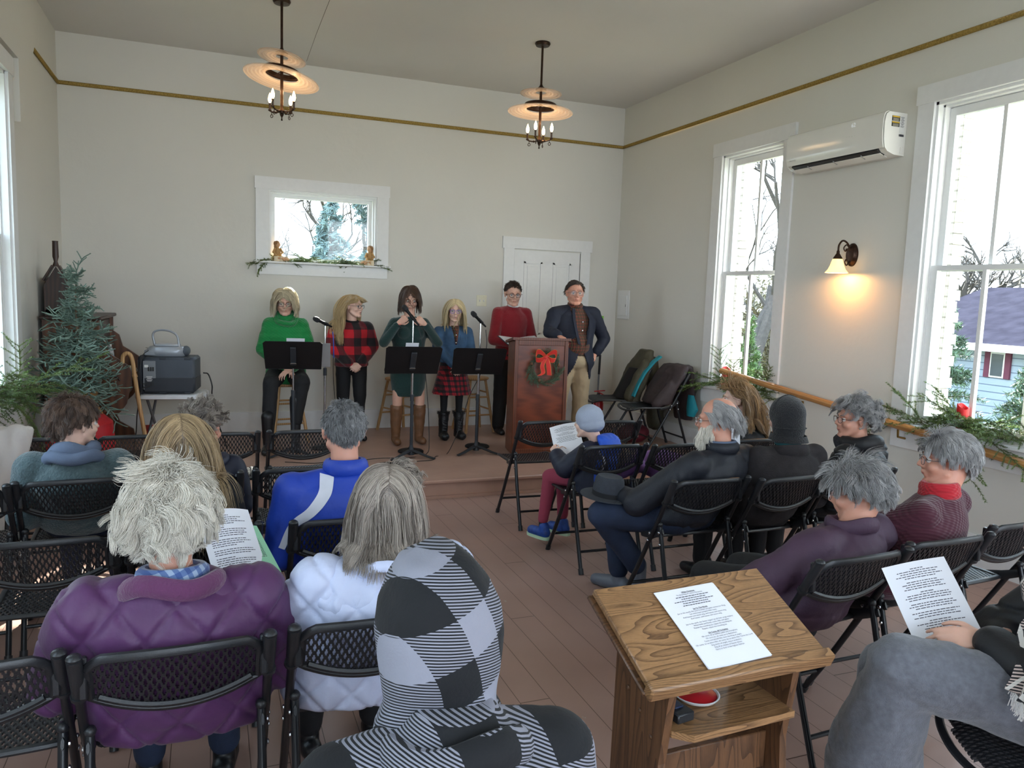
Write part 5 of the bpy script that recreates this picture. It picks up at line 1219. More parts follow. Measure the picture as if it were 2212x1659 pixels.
# ---- hair
def hair_mat(name, dark, light, rough=.45, bias=1.0):
    if name in MATS: return MATS[name]
    m, nt, b = newmat(name, rough); a = _n(nt, 'ShaderNodeAttribute'); a.attribute_name = 'shade'
    nt.links.new(mixc(nt, mth(nt, 'POWER', a.outputs['Fac'], bias), dark, light), b.inputs['Base Color']); b.inputs['Specular IOR Level'].default_value = .6; return m
def scalp_ok(d, front=.45, back=-.75, side=-.28):
    """d unit vectors in head frame; True where hair grows"""
    y = d[:, 1]; thr = np.where(y < -.1, back+(side-back)*np.clip((y+.75)/.65, 0, 1), np.where(y < .35, side, side+(front-side)*np.clip((y-.35)/.45, 0, 1)))
    return d[:, 2] > thr
def hair(root, Hm, mat, n=2500, L=(.05, .08), comb=(0, -.3, -.6), part_x=None, grav=.5, vol=.012, curl=0, curlf=14, clump=.5, w=.0012, seg=7, seed=1, front=.45, back=-.75, side=-.28, wild=.15, lift=.15, body=None, scalp=(.080, .100, .090), bald=None, name='hair', shade=(0, 1), cap=True, keep=None, swirl=0, guides=140, crownlen=1.0, curtain=.045, behind=None):
    rs = np.random.RandomState(seed); R = np.array(Hm.to_3x3().normalized()); sc = Hm.to_3x3().to_scale()[0]; T = np.array(Hm.translation)
    A = np.array(scalp); C = np.array([0, -.018, .028])
    def sample(k):
        out = []
        while sum(len(o) for o in out) < k:
            d = rs.normal(size=(k*2, 3)); d /= np.linalg.norm(d, axis=1)[:, None]; ok = scalp_ok(d, front, back, side)
            if bald is not None: ok &= ~bald(d)
            if keep is not None: ok &= keep(d)
            out.append(d[ok])
        return np.concatenate(out)[:k]
    gl = R.T @ np.array([0, 0, -1.0]); N = n
    D = sample(N); GD = sample(guides)
    near = np.argmax(D @ GD.T, axis=1)
    rG = rs.rand(guides); rS = rs.rand(N)
    def sim(D, rk, wl, rl):
        k = len(D); p = C+D*A; nrm = D/A; nrm /= np.linalg.norm(nrm, axis=1)[:, None]
        cb = np.tile(np.array(comb, float), (k, 1))
        if part_x is not None: cb[:, 0] += np.sign(D[:, 0]-part_x)*1.0*(D[:, 2] > 0)
        if swirl: cr = np.cross(nrm, np.array([0, -.55, .83])); cb += cr*swirl
        cb -= nrm*np.sum(cb*nrm, 1)[:, None]; d = cb+nrm*lift+wl; d /= np.linalg.norm(d, axis=1)[:, None]
        sgn = np.sign(D[:, 0]-(part_x or 0)); Ls = (L[0]+(L[1]-L[0])*rl)*(1+(crownlen-1)*np.clip(D[:, 2], 0, 1)); st = (Ls/seg)[:, None]; out = [p.copy()]
        for i in range(seg):
            d = d+gl*grav*(.35+.65*i/seg)+wl*.25; d /= np.linalg.norm(d, axis=1)[:, None]; p = p+d*st
            q = (p-C)/(A*(1+vol/.085*(.3+.7*rk)[:, None]*min(1, (i+1)/2.5))); l = np.linalg.norm(q, axis=1)
            ins = l < 1; p2 = C+(p-C)/np.maximum(l, 1e-3)[:, None]; mv = np.where(ins[:, None], p2, p); p = mv
            if curtain:
                m_ = (p[:, 1] > .015) & (p[:, 2] < curtain) & (np.abs(p[:, 0]) < .060); p[m_, 0] = np.where(sgn[m_] > 0, .060, -.060)
            if behind is not None: m_ = p[:, 2] < .04; p[m_, 1] = np.minimum(p[m_, 1], behind)
            if body is not None:
                pw = (p*sc) @ R.T+T
                for c, r_ in body:
                    dv = pw-np.array(c); l = np.linalg.norm(dv, axis=1); rr = r_+.012*rk; m_ = l < rr; pw = np.where(m_[:, None], np.array(c)+dv/np.maximum(l, 1e-4)[:, None]*rr[:, None], pw)
                p = ((pw-T) @ R)/sc
            d2 = p-out[-1]; l2 = np.linalg.norm(d2, axis=1)[:, None]; d = np.where(l2 > 1e-5, d2/np.maximum(l2, 1e-5), d); out.append(p.copy())
        return np.stack(out, 1)
    wlG = rs.normal(size=(guides, 3))*wild; rlG = rs.rand(guides)
    PG = sim(GD, rG, wlG, rlG)
    wlS = rs.normal(size=(N, 3))*wild*.5+wlG[near]*.8
    PS = sim(D, .35*rS+.65*rG[near], wlS, np.clip(.6*rlG[near]+.4*rs.rand(N), 0, 1))
    t = np.linspace(0, 1, seg+1)[None, :, None]; off = PG[near]-PS; PS = PS+off*(clump*t**1.3)
    if curl:
        ph = rG[near]*6.28; ax = rs.normal(size=(guides, 3))[near]; ax /= np.linalg.norm(ax, axis=1)[:, None]; bx = np.cross(ax, D); bx /= np.linalg.norm(bx, axis=1)[:, None]+1e-6
        an = ph[:, None]+t[:, :, 0]*curlf*(.7+.6*rG[near])[:, None]; ca = curl*(.6+.8*rs.rand(N))[:, None]*t[:, :, 0]**.7
        PS = PS+(np.cos(an)*ca)[:, :, None]*bx[:, None, :]+(np.sin(an)*ca)[:, :, None]*np.cross(bx, D)[:, None, :]
    W = (PS*sc) @ R.T+T; k = seg+1
    tan = np.gradient(W, axis=1); tan /= np.linalg.norm(tan, axis=2)[:, :, None]+1e-9
    nn = (D @ R.T)[:, None, :]; u = np.cross(tan, nn); u /= np.linalg.norm(u, axis=2)[:, :, None]+1e-9; v = np.cross(tan, u)
    wd = (w*sc*(1-.75*np.linspace(0, 1, k)**2))[None, :, None]; vs = []
    for a in (0, 2*PI/3, 4*PI/3): vs.append(W+(u*math.cos(a)+v*math.sin(a))*wd)
    VV = np.stack(vs, 2).reshape(N*k*3, 3)
    base = (np.arange(N)*k*3)[:, None, None, None]+(np.arange(seg)*3)[None, :, None, None]; j = np.arange(3)[None, None, :, None]; jn = (np.arange(3)+1) % 3
    q = np.concatenate([base+j, base+jn[None, None, :, None], base+3+jn[None, None, :, None], base+3+j], 3).reshape(-1, 4)
    sh = np.repeat(np.clip(shade[0]+(shade[1]-shade[0])*(.55*rs.rand(guides)[near]+.45*rs.rand(N)), 0, 1), k*3)
    if cap:  # skull cap under the strands
        mu, mv_ = 28, 18; pts = []; th = np.linspace(0, PI, mv_+1); az = np.linspace(0, 2*PI, mu+1)[:-1]
        dd = np.array([[math.sin(a)*math.cos(b), math.sin(a)*math.sin(b), math.cos(a)] for a in th for b in az]); cp = ((C+dd*A*1.01)*sc) @ R.T+T
        ok = scalp_ok(dd, front+.04, back, side+.04)
        if bald is not None: ok &= ~bald(dd)
        if keep is not None: ok &= keep(dd)
        cf = []
        for a in range(mv_):
            for b in range(mu):
                ix = (a*mu+b, a*mu+(b+1) % mu, (a+1)*mu+(b+1) % mu, (a+1)*mu+b)
                if all(ok[i_] for i_ in ix): cf.append([i_+len(VV) for i_ in ix])
        if cf: q = np.concatenate([q, np.array(cf)]); 
        VV = np.concatenate([VV, cp]); sh = np.concatenate([sh, np.full(len(cp), shade[0]*.7+.15)])
    me = bpy.data.meshes.new(name); me.vertices.add(len(VV)); me.vertices.foreach_set('co', VV.astype(np.float32).ravel())
    me.loops.add(len(q)*4); me.loops.foreach_set('vertex_index', q.astype(np.int32).ravel())
    me.polygons.add(len(q)); me.polygons.foreach_set('loop_start', np.arange(0, len(q)*4, 4, dtype=np.int32))
    try: me.polygons.foreach_set('loop_total', np.full(len(q), 4, dtype=np.int32))
    except Exception: pass
    me.materials.append(mat); me.polygons.foreach_set('use_smooth', np.ones(len(q), dtype=bool))
    at = me.attributes.new('shade', 'FLOAT', 'POINT'); at.data.foreach_set('value', sh.astype(np.float32)); me.update(calc_edges=True)
    return obj(name, me, root)
# ---- the figure
def torso_rows(pc, cc, nb, s=1.0, wid=1.0, th=0.0, depth=1.0, yaw=0, hem=0.0, sit=True):
    """ellipses from seat to neck: pc pelvis, cc chest, nb neck base"""
    pc, cc, nb = V(pc), V(cc), V(nb); rows = []
    T = [(-.35, .135, .105), (-.12, .168, .125), (.1, .165, .122), (.45, .146, .110), (.75, .160, .115), (1.0, .176, .120), (1.35, .178, .112), (1.62, .150, .095), (1.80, .095, .075), (1.98, .058, .058)]
    for t, a, b in T:
        if t < hem-.35: continue
        p = pc.lerp(cc, t) if t <= 1 else cc.lerp(nb, t-1); rows.append((p.x, p.y, p.z, (a*wid+th)*s, (b*wid**.45*depth+th)*s, yaw*min(1, max(0, t-.2))))
    return rows
class Fig: pass
def figure(label, loc, rz, hc, sit=True, s=1.0, wid=1.0, hy=0, hp=0, hr=0, hs=1.0, tone='fair', vox=.0075, hipz=None, el=None, wr=None, hands=None, knees=None, ankles=None, chest=None, neckb=None, shw=.168, skinlegs=False, skinarms=False, jaw=1.0, ears=True, glasses=None, brow=None, lips=LIP, eyes=1, seatz=.455, face=True, group=None, hipw=.085, pc=None, shz=-.070, beard=False, sh=None):
    """hc = head centre in the figure's frame (origin on the floor under the hips, facing +y)"""
    F = Fig(); F.root = thing('person', label, 'person', loc, math.radians(rz), group); F.s = s; F.wid = wid
    hc = V(hc); F.H = headm(hc, hy, hp, hr, hs); F.hc = hc
    F.nb = V(neckb) if neckb else hc+V((0, -.035, -.155*hs))
    if pc: F.pc = V(pc)
    else: F.pc = V((0, 0, (seatz+.10*s) if sit else (hipz or .92*s)))
    F.cc = V(chest) if chest else F.pc.lerp(F.nb, .58)+V((0, -.02, 0))
    F.sh = sh and [V(q) for q in sh] or [F.nb+V((q*shw*s, .0, shz*s)) for q in (-1, 1)]
    F.el = [V(q) for q in el] if el else [F.sh[i]+V(((-1, 1)[i]*.05, .02, -.25*s)) for i in (0, 1)]
    F.wr = [V(q) for q in wr] if wr else [F.el[i]+V((-(-1, 1)[i]*.10, .20*s, -.02)) for i in (0, 1)]
    F.hip = [F.pc+V((q*hipw*s, .0, -.01)) for q in (-1, 1)]
    F.kn = [V(q) for q in knees] if knees else ([V((q*.12*s, .40*s, seatz+.055)) for q in (-1, 1)] if sit else [V((q*.10*s, .01, .50*s)) for q in (-1, 1)])
    F.an = [V(q) for q in ankles] if ankles else ([V((q*.12*s, .42*s, .085)) for q in (-1, 1)] if sit else [V((q*.11*s, 0, .085)) for q in (-1, 1)])
    g = G(); head_shapes(g, F.H, beard, jaw, ears)
    g.cap(F.H @ V((0, -.022, -.055)), F.nb+V((0, .005, -.03)), .050*hs*wid**.5, .056*s, 16)
    g.loft([(a, b, c, d*.86, e*.86, f) for a, b, c, d, e, f in torso_rows(F.pc, F.cc, F.nb, s, wid)[1:]], 24)
    for i in (0, 1):
        g.cap(F.nb+V(((-1, 1)[i]*.03, -.005, -.04)), F.sh[i], .038*s, .040*s, 12)
        g.cap(F.sh[i], F.el[i], .044*s, .036*s, 12); g.cap(F.el[i], F.wr[i], .035*s, .0235*s, 12)
        if hands and hands[i]: d, n, sd, cu = hands[i][:4]; hand_shapes(g, F.wr[i], d, n, sd, cu, .93*s*(hands[i][4] if len(hands[i]) > 4 else 1))
        if skinlegs: g.cap(F.hip[i], F.kn[i], .075*s, .052*s, 12); g.cap(F.kn[i], F.an[i], .052*s, .034*s, 12)
    F.skin = skin(tone); me = remesh(g, vox, 3 if vox < .005 else 2); me.materials.append(F.skin); part('body', me, None, F.root)
    if face: face_parts(F.root, F.H, 0, glasses, brow, lips, eyes)
    return F
def top(F, mat, name='jacket', th=.016, vox=.009, hem=.0, fold=.006, fs=(9, 9, 6), seed=1, cuff=.0, neck=None, sleeve=1.0, puff=0, quiltk=None, qs=.11, wid=None, ex=None, smooth=5, depth=1.0, shth=0, armth=0, zoff=0, label=None, arms=(0, 1)):
    g = G(); s = F.s; rows = torso_rows(F.pc, F.cc, F.nb, s, wid or F.wid, th, depth, hem=hem); g.loft(rows, 28)
    for i in (0, 1):
        q = (-1, 1)[i]; t2 = th+shth
        g.cap(F.nb+V((q*.03, -.008, -.040)), F.sh[i], (.042+t2*.55)*s, (.047+t2*.85)*s, 14)
        if i not in arms: continue
        at = th+armth; g.cap(F.sh[i], F.el[i], (.050+at)*s, (.042+at)*s, 14); e = F.el[i].lerp(F.wr[i], .9*sleeve); g.cap(F.el[i], e, (.042+at)*s, (.030+at*.8)*s, 14)
    if ex: ex(g)
    me = remesh(g, vox, smooth)
    if fold: folds(me, fold, fs, seed)
    if quiltk: quilt(me, puff, qs, quiltk, zoff)
    me.materials.append(mat); return part(name, me, None, F.root, label=label)
def pants(F, mat, name='trousers', th=.012, vox=.010, fold=.005, seed=2, flare=0, ex=None, clip=None, ankle=.9):
    g = G(); s = F.s; g.ell(F.pc+V((0, .01, -.0)), ((.158*F.wid+th)*s, (.118*F.wid**.4+th)*s, .11*s))
    for i in (0, 1):
        g.cap(F.hip[i], F.kn[i], (.086*F.wid+th)*s, (.060+th)*s, 14); e = F.kn[i].lerp(F.an[i], ankle); g.cap(F.kn[i], e, (.058+th)*s, (.040+th+flare)*s, 14)
    if ex: ex(g)
    me = remesh(g, vox, 5)
    if fold: folds(me, fold, (8, 8, 7), seed)
    if clip is not None: ground_clip(me, clip)
    me.materials.append(mat); return part(name, me, None, F.root)
def shoes(F, mat, boot=0, name='shoe', toe=None, sole=None):
    for i in (0, 1):
        a = F.an[i]; s = F.s; f = V(toe[i]).normalized() if toe else V(((-1, 1)[i]*.15, 1, 0)).normalized(); g = G()
        g.cap(V((a.x, a.y, .045))-f*.045, V((a.x, a.y, .040))+f*.07, .040*s, .043*s, 12); g.cap(V((a.x, a.y, .038))+f*.07, V((a.x, a.y, .03))+f*.155*s, .043*s, .034*s, 12)
        g.cap(V((a.x, a.y, .04)), a+V((0, 0, .03+boot)), .040*s, (.040+(.02 if boot > .1 else 0))*s, 12)
        me = remesh(g, .008, 4); ground_clip(me, .004); me.materials.append(mat); part('boot' if boot else name, me, None, F.root)
def ringtube(F, c, r0, r1, w, mat, name, tilt=0, seg=28, fold=.0, flat=1.0, n=10, seed=1):
    """collar roll around the neck"""
    c = V(c); rr = random.Random(seed); pts = []
    for k in range(seg+1):
        a = 2*PI*(k % seg)/seg; pts.append(c+V((r0*math.cos(a), r1*math.sin(a), -tilt*r1*1.6*math.sin(a)+fold*math.sin(3*a+seed))))
    return part(name, G().tube(pts, w, n, flat=flat, up=(.01, 0, 1)), mat, F.root)
def local(F, w):
    """world point to the figure's frame"""
    q = Matrix.Rotation(-F.root.rotation_euler.z, 3, 'Z') @ (V(w)-F.root.location); return q
def loc_of(loc, rz, w): return Matrix.Rotation(-math.radians(rz), 3, 'Z') @ (V(w)-V(loc))
# ---------------------------------------------------------------- cloth materials
def check(name, c2, c1, c0, p=.10, rot=0, twill=0, rough=.85, yk=.5, thin=None, off=(0, 0), sheen=.2):
    """two way check: c2 where bands cross, c1 on one band (optionally twill striped), c0 elsewhere"""
    m, nt, b = newmat(name, rough); v, x, y, z = coords(nt, (0, rot, 0)); xx = mth(nt, 'ADD', mth(nt, 'ADD', x, mth(nt, 'MULTIPLY', y, yk)), 9+off[0]); zz = mth(nt, 'ADD', z, 9+off[1])
    u = mth(nt, 'LESS_THAN', mth(nt, 'FRACT', mth(nt, 'MULTIPLY', xx, 1/p)), .5); w_ = mth(nt, 'LESS_THAN', mth(nt, 'FRACT', mth(nt, 'MULTIPLY', zz, 1/p)), .5)
    s = mth(nt, 'ADD', u, w_); one = mth(nt, 'COMPARE', s, 1, .1); two = mth(nt, 'GREATER_THAN', s, 1.5)
    if twill:
        st = mth(nt, 'LESS_THAN', mth(nt, 'FRACT', mth(nt, 'MULTIPLY', mth(nt, 'ADD', mth(nt, 'MULTIPLY', xx, .5), zz), twill)), .5); mid = mixc(nt, st, c2, c0)
    else: mid = c1
    c = mixc(nt, two, mixc(nt, one, c0, mid), c2)
    if thin:
        for k, (ph, wdt) in enumerate(((.25, .03), (.75, .03))):
            l1 = mth(nt, 'COMPARE', mth(nt, 'FRACT', mth(nt, 'MULTIPLY', xx, 1/p)), ph, wdt); l2 = mth(nt, 'COMPARE', mth(nt, 'FRACT', mth(nt, 'MULTIPLY', zz, 1/p)), ph, wdt); c = mixc(nt, mth(nt, 'MULTIPLY', mth(nt, 'MAXIMUM', l1, l2), .8), c, thin)
    nt.links.new(c, b.inputs['Base Color']); b.inputs['Sheen Weight'].default_value = sheen
    n2 = _n(nt, 'ShaderNodeTexNoise'); n2.inputs['Scale'].default_value = 160; nt.links.new(v, n2.inputs[0]); bp = _n(nt, 'ShaderNodeBump'); bp.inputs['Strength'].default_value = .25; bp.inputs['Distance'].default_value = .003
    nt.links.new(n2.outputs[0], bp.inputs['Height']); nt.links.new(bp.outputs[0], b.inputs['Normal']); return m
def knit(name, col, rib=120, bands=0):
    m, nt, b = newmat(name, .9); v, x, y, z = coords(nt); n = _n(nt, 'ShaderNodeTexNoise'); n.inputs['Scale'].default_value = 5; nt.links.new(v, n.inputs[0])
    nt.links.new(mixc(nt, n.outputs[0], tuple(c*.82 for c in col), tuple(min(1, c*1.15) for c in col)), b.inputs['Base Color']); b.inputs['Sheen Weight'].default_value = .25
    h = mth(nt, 'SINE', mth(nt, 'MULTIPLY', mth(nt, 'ADD', x, mth(nt, 'MULTIPLY', y, .6)), rib*2)); h = mth(nt, 'MULTIPLY', h, mth(nt, 'SINE', mth(nt, 'MULTIPLY', z, rib*2.4)))
    if bands: h = mth(nt, 'ADD', h, mth(nt, 'MULTIPLY', mth(nt, 'SINE', mth(nt, 'MULTIPLY', z, bands)), 2.5))
    bp = _n(nt, 'ShaderNodeBump'); bp.inputs['Strength'].default_value = .5; bp.inputs['Distance'].default_value = .004; nt.links.new(h, bp.inputs['Height']); nt.links.new(bp.outputs[0], b.inputs['Normal']); return m
GREEN = knit('green_knit', rgb(14, 128, 62), 90, 90); TEAL = knit('teal_knit', rgb(18, 52, 50), 200); CRIM = knit('crimson_knit', rgb(140, 20, 34), 200); MAROON = knit('maroon_knit', rgb(70, 18, 38), 150)
BKPL = check('red_black_buffalo', rgb(20, 12, 16), rgb(96, 12, 24), rgb(190, 18, 34), .17, 0, 0, off=(.03, .05)); SKPL = check('red_plaid_skirt', rgb(16, 10, 14), rgb(90, 10, 22), rgb(170, 16, 34), .055, 0, 0, thin=rgb(20, 12, 20))
SHPL = check('plaid_shirt', rgb(28, 18, 24), rgb(70, 20, 26), rgb(112, 28, 34), .035, 0, 0, thin=rgb(120, 110, 60))
GHPL = check('grey_buffalo_fleece', rgb(9, 11, 17), rgb(60, 64, 76), rgb(138, 139, 152), .23, 0, 150, yk=.35, off=(.075, .035), sheen=.03)
GHPH = check('grey_buffalo_hood', rgb(9, 11, 17), rgb(60, 64, 76), rgb(138, 139, 152), .155, .38, 160, yk=.55, off=(.02, .02), sheen=.03)
BLPL = check('blue_plaid_collar', rgb(60, 84, 140), rgb(88, 112, 160), rgb(150, 168, 196), .03, .3)
SCPL = check('blush_plaid_scarf', rgb(26, 26, 32), rgb(150, 124, 118), rgb(206, 186, 180), .17, .5, 160, thin=rgb(230, 226, 222))
DEN = M('denim', rgb(58, 88, 120), .85, var=.3, vs=14, bump=.3, bs=300); JEAN = M('dark_jeans', rgb(30, 42, 66), .85, var=.25, vs=10, bump=.25, bs=250); NAVY = M('navy_wool', rgb(24, 29, 46), .8, var=.1, bump=.15, bs=250); NAVJ = M('navy_jacket', rgb(22, 25, 35), .6, var=.12, bump=.15, bs=200)
BLKC = M('black_cloth', rgb(17, 17, 21), .8, var=.2, bump=.15, bs=200); CHARC = M('charcoal_wool', rgb(38, 34, 37), .9, var=.25, vs=30, bump=.4, bs=160); KHAKI = M('khaki', rgb(168, 150, 122), .8, var=.08, bump=.15, bs=200); GREYP = M('grey_knit_trousers', rgb(98, 100, 108), .9, var=.18, vs=60, bump=.3, bs=250, sheen=.3)
PURP = M('purple_nylon', rgb(80, 40, 86), .55, var=.12, vs=6, bump=.25, bs=28, sheen=.1); PURF = M('purple_fleece', rgb(92, 44, 84), .9, var=.15, bump=.4, bs=120, sheen=.3); PLUM = M('plum_softshell', rgb(66, 44, 64), .7, var=.1, vs=8, bump=.15, bs=90)
WHTN = M('white_nylon', rgb(196, 204, 232), .45, var=.03, bump=.25, bs=30); ROYAL = M('royal_blue', rgb(26, 62, 170), .55, var=.1, bump=.12, bs=60); STRP = M('white_stripe', rgb(214, 216, 228), .5); BLKN = M('black_nylon', rgb(18, 19, 24), .62, var=.15, bump=.25, bs=30)
FLEE = M('green_grey_fleece', rgb(70, 88, 92), .95, var=.18, vs=60, bump=.7, bs=110, sheen=.4); GHOOD = M('slate_jersey', rgb(88, 100, 122), .9, var=.1, bump=.2, bs=200); BEAN = M('pale_grey_beanie', rgb(156, 164, 182), .9, var=.06, bump=.3, bs=260); NAVK = M('child_navy', rgb(22, 28, 50), .6, var=.1, bump=.1, bs=60)
BRIB = M('bright_blue', rgb(30, 84, 200), .6); ROSE = M('rose_trousers', rgb(150, 58, 80), .85, bump=.2, bs=160); LAV = M('lilac_cloth', rgb(128, 92, 150), .85, var=.12, bump=.2, bs=100); LEATH = M('tan_leather', rgb(112, 76, 50), .5, var=.2, vs=14, bump=.2, bs=60); TSH = M('white_tee', rgb(224, 222, 220), .8)
CLOCH = M('black_cloche', rgb(24, 25, 29), .9, var=.25, vs=90, bump=.8, bs=160, sheen=.2); REDT = knit('red_turtleneck', rgb(178, 22, 38), 160); FELT = M('charcoal_felt', rgb(52, 56, 64), .9, var=.1, vs=60, bump=.4, bs=260); BLKS = M('black_leather', rgb(20, 20, 23), .4, bump=.1, bs=90)
H_BLOND = hair_mat('blond_hair', rgb(150, 118, 76), rgb(232, 206, 156)); H_PLAT = hair_mat('platinum_hair', rgb(186, 164, 120), rgb(244, 226, 184)); H_BROWN = hair_mat('brown_hair', rgb(44, 30, 24), rgb(104, 74, 54)); H_ASH = hair_mat('ash_hair', rgb(150, 136, 112), rgb(232, 218, 186)); H_SB = hair_mat('dark_blond_hair', rgb(84, 66, 50), rgb(208, 180, 138))
H_WHITE = hair_mat('white_hair', rgb(150, 142, 130), rgb(250, 244, 232), bias=.45); H_GREY = hair_mat('grey_hair', rgb(66, 64, 64), rgb(186, 184, 184)); H_GBR = hair_mat('grey_brown_hair', rgb(74, 62, 56), rgb(192, 180, 168)); H_SALT = hair_mat('salt_pepper_hair', rgb(44, 42, 44), rgb(150, 150, 152)); H_BOY = hair_mat('boy_brown_hair', rgb(40, 28, 26), rgb(120, 94, 78)); H_DRK = hair_mat('dark_hair', rgb(26, 20, 18), rgb(80, 62, 50)); H_LBR = hair_mat('light_brown_hair', rgb(84, 60, 40), rgb(196, 156, 108))
G_BRN = M('brown_frames', rgb(70, 40, 34), .3); G_BLK = M('black_frames', rgb(24, 22, 24), .3); G_MET = M('metal_frames', rgb(150, 146, 150), .25, .9); G_VIO = M('violet_frames', rgb(110, 96, 190), .3)
B_DK = M('dark_brow', rgb(60, 46, 38), .8); B_LT = M('light_brow', rgb(168, 140, 104), .8); B_GY = M('grey_brow', rgb(120, 112, 106), .8)
def bodyballs(F, r=.075, x=.0): return [(tuple(F.nb+V((0, -.0, -.03))), .060*F.s+x), (tuple(F.nb+V((-.09, -.01, -.07))), r*F.s+x), (tuple(F.nb+V((.09, -.01, -.07))), r*F.s+x), (tuple(F.sh[0]), r*F.s+x), (tuple(F.sh[1]), r*F.s+x), (tuple(F.nb.lerp(F.cc, .55)), .135*F.s*F.wid**.5+x), (tuple(F.cc), .150*F.s*F.wid**.5+x)]
def front_strip(F, target, pts, w, mat, name, th=.003, y0=-1.0, dy=1, off=.003):
    """narrow band laid on a garment, found by casting from behind (dy=1) or in front (dy=-1)"""
    from mathutils.bvhtree import BVHTree
    me = target.data; bv = BVHTree.FromPolygons([v.co for v in me.vertices], [p.vertices for p in me.polygons]); c = bez([(x, 0, z) for x, z in pts], 8); P = []
    for i, q in enumerate(c):
        t = (c[min(i+1, len(c)-1)]-c[max(i-1, 0)]).normalized(); s = V((t.z, 0, -t.x)); ww = w(i/(len(c)-1)) if callable(w) else w; row = []
        for k in (-1, -.33, .33, 1):
            p = q+s*ww*k; h = bv.ray_cast(V((p.x, y0*dy if dy > 0 else 1.0, p.z)), V((0, dy, 0)))
            row.append(h[0]-V((0, dy, 0))*off if h[0] else None)
        if all(row): P.append(row)
    if len(P) > 2: return part(name, G().sheet(P, th), mat, F.root)
# ================================================================ the six people on the stage
S6 = 'people reading on the stage'
def stage_fig(label, x, y, head, rz=180, **k):
    loc = V((x, y, ZST)); return figure(label, loc, rz, loc_of(loc, rz, head), group=None, vox=.0046, **k)
# woman in green on a stool
F = stage_fig('person in a green cowl sweater seated on a stool on the stage', .69, 7.96, (.672, 7.85, 1.573), 178, seatz=.60, s=1.0, wid=1.04, hy=-3, hp=14, hs=1.06, tone='fair', glasses=(G_BRN, .0021, 1.05), brow=B_LT, eyes=2,
    sh=[(-.150, .03, 1.185), (.150, .03, 1.185)], el=[(-.225, .08, .94), (.225, .08, .94)], wr=[(-.035, .36, .775), (.045, .33, .80)], hands=[((.75, .35, -.35), (0, .25, 1), 1, .35), ((-.75, .4, -.45), (0, .2, 1), -1, .35)], knees=[(-.13, .42, .655), (.155, .40, .65)], ankles=[(-.07, .42, .24), (.19, .50, .09)], chest=(0, .02, .98), neckb=(0, .035, 1.275))
top(F, GREEN, 'sweater', .022, .010, 0, .007, (7, 7, 9), 3, ex=lambda g: (g.ell((0, .02, .80), (.19, .17, .09)), [g.cap(F.el[i], F.el[i].lerp(F.wr[i], .8), .062, .050, 14) for i in (0, 1)]))
ringtube(F, F.nb+V((0, .015, .008)), .066, .070, .030, GREEN, 'cowl_neck', .3, fold=.006, flat=1.2); ringtube(F, F.nb+V((0, .03, -.028)), .088, .092, .028, GREEN, 'cowl_neck', .35, fold=.006, seed=4)
pants(F, BLKC, th=.014, fold=.006); shoes(F, BLKS, .22, toe=[(-.1, 1, 0), (.2, 1, 0)])
hair(F.root, F.H, H_ASH, 2600, (.15, .19), (0, .05, -.5), .15, .75, .030, .006, 9, .6, .0015, 9, 11, front=.30, side=-.10, wild=.10, lift=.35)
# tall girl in red black buffalo plaid
F = stage_fig('standing person with long blonde hair in a red and black checked sweater', 1.345, 7.98, (1.352, 7.95, 1.548), 186, sit=False, s=.96, wid=.93, hy=42, hp=2, hs=1.0, tone='pale', glasses=(G_BLK, .0019, 1.0), brow=B_LT, hipz=.80,
    el=[(-.215, .02, .98), (.215, .02, .98)], wr=[(-.05, .165, .80), (.055, .16, .80)], hands=[((.8, .3, -.45), (0, 1, .3), 1, .8), ((-.8, .3, -.45), (0, 1, .3), -1, .8)], neckb=(0, 0, 1.225), knees=[(-.085, .03, .44), (.085, .0, .44)], ankles=[(-.08, .0, .08), (.08, .03, .08)])
top(F, BKPL, 'sweater', .026, .010, .15, .006, (7, 7, 6), 6); ringtube(F, F.nb+V((0, .012, .006)), .054, .057, .015, BLKC, 'collar', .1)
for i in (0, 1): part('cuff', G().cap(F.el[i].lerp(F.wr[i], .78), F.el[i].lerp(F.wr[i], .95), .034, .034, 12), BLKC, F.root)
pants(F, BLKC, th=.006, fold=.005); shoes(F, BLKS)
hair(F.root, F.H, H_BLOND, 3600, (.40, .50), (0, -.5, -.5), 0, .7, .014, .010, 11, .65, .0016, 14, 12, front=.42, side=-.05, wild=.08, lift=.2, body=bodyballs(F, .070, .015), behind=.0)
# woman in teal knee length dress
F = stage_fig('standing person in a dark teal dress and tan boots, hands at the neckline', 1.87, 7.66, (1.878, 7.68, 1.645), 181, sit=False, s=1.0, wid=1.02, hy=-6, hp=22, hs=1.04, tone='fair', brow=B_DK, eyes=2, hipz=.84, skinlegs=True,
    sh=[(-.152, .0, 1.235), (.152, .0, 1.235)], el=[(-.285, .07, 1.04), (.275, .07, 1.04)], wr=[(-.115, .175, 1.235), (.155, .175, 1.24)], hands=[((.75, .05, .55), (-.1, 1, -.1), -1, .95), ((-.75, .05, .55), (.1, 1, -.1), 1, .95)], neckb=(0, -.0, 1.305), knees=[(-.12, .02, .47), (.115, .02, .47)], ankles=[(-.125, 0, .09), (.12, .0, .09)])
top(F, TEAL, 'dress', .008, .010, 0, .003, (6, 6, 6), 7, ex=lambda g: (g.loft([(0, 0, .495, .150, .115), (0, 0, .56, .168, .127), (0, 0, .68, .185, .13), (0, 0, .80, .180, .135), (0, 0, .95, .155, .12)], 28), g.ell((-.07, .075, 1.14), (.07, .06, .07)), g.ell((.07, .075, 1.14), (.07, .06, .07))))
part('boot', G().box((0, 0, 0), (.001, .001, .001)), LEATH, F.root) if 0 else None
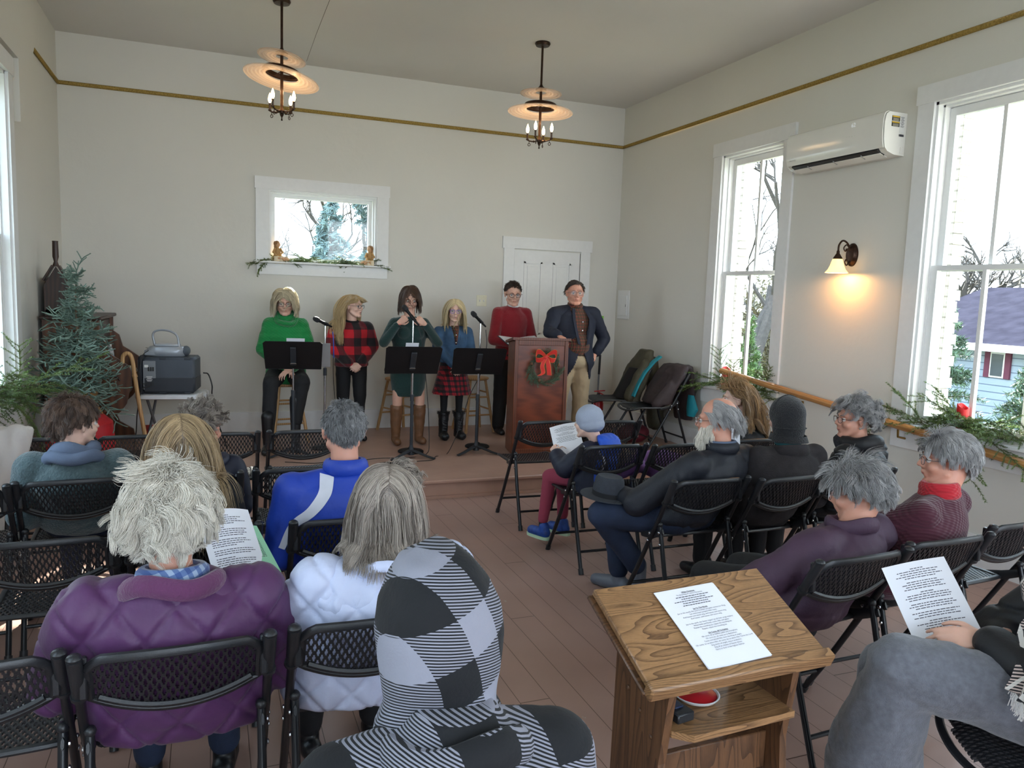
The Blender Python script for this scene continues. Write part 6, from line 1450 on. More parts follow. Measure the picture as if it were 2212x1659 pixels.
for i in (0, 1):
    a, kk = F.an[i], F.kn[i]; g = G(); g.loft([(a.x, -.01, .05, .042, .05), (a.x, -.005, .12, .045, .052), (a.x, 0, .25, .058, .062), (a.x*.98, .005, .36, .064, .066), (a.x*.97, .005, .40, .065, .066)], 20); g.cap((a.x, -.02, .045), (a.x+.01*(2*i-1), .12, .038), .042, .036, 12)
    me = remesh(g, .009, 3); folds(me, .004, (12, 12, 16), i); ground_clip(me, .004); me.materials.append(LEATH); part('boot', me, None, F.root)
part('wrist_watch', G().tube([F.wr[1]+V((0, -.01, -.03))+V((.028*math.cos(a), .028*math.sin(a), .006*math.cos(a))) for a in [2*PI*k/16 for k in range(17)]], .006, 6), BLK, F.root); part('bracelet', G().tube([F.wr[1]+V((.0, -.008, -.015))+V((.027*math.cos(a), .027*math.sin(a), .004)) for a in [2*PI*k/16 for k in range(17)]], .005, 6), M('coral_band', rgb(220, 110, 100), .5), F.root)
hair(F.root, F.H, H_BROWN, 2400, (.17, .20), (0, 0, -.6), .12, .8, .018, .003, 8, .6, .0015, 9, 13, front=.40, side=-.05, wild=.07, lift=.2)
# girl in denim jacket
F = stage_fig('young person in a denim jacket, red plaid skirt and furry black boots', 2.385, 7.82, (2.393, 7.8, 1.535), 181, sit=False, s=.92, wid=.90, hy=-14, hp=6, hs=1.0, tone='pale', glasses=(G_VIO, .0022, 1.05), brow=B_LT, hipz=.80,
    el=[(-.185, .04, .98), (.185, .04, .98)], wr=[(-.035, .15, .81), (.035, .15, .80)], hands=[((.6, .2, -.75), (0, 1, .2), 1, .5), ((-.5, .2, -.8), (0, 1, .2), -1, .5)], neckb=(0, 0, 1.21), knees=[(-.085, .0, .46), (.085, .0, .46)], ankles=[(-.085, .0, .09), (.085, .0, .09)])
J = top(F, DEN, 'denim_jacket', .016, .009, .35, .004, (9, 9, 8), 8)
for s in (-1, 1):
    front_strip(F, J, [(s*.10, 1.09), (s*.05, 1.09)], .028, DEN, 'pocket_flap', .004, dy=-1)
for z in (1.12, 1.04, .95): part('button', G().ell((.012, .145, z), (.007, .003, .007)), CHR, F.root)
part('shirt_front', G().loft([(0, .095, 1.02, .006, .04), (0, .085, 1.16, .035, .035), (0, .055, 1.215, .045, .03)], 14), SHPL, F.root)
g = G(); N = 48; rr = [[V(((.13+.08*t)*math.cos(a)*(1+.05*math.sin(9*a)*t), (.105+.075*t)*math.sin(a)*(1+.05*math.sin(9*a)*t), .84-.35*t)) for a in [2*PI*k/N for k in range(N)]] for t in (0, .25, .5, .75, 1)]; part('skirt', g.rings(rr), SKPL, F.root)
pants(F, BLKC, 'leggings', -.012, .010, .002)
for i in (0, 1):
    a = F.an[i]; g = G(); g.loft([(a.x, -.01, .03, .045, .055), (a.x, 0, .12, .046, .052), (a.x, 0, .25, .055, .058), (a.x, 0, .29, .058, .06)], 18); g.cap((a.x, 0, .05), (a.x+.01*(2*i-1), .11, .042), .048, .042, 12); me = remesh(g, .010, 2); folds(me, .005, (20, 20, 20), i); ground_clip(me, .004); me.materials.append(BLKS); b = part('boot', me, None, F.root)
    gg = G(); r = random.Random(i)
    for k in range(420):
        an = r.random()*6.28; p = V((a.x+.057*math.cos(an), .06*math.sin(an), r.choice((.285, .29, .27)))); q = p+V((math.cos(an), math.sin(an), r.uniform(-.3, 1)))*.018; gg.add([p+V((.002, 0, 0)), p-V((.002, 0, 0)), q], [(0, 1, 2)])
    part('fur_cuff', gg, BLKC, b, False)
    for k in range(6): part('lace', G().tube([(a.x-.02, .052, .10+.028*k), (a.x+.02, .056, .112+.028*k)], .0025, 5), GRT, b)
hair(F.root, F.H, H_PLAT, 2600, (.26, .31), (0, .0, -.6), .0, .8, .012, .003, 9, .55, .0015, 11, 14, front=.40, side=-.05, wild=.06, lift=.15, body=bodyballs(F, .075, .012))
# man in crimson sweater
F = stage_fig('standing person in a crimson sweater holding an open binder by the door', 3.13, 8.03, (3.119, 8.0, 1.728), 186, sit=False, s=1.02, wid=1.02, hy=-14, hp=10, hs=1.10, tone='fair', glasses=(G_BLK, .0022, 1.05), brow=B_DK, hipz=.88,
    el=[(-.235, .05, 1.06), (.245, .05, 1.06)], wr=[(-.06, .26, 1.03), (.10, .24, 1.03)], hands=[((.45, .8, .05), (0, -.1, -1), 1, .5), ((-.2, .9, .05), (0, -.1, -1), -1, .5)], neckb=(0, 0, 1.425), knees=[(-.10, .02, .46), (.105, -.02, .46)], ankles=[(-.10, .0, .09), (.12, -.03, .09)])
top(F, CRIM, 'sweater', .016, .010, .1, .007, (6, 6, 7), 9); ringtube(F, F.nb+V((0, .02, .015)), .055, .058, .009, TSH, 'shirt_collar', .12, flat=1.2); ringtube(F, F.nb+V((0, .02, -.002)), .066, .068, .009, CRIM, 'neck_rib', .14)
pants(F, BLKC, th=.018, fold=.007, flare=.012, ankle=.98); shoes(F, BLKS)
hair(F.root, F.H, H_DRK, 2600, (.014, .020), (.3, .0, -.3), None, .2, .004, 0, 9, .3, .0015, 5, 15, front=.56, side=.02, wild=.15, lift=.18, crownlen=1.5, guides=400)
bp_ = F.root.location+Matrix.Rotation(math.radians(186), 3, 'Z') @ V((.03, .34, 1.055))
t = thing('binder', 'open black binder with white papers held by the person in the crimson sweater', 'binder', bp_, math.radians(186)); TR = Matrix.Rotation(-.30, 3, 'X')
part('cover', G().box((-.10, 0, 0), (.24, .30, .006), TR @ Matrix.Rotation(.12, 3, 'Y'), .002).box((.13, 0, 0), (.24, .30, .006), TR @ Matrix.Rotation(-.12, 3, 'Y'), .002), BLKS, t)
part('pages', G().box((-.10, 0, .008), (.21, .27, .008), TR @ Matrix.Rotation(.12, 3, 'Y')).box((.13, 0, .007), (.21, .27, .006), TR @ Matrix.Rotation(-.12, 3, 'Y')), PAPER, t, False)
# man in blazer at the podium
F = stage_fig('standing person in a navy blazer and khakis at the podium, hand on hip', 3.60, 7.42, (3.57, 7.36, 1.758), 184, sit=False, s=1.06, wid=1.20, hy=-18, hp=2, hs=1.12, tone='ruddy', glasses=(G_MET, .0014, 1.1), brow=B_GY, hipz=.89, jaw=1.12,
    sh=[(-.235, -.0, 1.375), (.235, .0, 1.365)], el=[(-.42, -.05, 1.11), (.36, .12, 1.19)], wr=[(-.25, .06, .95), (.36, .34, 1.16)], hands=[((.9, .2, -.3), (-.3, .6, .7), -1, .6), ((0, .9, -.2), (0, .2, 1), -1, .3)], neckb=(0, 0, 1.455), knees=[(-.12, .0, .47), (.13, -.02, .47)], ankles=[(-.13, -.02, .09), (.14, -.04, .09)])
top(F, SHPL, 'plaid_shirt', .012, .010, .1, .004, (6, 6, 7), 9, arms=(), ex=lambda g: g.ell((0, .05, 1.05), (.165, .14, .16)))
g = G(); s = F.s
me = remesh(g.loft(torso_rows(F.pc, F.cc, F.nb, s, 1.22, .034, 1.0, hem=-.0), 28).loft([(0, -.01, .68, .225, .15), (0, -.01, .80, .225, .165), (0, 0, .95, .22, .165), (0, 0, 1.15, .23, .16)], 28), .010, 5)
# cut the jacket open in front in a V
c = vco(me); import bmesh
bm = bmesh.new(); bm.from_mesh(me)
kill = [f for f in bm.faces if (lambda q: q.y > .03 and abs(q.x+.015) < (.035+.075*max(0, (q.z-1.0)/.40) if q.z > .98 else .03+.12*max(0, (.98-q.z)/.3)))(f.calc_center_median())]
bmesh.ops.delete(bm, geom=kill, context='FACES'); bm.to_mesh(me); bm.free(); folds(me, .004, (7, 7, 6), 5); me.materials.append(NAVY); J = part('blazer', me, None, F.root)
md = J.modifiers.new('thick', 'SOLIDIFY'); md.thickness = .006
g = G()
for i in (0, 1): g.cap(F.nb+V(((-1, 1)[i]*.06, -.008, -.045)), F.sh[i], .065, .084, 14); g.cap(F.sh[i], F.el[i], .080, .065, 14); g.cap(F.el[i], F.el[i].lerp(F.wr[i], .88), .064, .050, 14)
me = folds(remesh(g, .010, 5), .008, (9, 9, 7), 12); me.materials.append(NAVY); part('sleeves', me, None, J) if 0 else part('sleeve', me, None, J)
for q in (-1, 1): part('lapel', G().sheet([[V((q*x0-.015, yy, z)), V((q*(x0+.035)-.015, yy+.002, z+.01))] for x0, yy, z in ((.055, .085, 1.43), (.085, .150, 1.33), (.072, .182, 1.22), (.035, .196, 1.06))], .006), NAVY, J)
ringtube(F, F.nb+V((0, .015, .02)), .070, .070, .014, SHPL, 'shirt_collar', .16, flat=1.5)
for z in (1.30, 1.21, 1.12): part('button', G().ell((-.015, .165+.01*(1.3-z)*8*.1, z), (.007, .004, .007)), STRP, F.root)
part('belt', G().loft([(0, .0, .90, .192, .150), (0, .0, .935, .192, .150)], 28), BLKS, F.root)
pants(F, KHAKI, th=.020, fold=.008, flare=.02, ankle=.98); shoes(F, BLKS)
hair(F.root, F.H, H_DRK, 2600, (.03, .045), (.5, -.2, -.2), -.4, .2, .004, 0, 9, .3, .0015, 5, 16, front=.60, side=.02, wild=.10, lift=.12, guides=400)
# ================================================================ the audience
def aud(label, cx, y0, head, rz=0, crz=0, hipoff=.275, lean_=None, **k):
    """seated figure whose back rests on the chair at (cx,y0)"""
    a = math.radians(crz); loc = V((cx-math.sin(a)*hipoff, y0+math.cos(a)*hipoff, 0)); hl = loc_of(loc, rz, head); s = k.get('s', 1.0); hs = k.get('hs', 1.0)
    nb = k.pop('neckb', None) or (hl.x*.85, hl.y-.055, hl.z-.153*hs); th_ = k.pop('bk', .026); zc = .555+.58*(nb[2]-.555)-.01
    ch = k.pop('chest', None) or (nb[0]*.6, -hipoff+.52*max(0, .79-zc)+(.119*k.get('wid', 1.0)**.45+th_)*s, zc)
    return figure(label, loc, rz, hl, neckb=nb, chest=ch, **k)
# boy in the green grey fleece
F = aud('seated person with tousled brown hair in a green-grey fleece with slate hood, looking right', -.60, 3.92, (-.608, 4.13, 1.03), hy=-52, hp=4, s=.93, wid=1.0, tone='pale', brow=B_DK, shw=.19, shz=-.05)
top(F, FLEE, 'fleece_jacket', .034, .010, 0, .007, (8, 8, 6), 21); ringtube(F, F.nb+V((0, -.01, .03)), .080, .080, .034, GHOOD, 'hood', .1, fold=.012, flat=1.1); ringtube(F, F.nb+V((0, -.025, -.01)), .105, .10, .030, GHOOD, 'hood', .2, fold=.012, seed=3)
pants(F, JEAN); shoes(F, BLKS); hair(F.root, F.H, H_BOY, 5200, (.045, .07), (.3, -.4, -.5), None, .45, .010, .004, 10, .6, .0012, 7, 21, front=.35, side=-.12, back=-.9, wild=.18, lift=.18, crownlen=1.3, swirl=.4, guides=240)
# spiky boy
F = aud('person with spiky grey-brown hair mostly hidden behind the long blonde hair', -.05, 3.92, (-.040, 4.15, .985), hy=-30, hp=10, s=.84, wid=.88, tone='ruddy', brow=B_DK, shw=.16, shz=-.05)
top(F, NAVK, 'jacket', .026, .011, 0, .008, (9, 9, 6), 22); ringtube(F, F.nb+V((0, -.02, .0)), .095, .09, .028, NAVK, 'hood', .12, fold=.014); pants(F, BLKC); shoes(F, BLKS)
hair(F.root, F.H, H_GBR, 2600, (.035, .06), (.3, .2, .4), None, -.15, .010, .004, 10, .85, .0015, 6, 22, front=.40, side=.0, wild=.5, lift=.9, crownlen=1.3)
# woman with long blonde hair
F = aud('seated person with very long highlighted blonde hair and black sweater seen from behind', -.085, 3.03, (-.121, 3.25, 1.080), hy=8, hp=8, s=.96, wid=1.0, tone='fair', shz=-.045, brow=B_LT)
top(F, BLKC, 'sweater', .016, .010, 0, .006, (8, 8, 6), 23); pants(F, BLKC); shoes(F, BLKS)
hair(F.root, F.H, H_SB, 8000, (.36, .46), (0, -.25, -.7), 0, .75, .012, .007, 12, .5, .0013, 16, 23, front=.42, side=-.2, wild=.07, lift=.12, body=bodyballs(F, .075, .012), guides=300)
def hood_flap(F, mat, q, amp):
    g = G(); n = F.nb; k = q/.16
    g.loft([(0, n.y-.045, n.z-.21, .05*k, .03), (0, n.y-.065, n.z-.16, .13*k, .045), (0, n.y-.062, n.z-.09, .175*k, .065), (0, n.y-.04, n.z-.035, .155*k, .075), (0, n.y-.03, n.z+.01, .11*k, .065)], 24)
    me = quilt(folds(remesh(g, .008, 5), .008, (8, 8, 8), 3), amp, .12); me.materials.append(mat); part('hood', me, None, F.root)
# white haired woman in purple
F = aud('seated person with wavy white hair in a purple quilted coat, reading a song sheet', -.09, 2.02, (-.105, 2.25, 1.070), bk=.048, hy=-18, hp=12, s=.98, wid=1.28, tone='ruddy', shw=.205, shz=-.085, el=[(-.30, .02, .60), (.29, -.0, .60)], wr=[(-.10, .22, .66), (.20, .24, .68)], hands=[((.5, .6, .3), (-.3, -.2, 1), 1, .7), ((.1, .8, .3), (.3, -.2, 1), -1, .7)], hs=.98, brow=B_GY)
SEATB = lambda g: g.loft([(0, .04, .435, .22, .13), (0, .02, .46, .245, .16), (0, -.0, .56, .25, .17), (0, -.03, .66, .24, .165), (0, -.05, .72, .2, .14)], 28, p=2.4)
top(F, PURP, 'quilted_coat', .044, .0085, 0, .008, (7, 7, 5), 24, puff=.014, quiltk='diamond', qs=.150, smooth=7, shth=.006, armth=.008, ex=SEATB)
ringtube(F, F.nb+V((0, -.012, .008)), .075, .072, .020, BLPL, 'shirt_collar', .1, flat=1.3); hood_flap(F, PURP, .155, .008); ringtube(F, F.nb+V((0, -.030, -.022)), .118, .100, .019, PURF, 'hood_lining', .22, fold=.012, flat=1.5, seed=2)
pants(F, JEAN); shoes(F, BLKS)
hair(F.root, F.H, H_WHITE, 11000, (.085, .125), (.1, -.3, -.5), None, .45, .024, .012, 9, .72, .0011, 10, 24, front=.30, side=-.30, wild=.26, lift=.30, swirl=.6, guides=260)
paper('song_sheet', 'white song sheet held up by the person in the purple quilted coat', 'paper', (.092, 2.56, .745), frame((.86, .25, -.38), (-.38, .1, .93)) @ Matrix.Rotation(PI, 3, 'Y') if 0 else frame((.834, .53, -.152), (-.242, .597, .76)), [[.5, .8, .7, .9, .6], [.35, .9, .8, .85, .75], [.8, .9, .7, .5], [.9, .95, .8], [.4, .9, .9, .7, .8]], .02, w=.20, h=.26, left=True)
paper('song_sheet', 'pale green printed sheet behind the white song sheet of the purple coat', 'paper', (.150, 2.61, .735), frame((.90, .50, .0), (-.263, .65, .60)), [[.4, .4, .4], [.9]*16], .02, w=.15, h=.20, mat=M('green_paper', rgb(150, 208, 172), .7, var=.01), left=True, seed=4, lead=.006)
# man in blue
F = aud('seated person with short grey hair in a royal blue jacket with a white shoulder stripe', .515, 3.01, (.513, 3.22, 1.117), hy=0, hp=0, s=1.05, wid=1.16, tone='ruddy', shw=.20, hs=1.05, shz=-.07, brow=B_GY)
J = top(F, ROYAL, 'track_jacket', .026, .010, 0, .007, (7, 7, 5), 25); ringtube(F, F.nb+V((0, -.005, .02)), .072, .070, .022, ROYAL, 'stand_collar', .06, flat=1.6)
zz = F.nb.z
for q in (-1, 1): front_strip(F, J, [(q*.085, zz-.00), (q*.10, zz-.06), (q*.15, zz-.13), (q*.22, zz-.20), (q*.262, zz-.29)], lambda t: .022*(1-.6*t)+.004, STRP, 'white_stripe')
pants(F, JEAN); shoes(F, BLKS); hair(F.root, F.H, H_SALT, 7000, (.016, .026), (.1, -.4, -.7), None, .3, .004, 0, 9, .25, .0012, 5, 25, front=.45, side=-.02, back=-.93, wild=.22, lift=.22, shade=(.1, 1.1), guides=900)
# woman in white
F = aud('seated person with shoulder length grey-brown hair in a white quilted hooded jacket', .435, 2.04, (.490, 2.26, 1.062), bk=.044, hy=-12, hp=16, s=.98, wid=1.12, tone='fair', shw=.195, shz=-.055, hs=1.0, brow=B_GY, el=[(-.27, .03, .62), (.27, .03, .62)])
top(F, WHTN, 'quilted_jacket', .040, .0085, 0, .008, (8, 8, 6), 26, puff=.011, quiltk='diamond', qs=.125, smooth=7, ex=SEATB)
hood_flap(F, WHTN, .155, .006); ringtube(F, F.nb+V((0, -.03, -.020)), .112, .100, .014, WHTN, 'hood_rim', .2, fold=.008, flat=1.4)
pants(F, BLKC); shoes(F, BLKS)
hair(F.root, F.H, H_GBR, 8000, (.20, .25), (0, -.15, -.6), .1, .7, .010, .004, 9, .5, .0012, 12, 26, front=.42, side=-.2, wild=.08, lift=.12, body=bodyballs(F, .075, .03), guides=300)
hair(F.root, F.H @ Matrix.Translation((.045, .055, .055)) @ Matrix.Scale(.62, 4), H_GBR, 1200, (.05, .08), (.6, .4, .1), None, .2, .01, .012, 9, .7, .0018, 8, 27, front=-.2, side=-.3, wild=.15, lift=.15, name='hair_bump', cap=True)
part('headband', G().tube([F.H @ V((.085*math.cos(a), .02+.01*math.sin(a), .03+.092*math.sin(a))) for a in [PI*k/14 for k in range(15)]], .004, 6, flat=1.6), BLKS, F.root)
# hooded figure in front
F = aud('person in a black and grey checked fleece with the hood up', .40, 1.06, (.395, 1.37, 1.075), hy=0, hp=8, s=1.04, wid=1.16, tone='fair', hs=1.0, shw=.195, shz=-.095, neckb=(.0, -.07, .925), chest=(0, -.08, .76), face=True)
top(F, GHPL, 'fleece_jacket', .032, .0085, 0, .006, (6, 6, 5), 28, shth=.006, ex=lambda g: g.loft([(0, -.10, .78, .20, .13), (0, -.10, .86, .17, .12), (0, -.10, .92, .11, .10), (0, -.095, .97, .07, .07)], 24))
g = G(); hc = F.hc; g.loft([(hc.x, hc.y-.06, hc.z-.195, .115, .095), (hc.x, hc.y-.055, hc.z-.16, .125, .105), (hc.x, hc.y-.035, hc.z-.115, .108, .108), (hc.x, hc.y-.028, hc.z-.06, .116, .122), (hc.x, hc.y-.022, hc.z+.0, .122, .130), (hc.x, hc.y-.02, hc.z+.05, .116, .126), (hc.x, hc.y-.015, hc.z+.095, .096, .110), (hc.x, hc.y-.01, hc.z+.13, .066, .082), (hc.x, hc.y-.005, hc.z+.152, .028, .04), (hc.x, hc.y, hc.z+.158, .008, .012)], 30)
me = remesh(g, .0065, 4); c = vco(me); c = c-np.array(hc)
fr = (c[:, 1] > .07) & (c[:, 2] > -.12); c[fr, 1] = .07+(c[fr, 1]-.07)*.15
band = np.exp(-((c[:, 2]+.135)/.03)**2); th_ = np.arctan2(c[:, 1], c[:, 0]); rr_ = 1+.07*band*np.sin(th_*5+1); c[:, 0] *= rr_; c[:, 1] *= rr_; c[:, 2] += .012*band*np.sin(th_*3); setco(me, c+np.array(hc)); folds(me, .007, (7, 7, 9), 31); me.materials.append(GHPH); hd = part('hood', me, None, F.root)
hc0 = hc; seam = [V((hc0.x+.0, hc0.y-.02+.131*math.cos(a)*-1, hc0.z+.005+.152*math.sin(a))) for a in [PI*.08*k-.5 for k in range(9)]]
ringtube(F, F.nb+V((0, -.03, -.030)), .118, .108, .026, GHPL, 'hood_roll', .22, fold=.010, flat=1.3, seed=5)
pants(F, JEAN); shoes(F, BLKS)
# child in grey beanie
F = aud('small child in a pale grey beanie and blue and navy coat', 2.335, 4.16, (2.277, 4.42, .907), rz=24, hipoff=.30, ears=False, hy=10, hp=8, s=.72, wid=.95, tone='pale', hs=.90, shw=.165, shz=-.05, neckb=(.01, -.06, .755), chest=(0, -.06, .66), knees=[(-.10, .27, .50), (.06, .29, .50)], ankles=[(-.13, .29, .20), (.05, .27, .20)], el=[(-.185, .06, .60), (.17, .06, .60)], wr=[(-.13, .20, .66), (.02, .20, .64)], hands=[((.2, .6, .6), (-.8, -.3, .2), 1, .7), ((-.2, .6, .6), (.8, -.3, .2), -1, .7)])
J = top(F, NAVK, 'winter_coat', .050, .0085, 0, .006, (9, 9, 8), 29, armth=.002, ex=lambda g: g.loft([(0, -.01, .44, .17, .15), (0, -.01, .52, .165, .15), (0, -.03, .64, .14, .13)], 22))
front_strip(F, J, [(-.02, .80), (.00, .70), (.03, .60), (.02, .47)], .055, BRIB, 'blue_panel'); front_strip(F, J, [(-.085, .74), (-.07, .64), (-.06, .52)], .010, STRP, 'white_piping'); front_strip(F, J, [(-.11, .68), (-.10, .60), (-.10, .50)], .014, BRIB, 'blue_band')
g = G(); g.loft([(0, F.nb.y-.09, .70, .08, .03), (0, F.nb.y-.10, .76, .10, .045), (0, F.nb.y-.07, .81, .09, .05), (0, F.nb.y-.04, .83, .06, .04)], 20); me = folds(remesh(g, .007, 4), .008, (12, 12, 12), 4); me.materials.append(BRIB); part('hood', me, None, F.root)
ringtube(F, F.nb+V((0, -.01, .01)), .062, .060, .020, NAVK, 'collar', .0)
g = G(); H2 = F.H; g.ell(H2 @ V((0, -.018, .025)), (.087*.9, .106*.9, .100*.9), H2.to_3x3().normalized(), 24, 16); g.ell(H2 @ V((0, -.03, -.02)), (.086*.9, .098*.9, .060*.9), H2.to_3x3().normalized(), 24, 12)
me = folds(remesh(g, .006, 3), .004, (12, 12, 14), 6); me.materials.append(BEAN); part('beanie', me, None, F.root)
pants(F, ROSE, th=.010, ankle=1.0, fold=.006)
for i in (0, 1):
    a = F.an[i]; part('sock', G().cap(a, a+V((0, 0, -.06)), .028, .028, 10), BLKC, F.root); g = G(); g.cap(a+V((0, -.025, -.095)), a+V((0, .10, -.10)), .036, .034, 12); g.cap(a+V((0, -.02, -.09)), a+V((0, -.01, -.05)), .036, .036, 10); me = remesh(g, .007, 3)
    me.materials.append(M('blue_trainer', rgb(30, 70, 150), .5, var=.4, vs=30)); b = part('shoe', me, None, F.root); part('sole', G().loft([(a.x, a.y+.035, a.z-.138, .036, .10), (a.x, a.y+.035, a.z-.118, .038, .102)], 20, p=3), M('green_white_sole', rgb(190, 220, 190), .5), b)
paper('song_sheet', 'white song sheet held out at the left of the child in the beanie', 'paper', (2.25, 4.60, .655), frame((.907, -.348, .237), (.14, .777, .607)), [[.3, .8, .9, .7, .9, .8], [.3, .8, .7, .6], [.9, .8, .9, .7, .8, .9, .7]], .01, w=.20, h=.27, seed=6)
# child in purple lying over
loc = V((2.86, 4.42, 0)); F = figure('child in lilac clothes sprawled sideways across a folding chair, one arm reaching left', loc, 62, (.02, .30, .60), sit=True, s=.66, wid=.95, hp=55, hs=.85, tone='pale', vox=.0075, pc=(0, -.14, .55), neckb=(.0, .18, .60), chest=(0, .03, .60), sh=[(-.10, .16, .60), (.10, .15, .62)], el=[(-.08, .30, .53), (.14, .22, .52)], wr=[(-.03, .46, .52), (.10, .36, .52)], hands=[((.1, 1, .0), (0, 0, 1), 1, .3), ((-.1, 1, 0), (0, 0, 1), -1, .3)], knees=[(-.08, -.30, .50), (.08, -.28, .50)], ankles=[(-.08, -.36, .30), (.08, -.34, .30)], brow=None)
g = G(); g.cap(F.pc, F.cc, .11, .105, 16); g.cap(F.cc, F.nb, .10, .06, 16)
for i in (0, 1): g.cap(F.sh[i], F.el[i], .048, .040, 12); g.cap(F.el[i], F.el[i].lerp(F.wr[i], .85), .040, .032, 12)
me = folds(remesh(g, .009, 4), .006, (11, 11, 11), 3); me.materials.append(LAV); part('sweater', me, None, F.root); pants(F, LAV, th=.006)
hair(F.root, F.H, H_SB, 1500, (.15, .2), (0, -.2, -.4), 0, .5, .01, .004, 9, .5, .0016, 8, 30, front=.42, side=-.1)
# bearded man
F = aud('seated balding person with white beard and glasses in a navy jacket, hat on the knee', 2.43, 3.23, (2.561, 3.45, 1.069), rz=16, hy=28, hp=6, s=1.04, wid=1.14, tone='ruddy', glasses=(G_MET, .0014, 1.05), shw=.20, shz=-.06, hs=1.03, brow=B_GY, knees=[(-.36, .28, .52), (-.12, .42, .53)], ankles=[(-.10, .22, .17), (-.12, .36, .09)], el=[(-.30, .08, .62), (.28, .02, .62)], wr=[(-.24, .26, .62), (.10, .28, .60)], hands=[((-.1, .9, -.1), (-.4, 0, .9), 1, .6), None])
top(F, NAVJ, 'jacket', .026, .010, 0, .008, (8, 8, 6), 32); ringtube(F, F.nb+V((0, -.005, .02)), .074, .072, .020, NAVJ, 'collar', .05, flat=1.5); ringtube(F, F.nb+V((0, -.005, .045)), .068, .066, .010, GHOOD, 'inner_collar', .05, flat=1.3)
pants(F, JEAN, th=.016); shoes(F, M('grey_shoe', rgb(96, 100, 110), .5), toe=[(-.9, .3, 0), (-.2, 1, 0)])
bald = lambda d: (d[:, 2] > .30) & (((d[:, 0]-.0)**2+((d[:, 1]+.30)/1.15)**2) < .36) | ((d[:, 1] > .25) & (d[:, 2] > .25))
hair(F.root, F.H, H_GREY, 3600, (.06, .10), (0, -.8, -.35), None, .35, .006, .003, 9, .5, .0012, 8, 33, front=.30, side=-.12, back=-.90, wild=.10, lift=.10, bald=bald, shade=(.45, 1.2))
kf = lambda d: (d[:, 1] > -.05) & (d[:, 2] < -.45) & (d[:, 2] > -1)
H3 = F.H @ Matrix.Translation((0, .035, -.055))
hair(F.root, H3, H_WHITE, 3200, (.08, .13), (0, .3, -.9), None, .4, .006, .006, 9, .5, .0013, 8, 34, front=-2, back=-2, side=-2, keep=lambda d: (d[:, 1] > -.25) & (d[:, 2] < .15) & ((d[:, 2] < -.35) | (np.abs(d[:, 0]) > .5)), name='beard', cap=False, wild=.2, lift=.3, scalp=(.060, .052, .062))
hp_ = F.root.location+Matrix.Rotation(math.radians(16), 3, 'Z') @ V((-.30, .30, .61)); t = thing('fedora', 'charcoal felt hat with dark band resting on the knee of the bearded person', 'hat', hp_, .3, rot=(.05, .03, .3))
part('crown', G().loft([(0, 0, 0, .082, .098), (0, 0, .05, .080, .095), (0, 0, .10, .072, .085), (0, 0, .115, .062, .072), (0, 0, .108, .03, .055)], 28), FELT, t); part('brim', G().loft([(0, 0, -.002, .12, .135), (0, 0, .000, .150, .165), (0, 0, .004, .150, .165), (0, 0, .006, .12, .135), (0, 0, .004, .08, .09)], 36), FELT, t)
part('hat_band', G().loft([(0, 0, .004, .0835, .0995), (0, 0, .030, .0825, .0985)], 28), BLKC, t); part('band_bow', G().box((.0, -.10, .018), (.05, .008, .02), bev=.003), BLKC, t)
# girl with long brown hair
F = aud('seated young person with long light brown half-tied hair in a black top, facing left', 3.46, 4.15, (3.44, 4.42, 1.035), rz=10, hy=50, hp=2, s=.88, wid=.92, tone='pale', shw=.165, brow=B_LT, shz=-.05, face=True)
top(F, BLKC, 'sweater', .020, .011, 0, .007, (8, 8, 6), 35); pants(F, BLKC); shoes(F, BLKS)
hair(F.root, F.H, H_LBR, 4200, (.30, .38), (0, -.8, -.35), None, .75, .012, .006, 10, .7, .0016, 13, 35, front=.42, side=-.1, wild=.08, lift=.12, body=bodyballs(F, .070, .01), behind=-.02); part('hair_tie', G().ell(F.H @ V((0, -.118, .01)), (.018, .012, .012)), H_BROWN, F.root)
# cloche
F = aud('seated person in a black knitted cloche hat and dark charcoal wool coat, seen from behind', 2.90, 3.17, (3.004, 3.42, 1.068), rz=-4, hy=-4, hp=4, s=.97, wid=1.08, tone='fair', glasses=(G_MET, .0014, 1.1), shw=.185, shz=-.06, brow=B_GY)
top(F, CHARC, 'wool_coat', .026, .010, 0, .007, (7, 7, 5), 36); ringtube(F, F.nb+V((0, -.015, -.015)), .090, .085, .022, CHARC, 'coat_collar', .15, flat=1.5); ringtube(F, F.nb+V((0, -.0, .025)), .060, .060, .012, M('teal_scarf', rgb(24, 90, 96), .8), 'scarf', .0)
pants(F, BLKC); shoes(F, BLKS)
g = G(); H2 = F.H; R_ = H2.to_3x3().normalized(); g.ell(H2 @ V((0, -.018, .032)), (.093, .112, .102), R_, 28, 18); g.cap(H2 @ V((0, -.03, .02)), H2 @ V((0, -.035, -.055)), .092, .088, 24); me = remesh(g, .007, 4); me.materials.append(CLOCH); hb = part('cloche_hat', me, None, F.root)
part('hat_seam', G().tube([H2 @ V((.094*math.cos(a), -.02, .032+.105*math.sin(a))) for a in [PI*k/20 for k in range(21)]], .003, 6).tube([H2 @ V((.091*math.cos(a), -.035+.095*math.sin(a), -.045)) for a in [PI+PI*k/16 for k in range(17)]], .003, 6), CLOCH, hb)
part('turned_brim', G().rings([[H2 @ V(((.094+dr)*math.cos(a), -.034+(.100+dr)*math.sin(a), zz_-(.012 if math.sin(a) < -.2 else 0))) for a in [2*PI*k/30 for k in range(30)]] for dr, zz_ in ((0, -.075), (.012, -.112), (.006, -.112), (-.004, -.080))], False), CLOCH, hb)
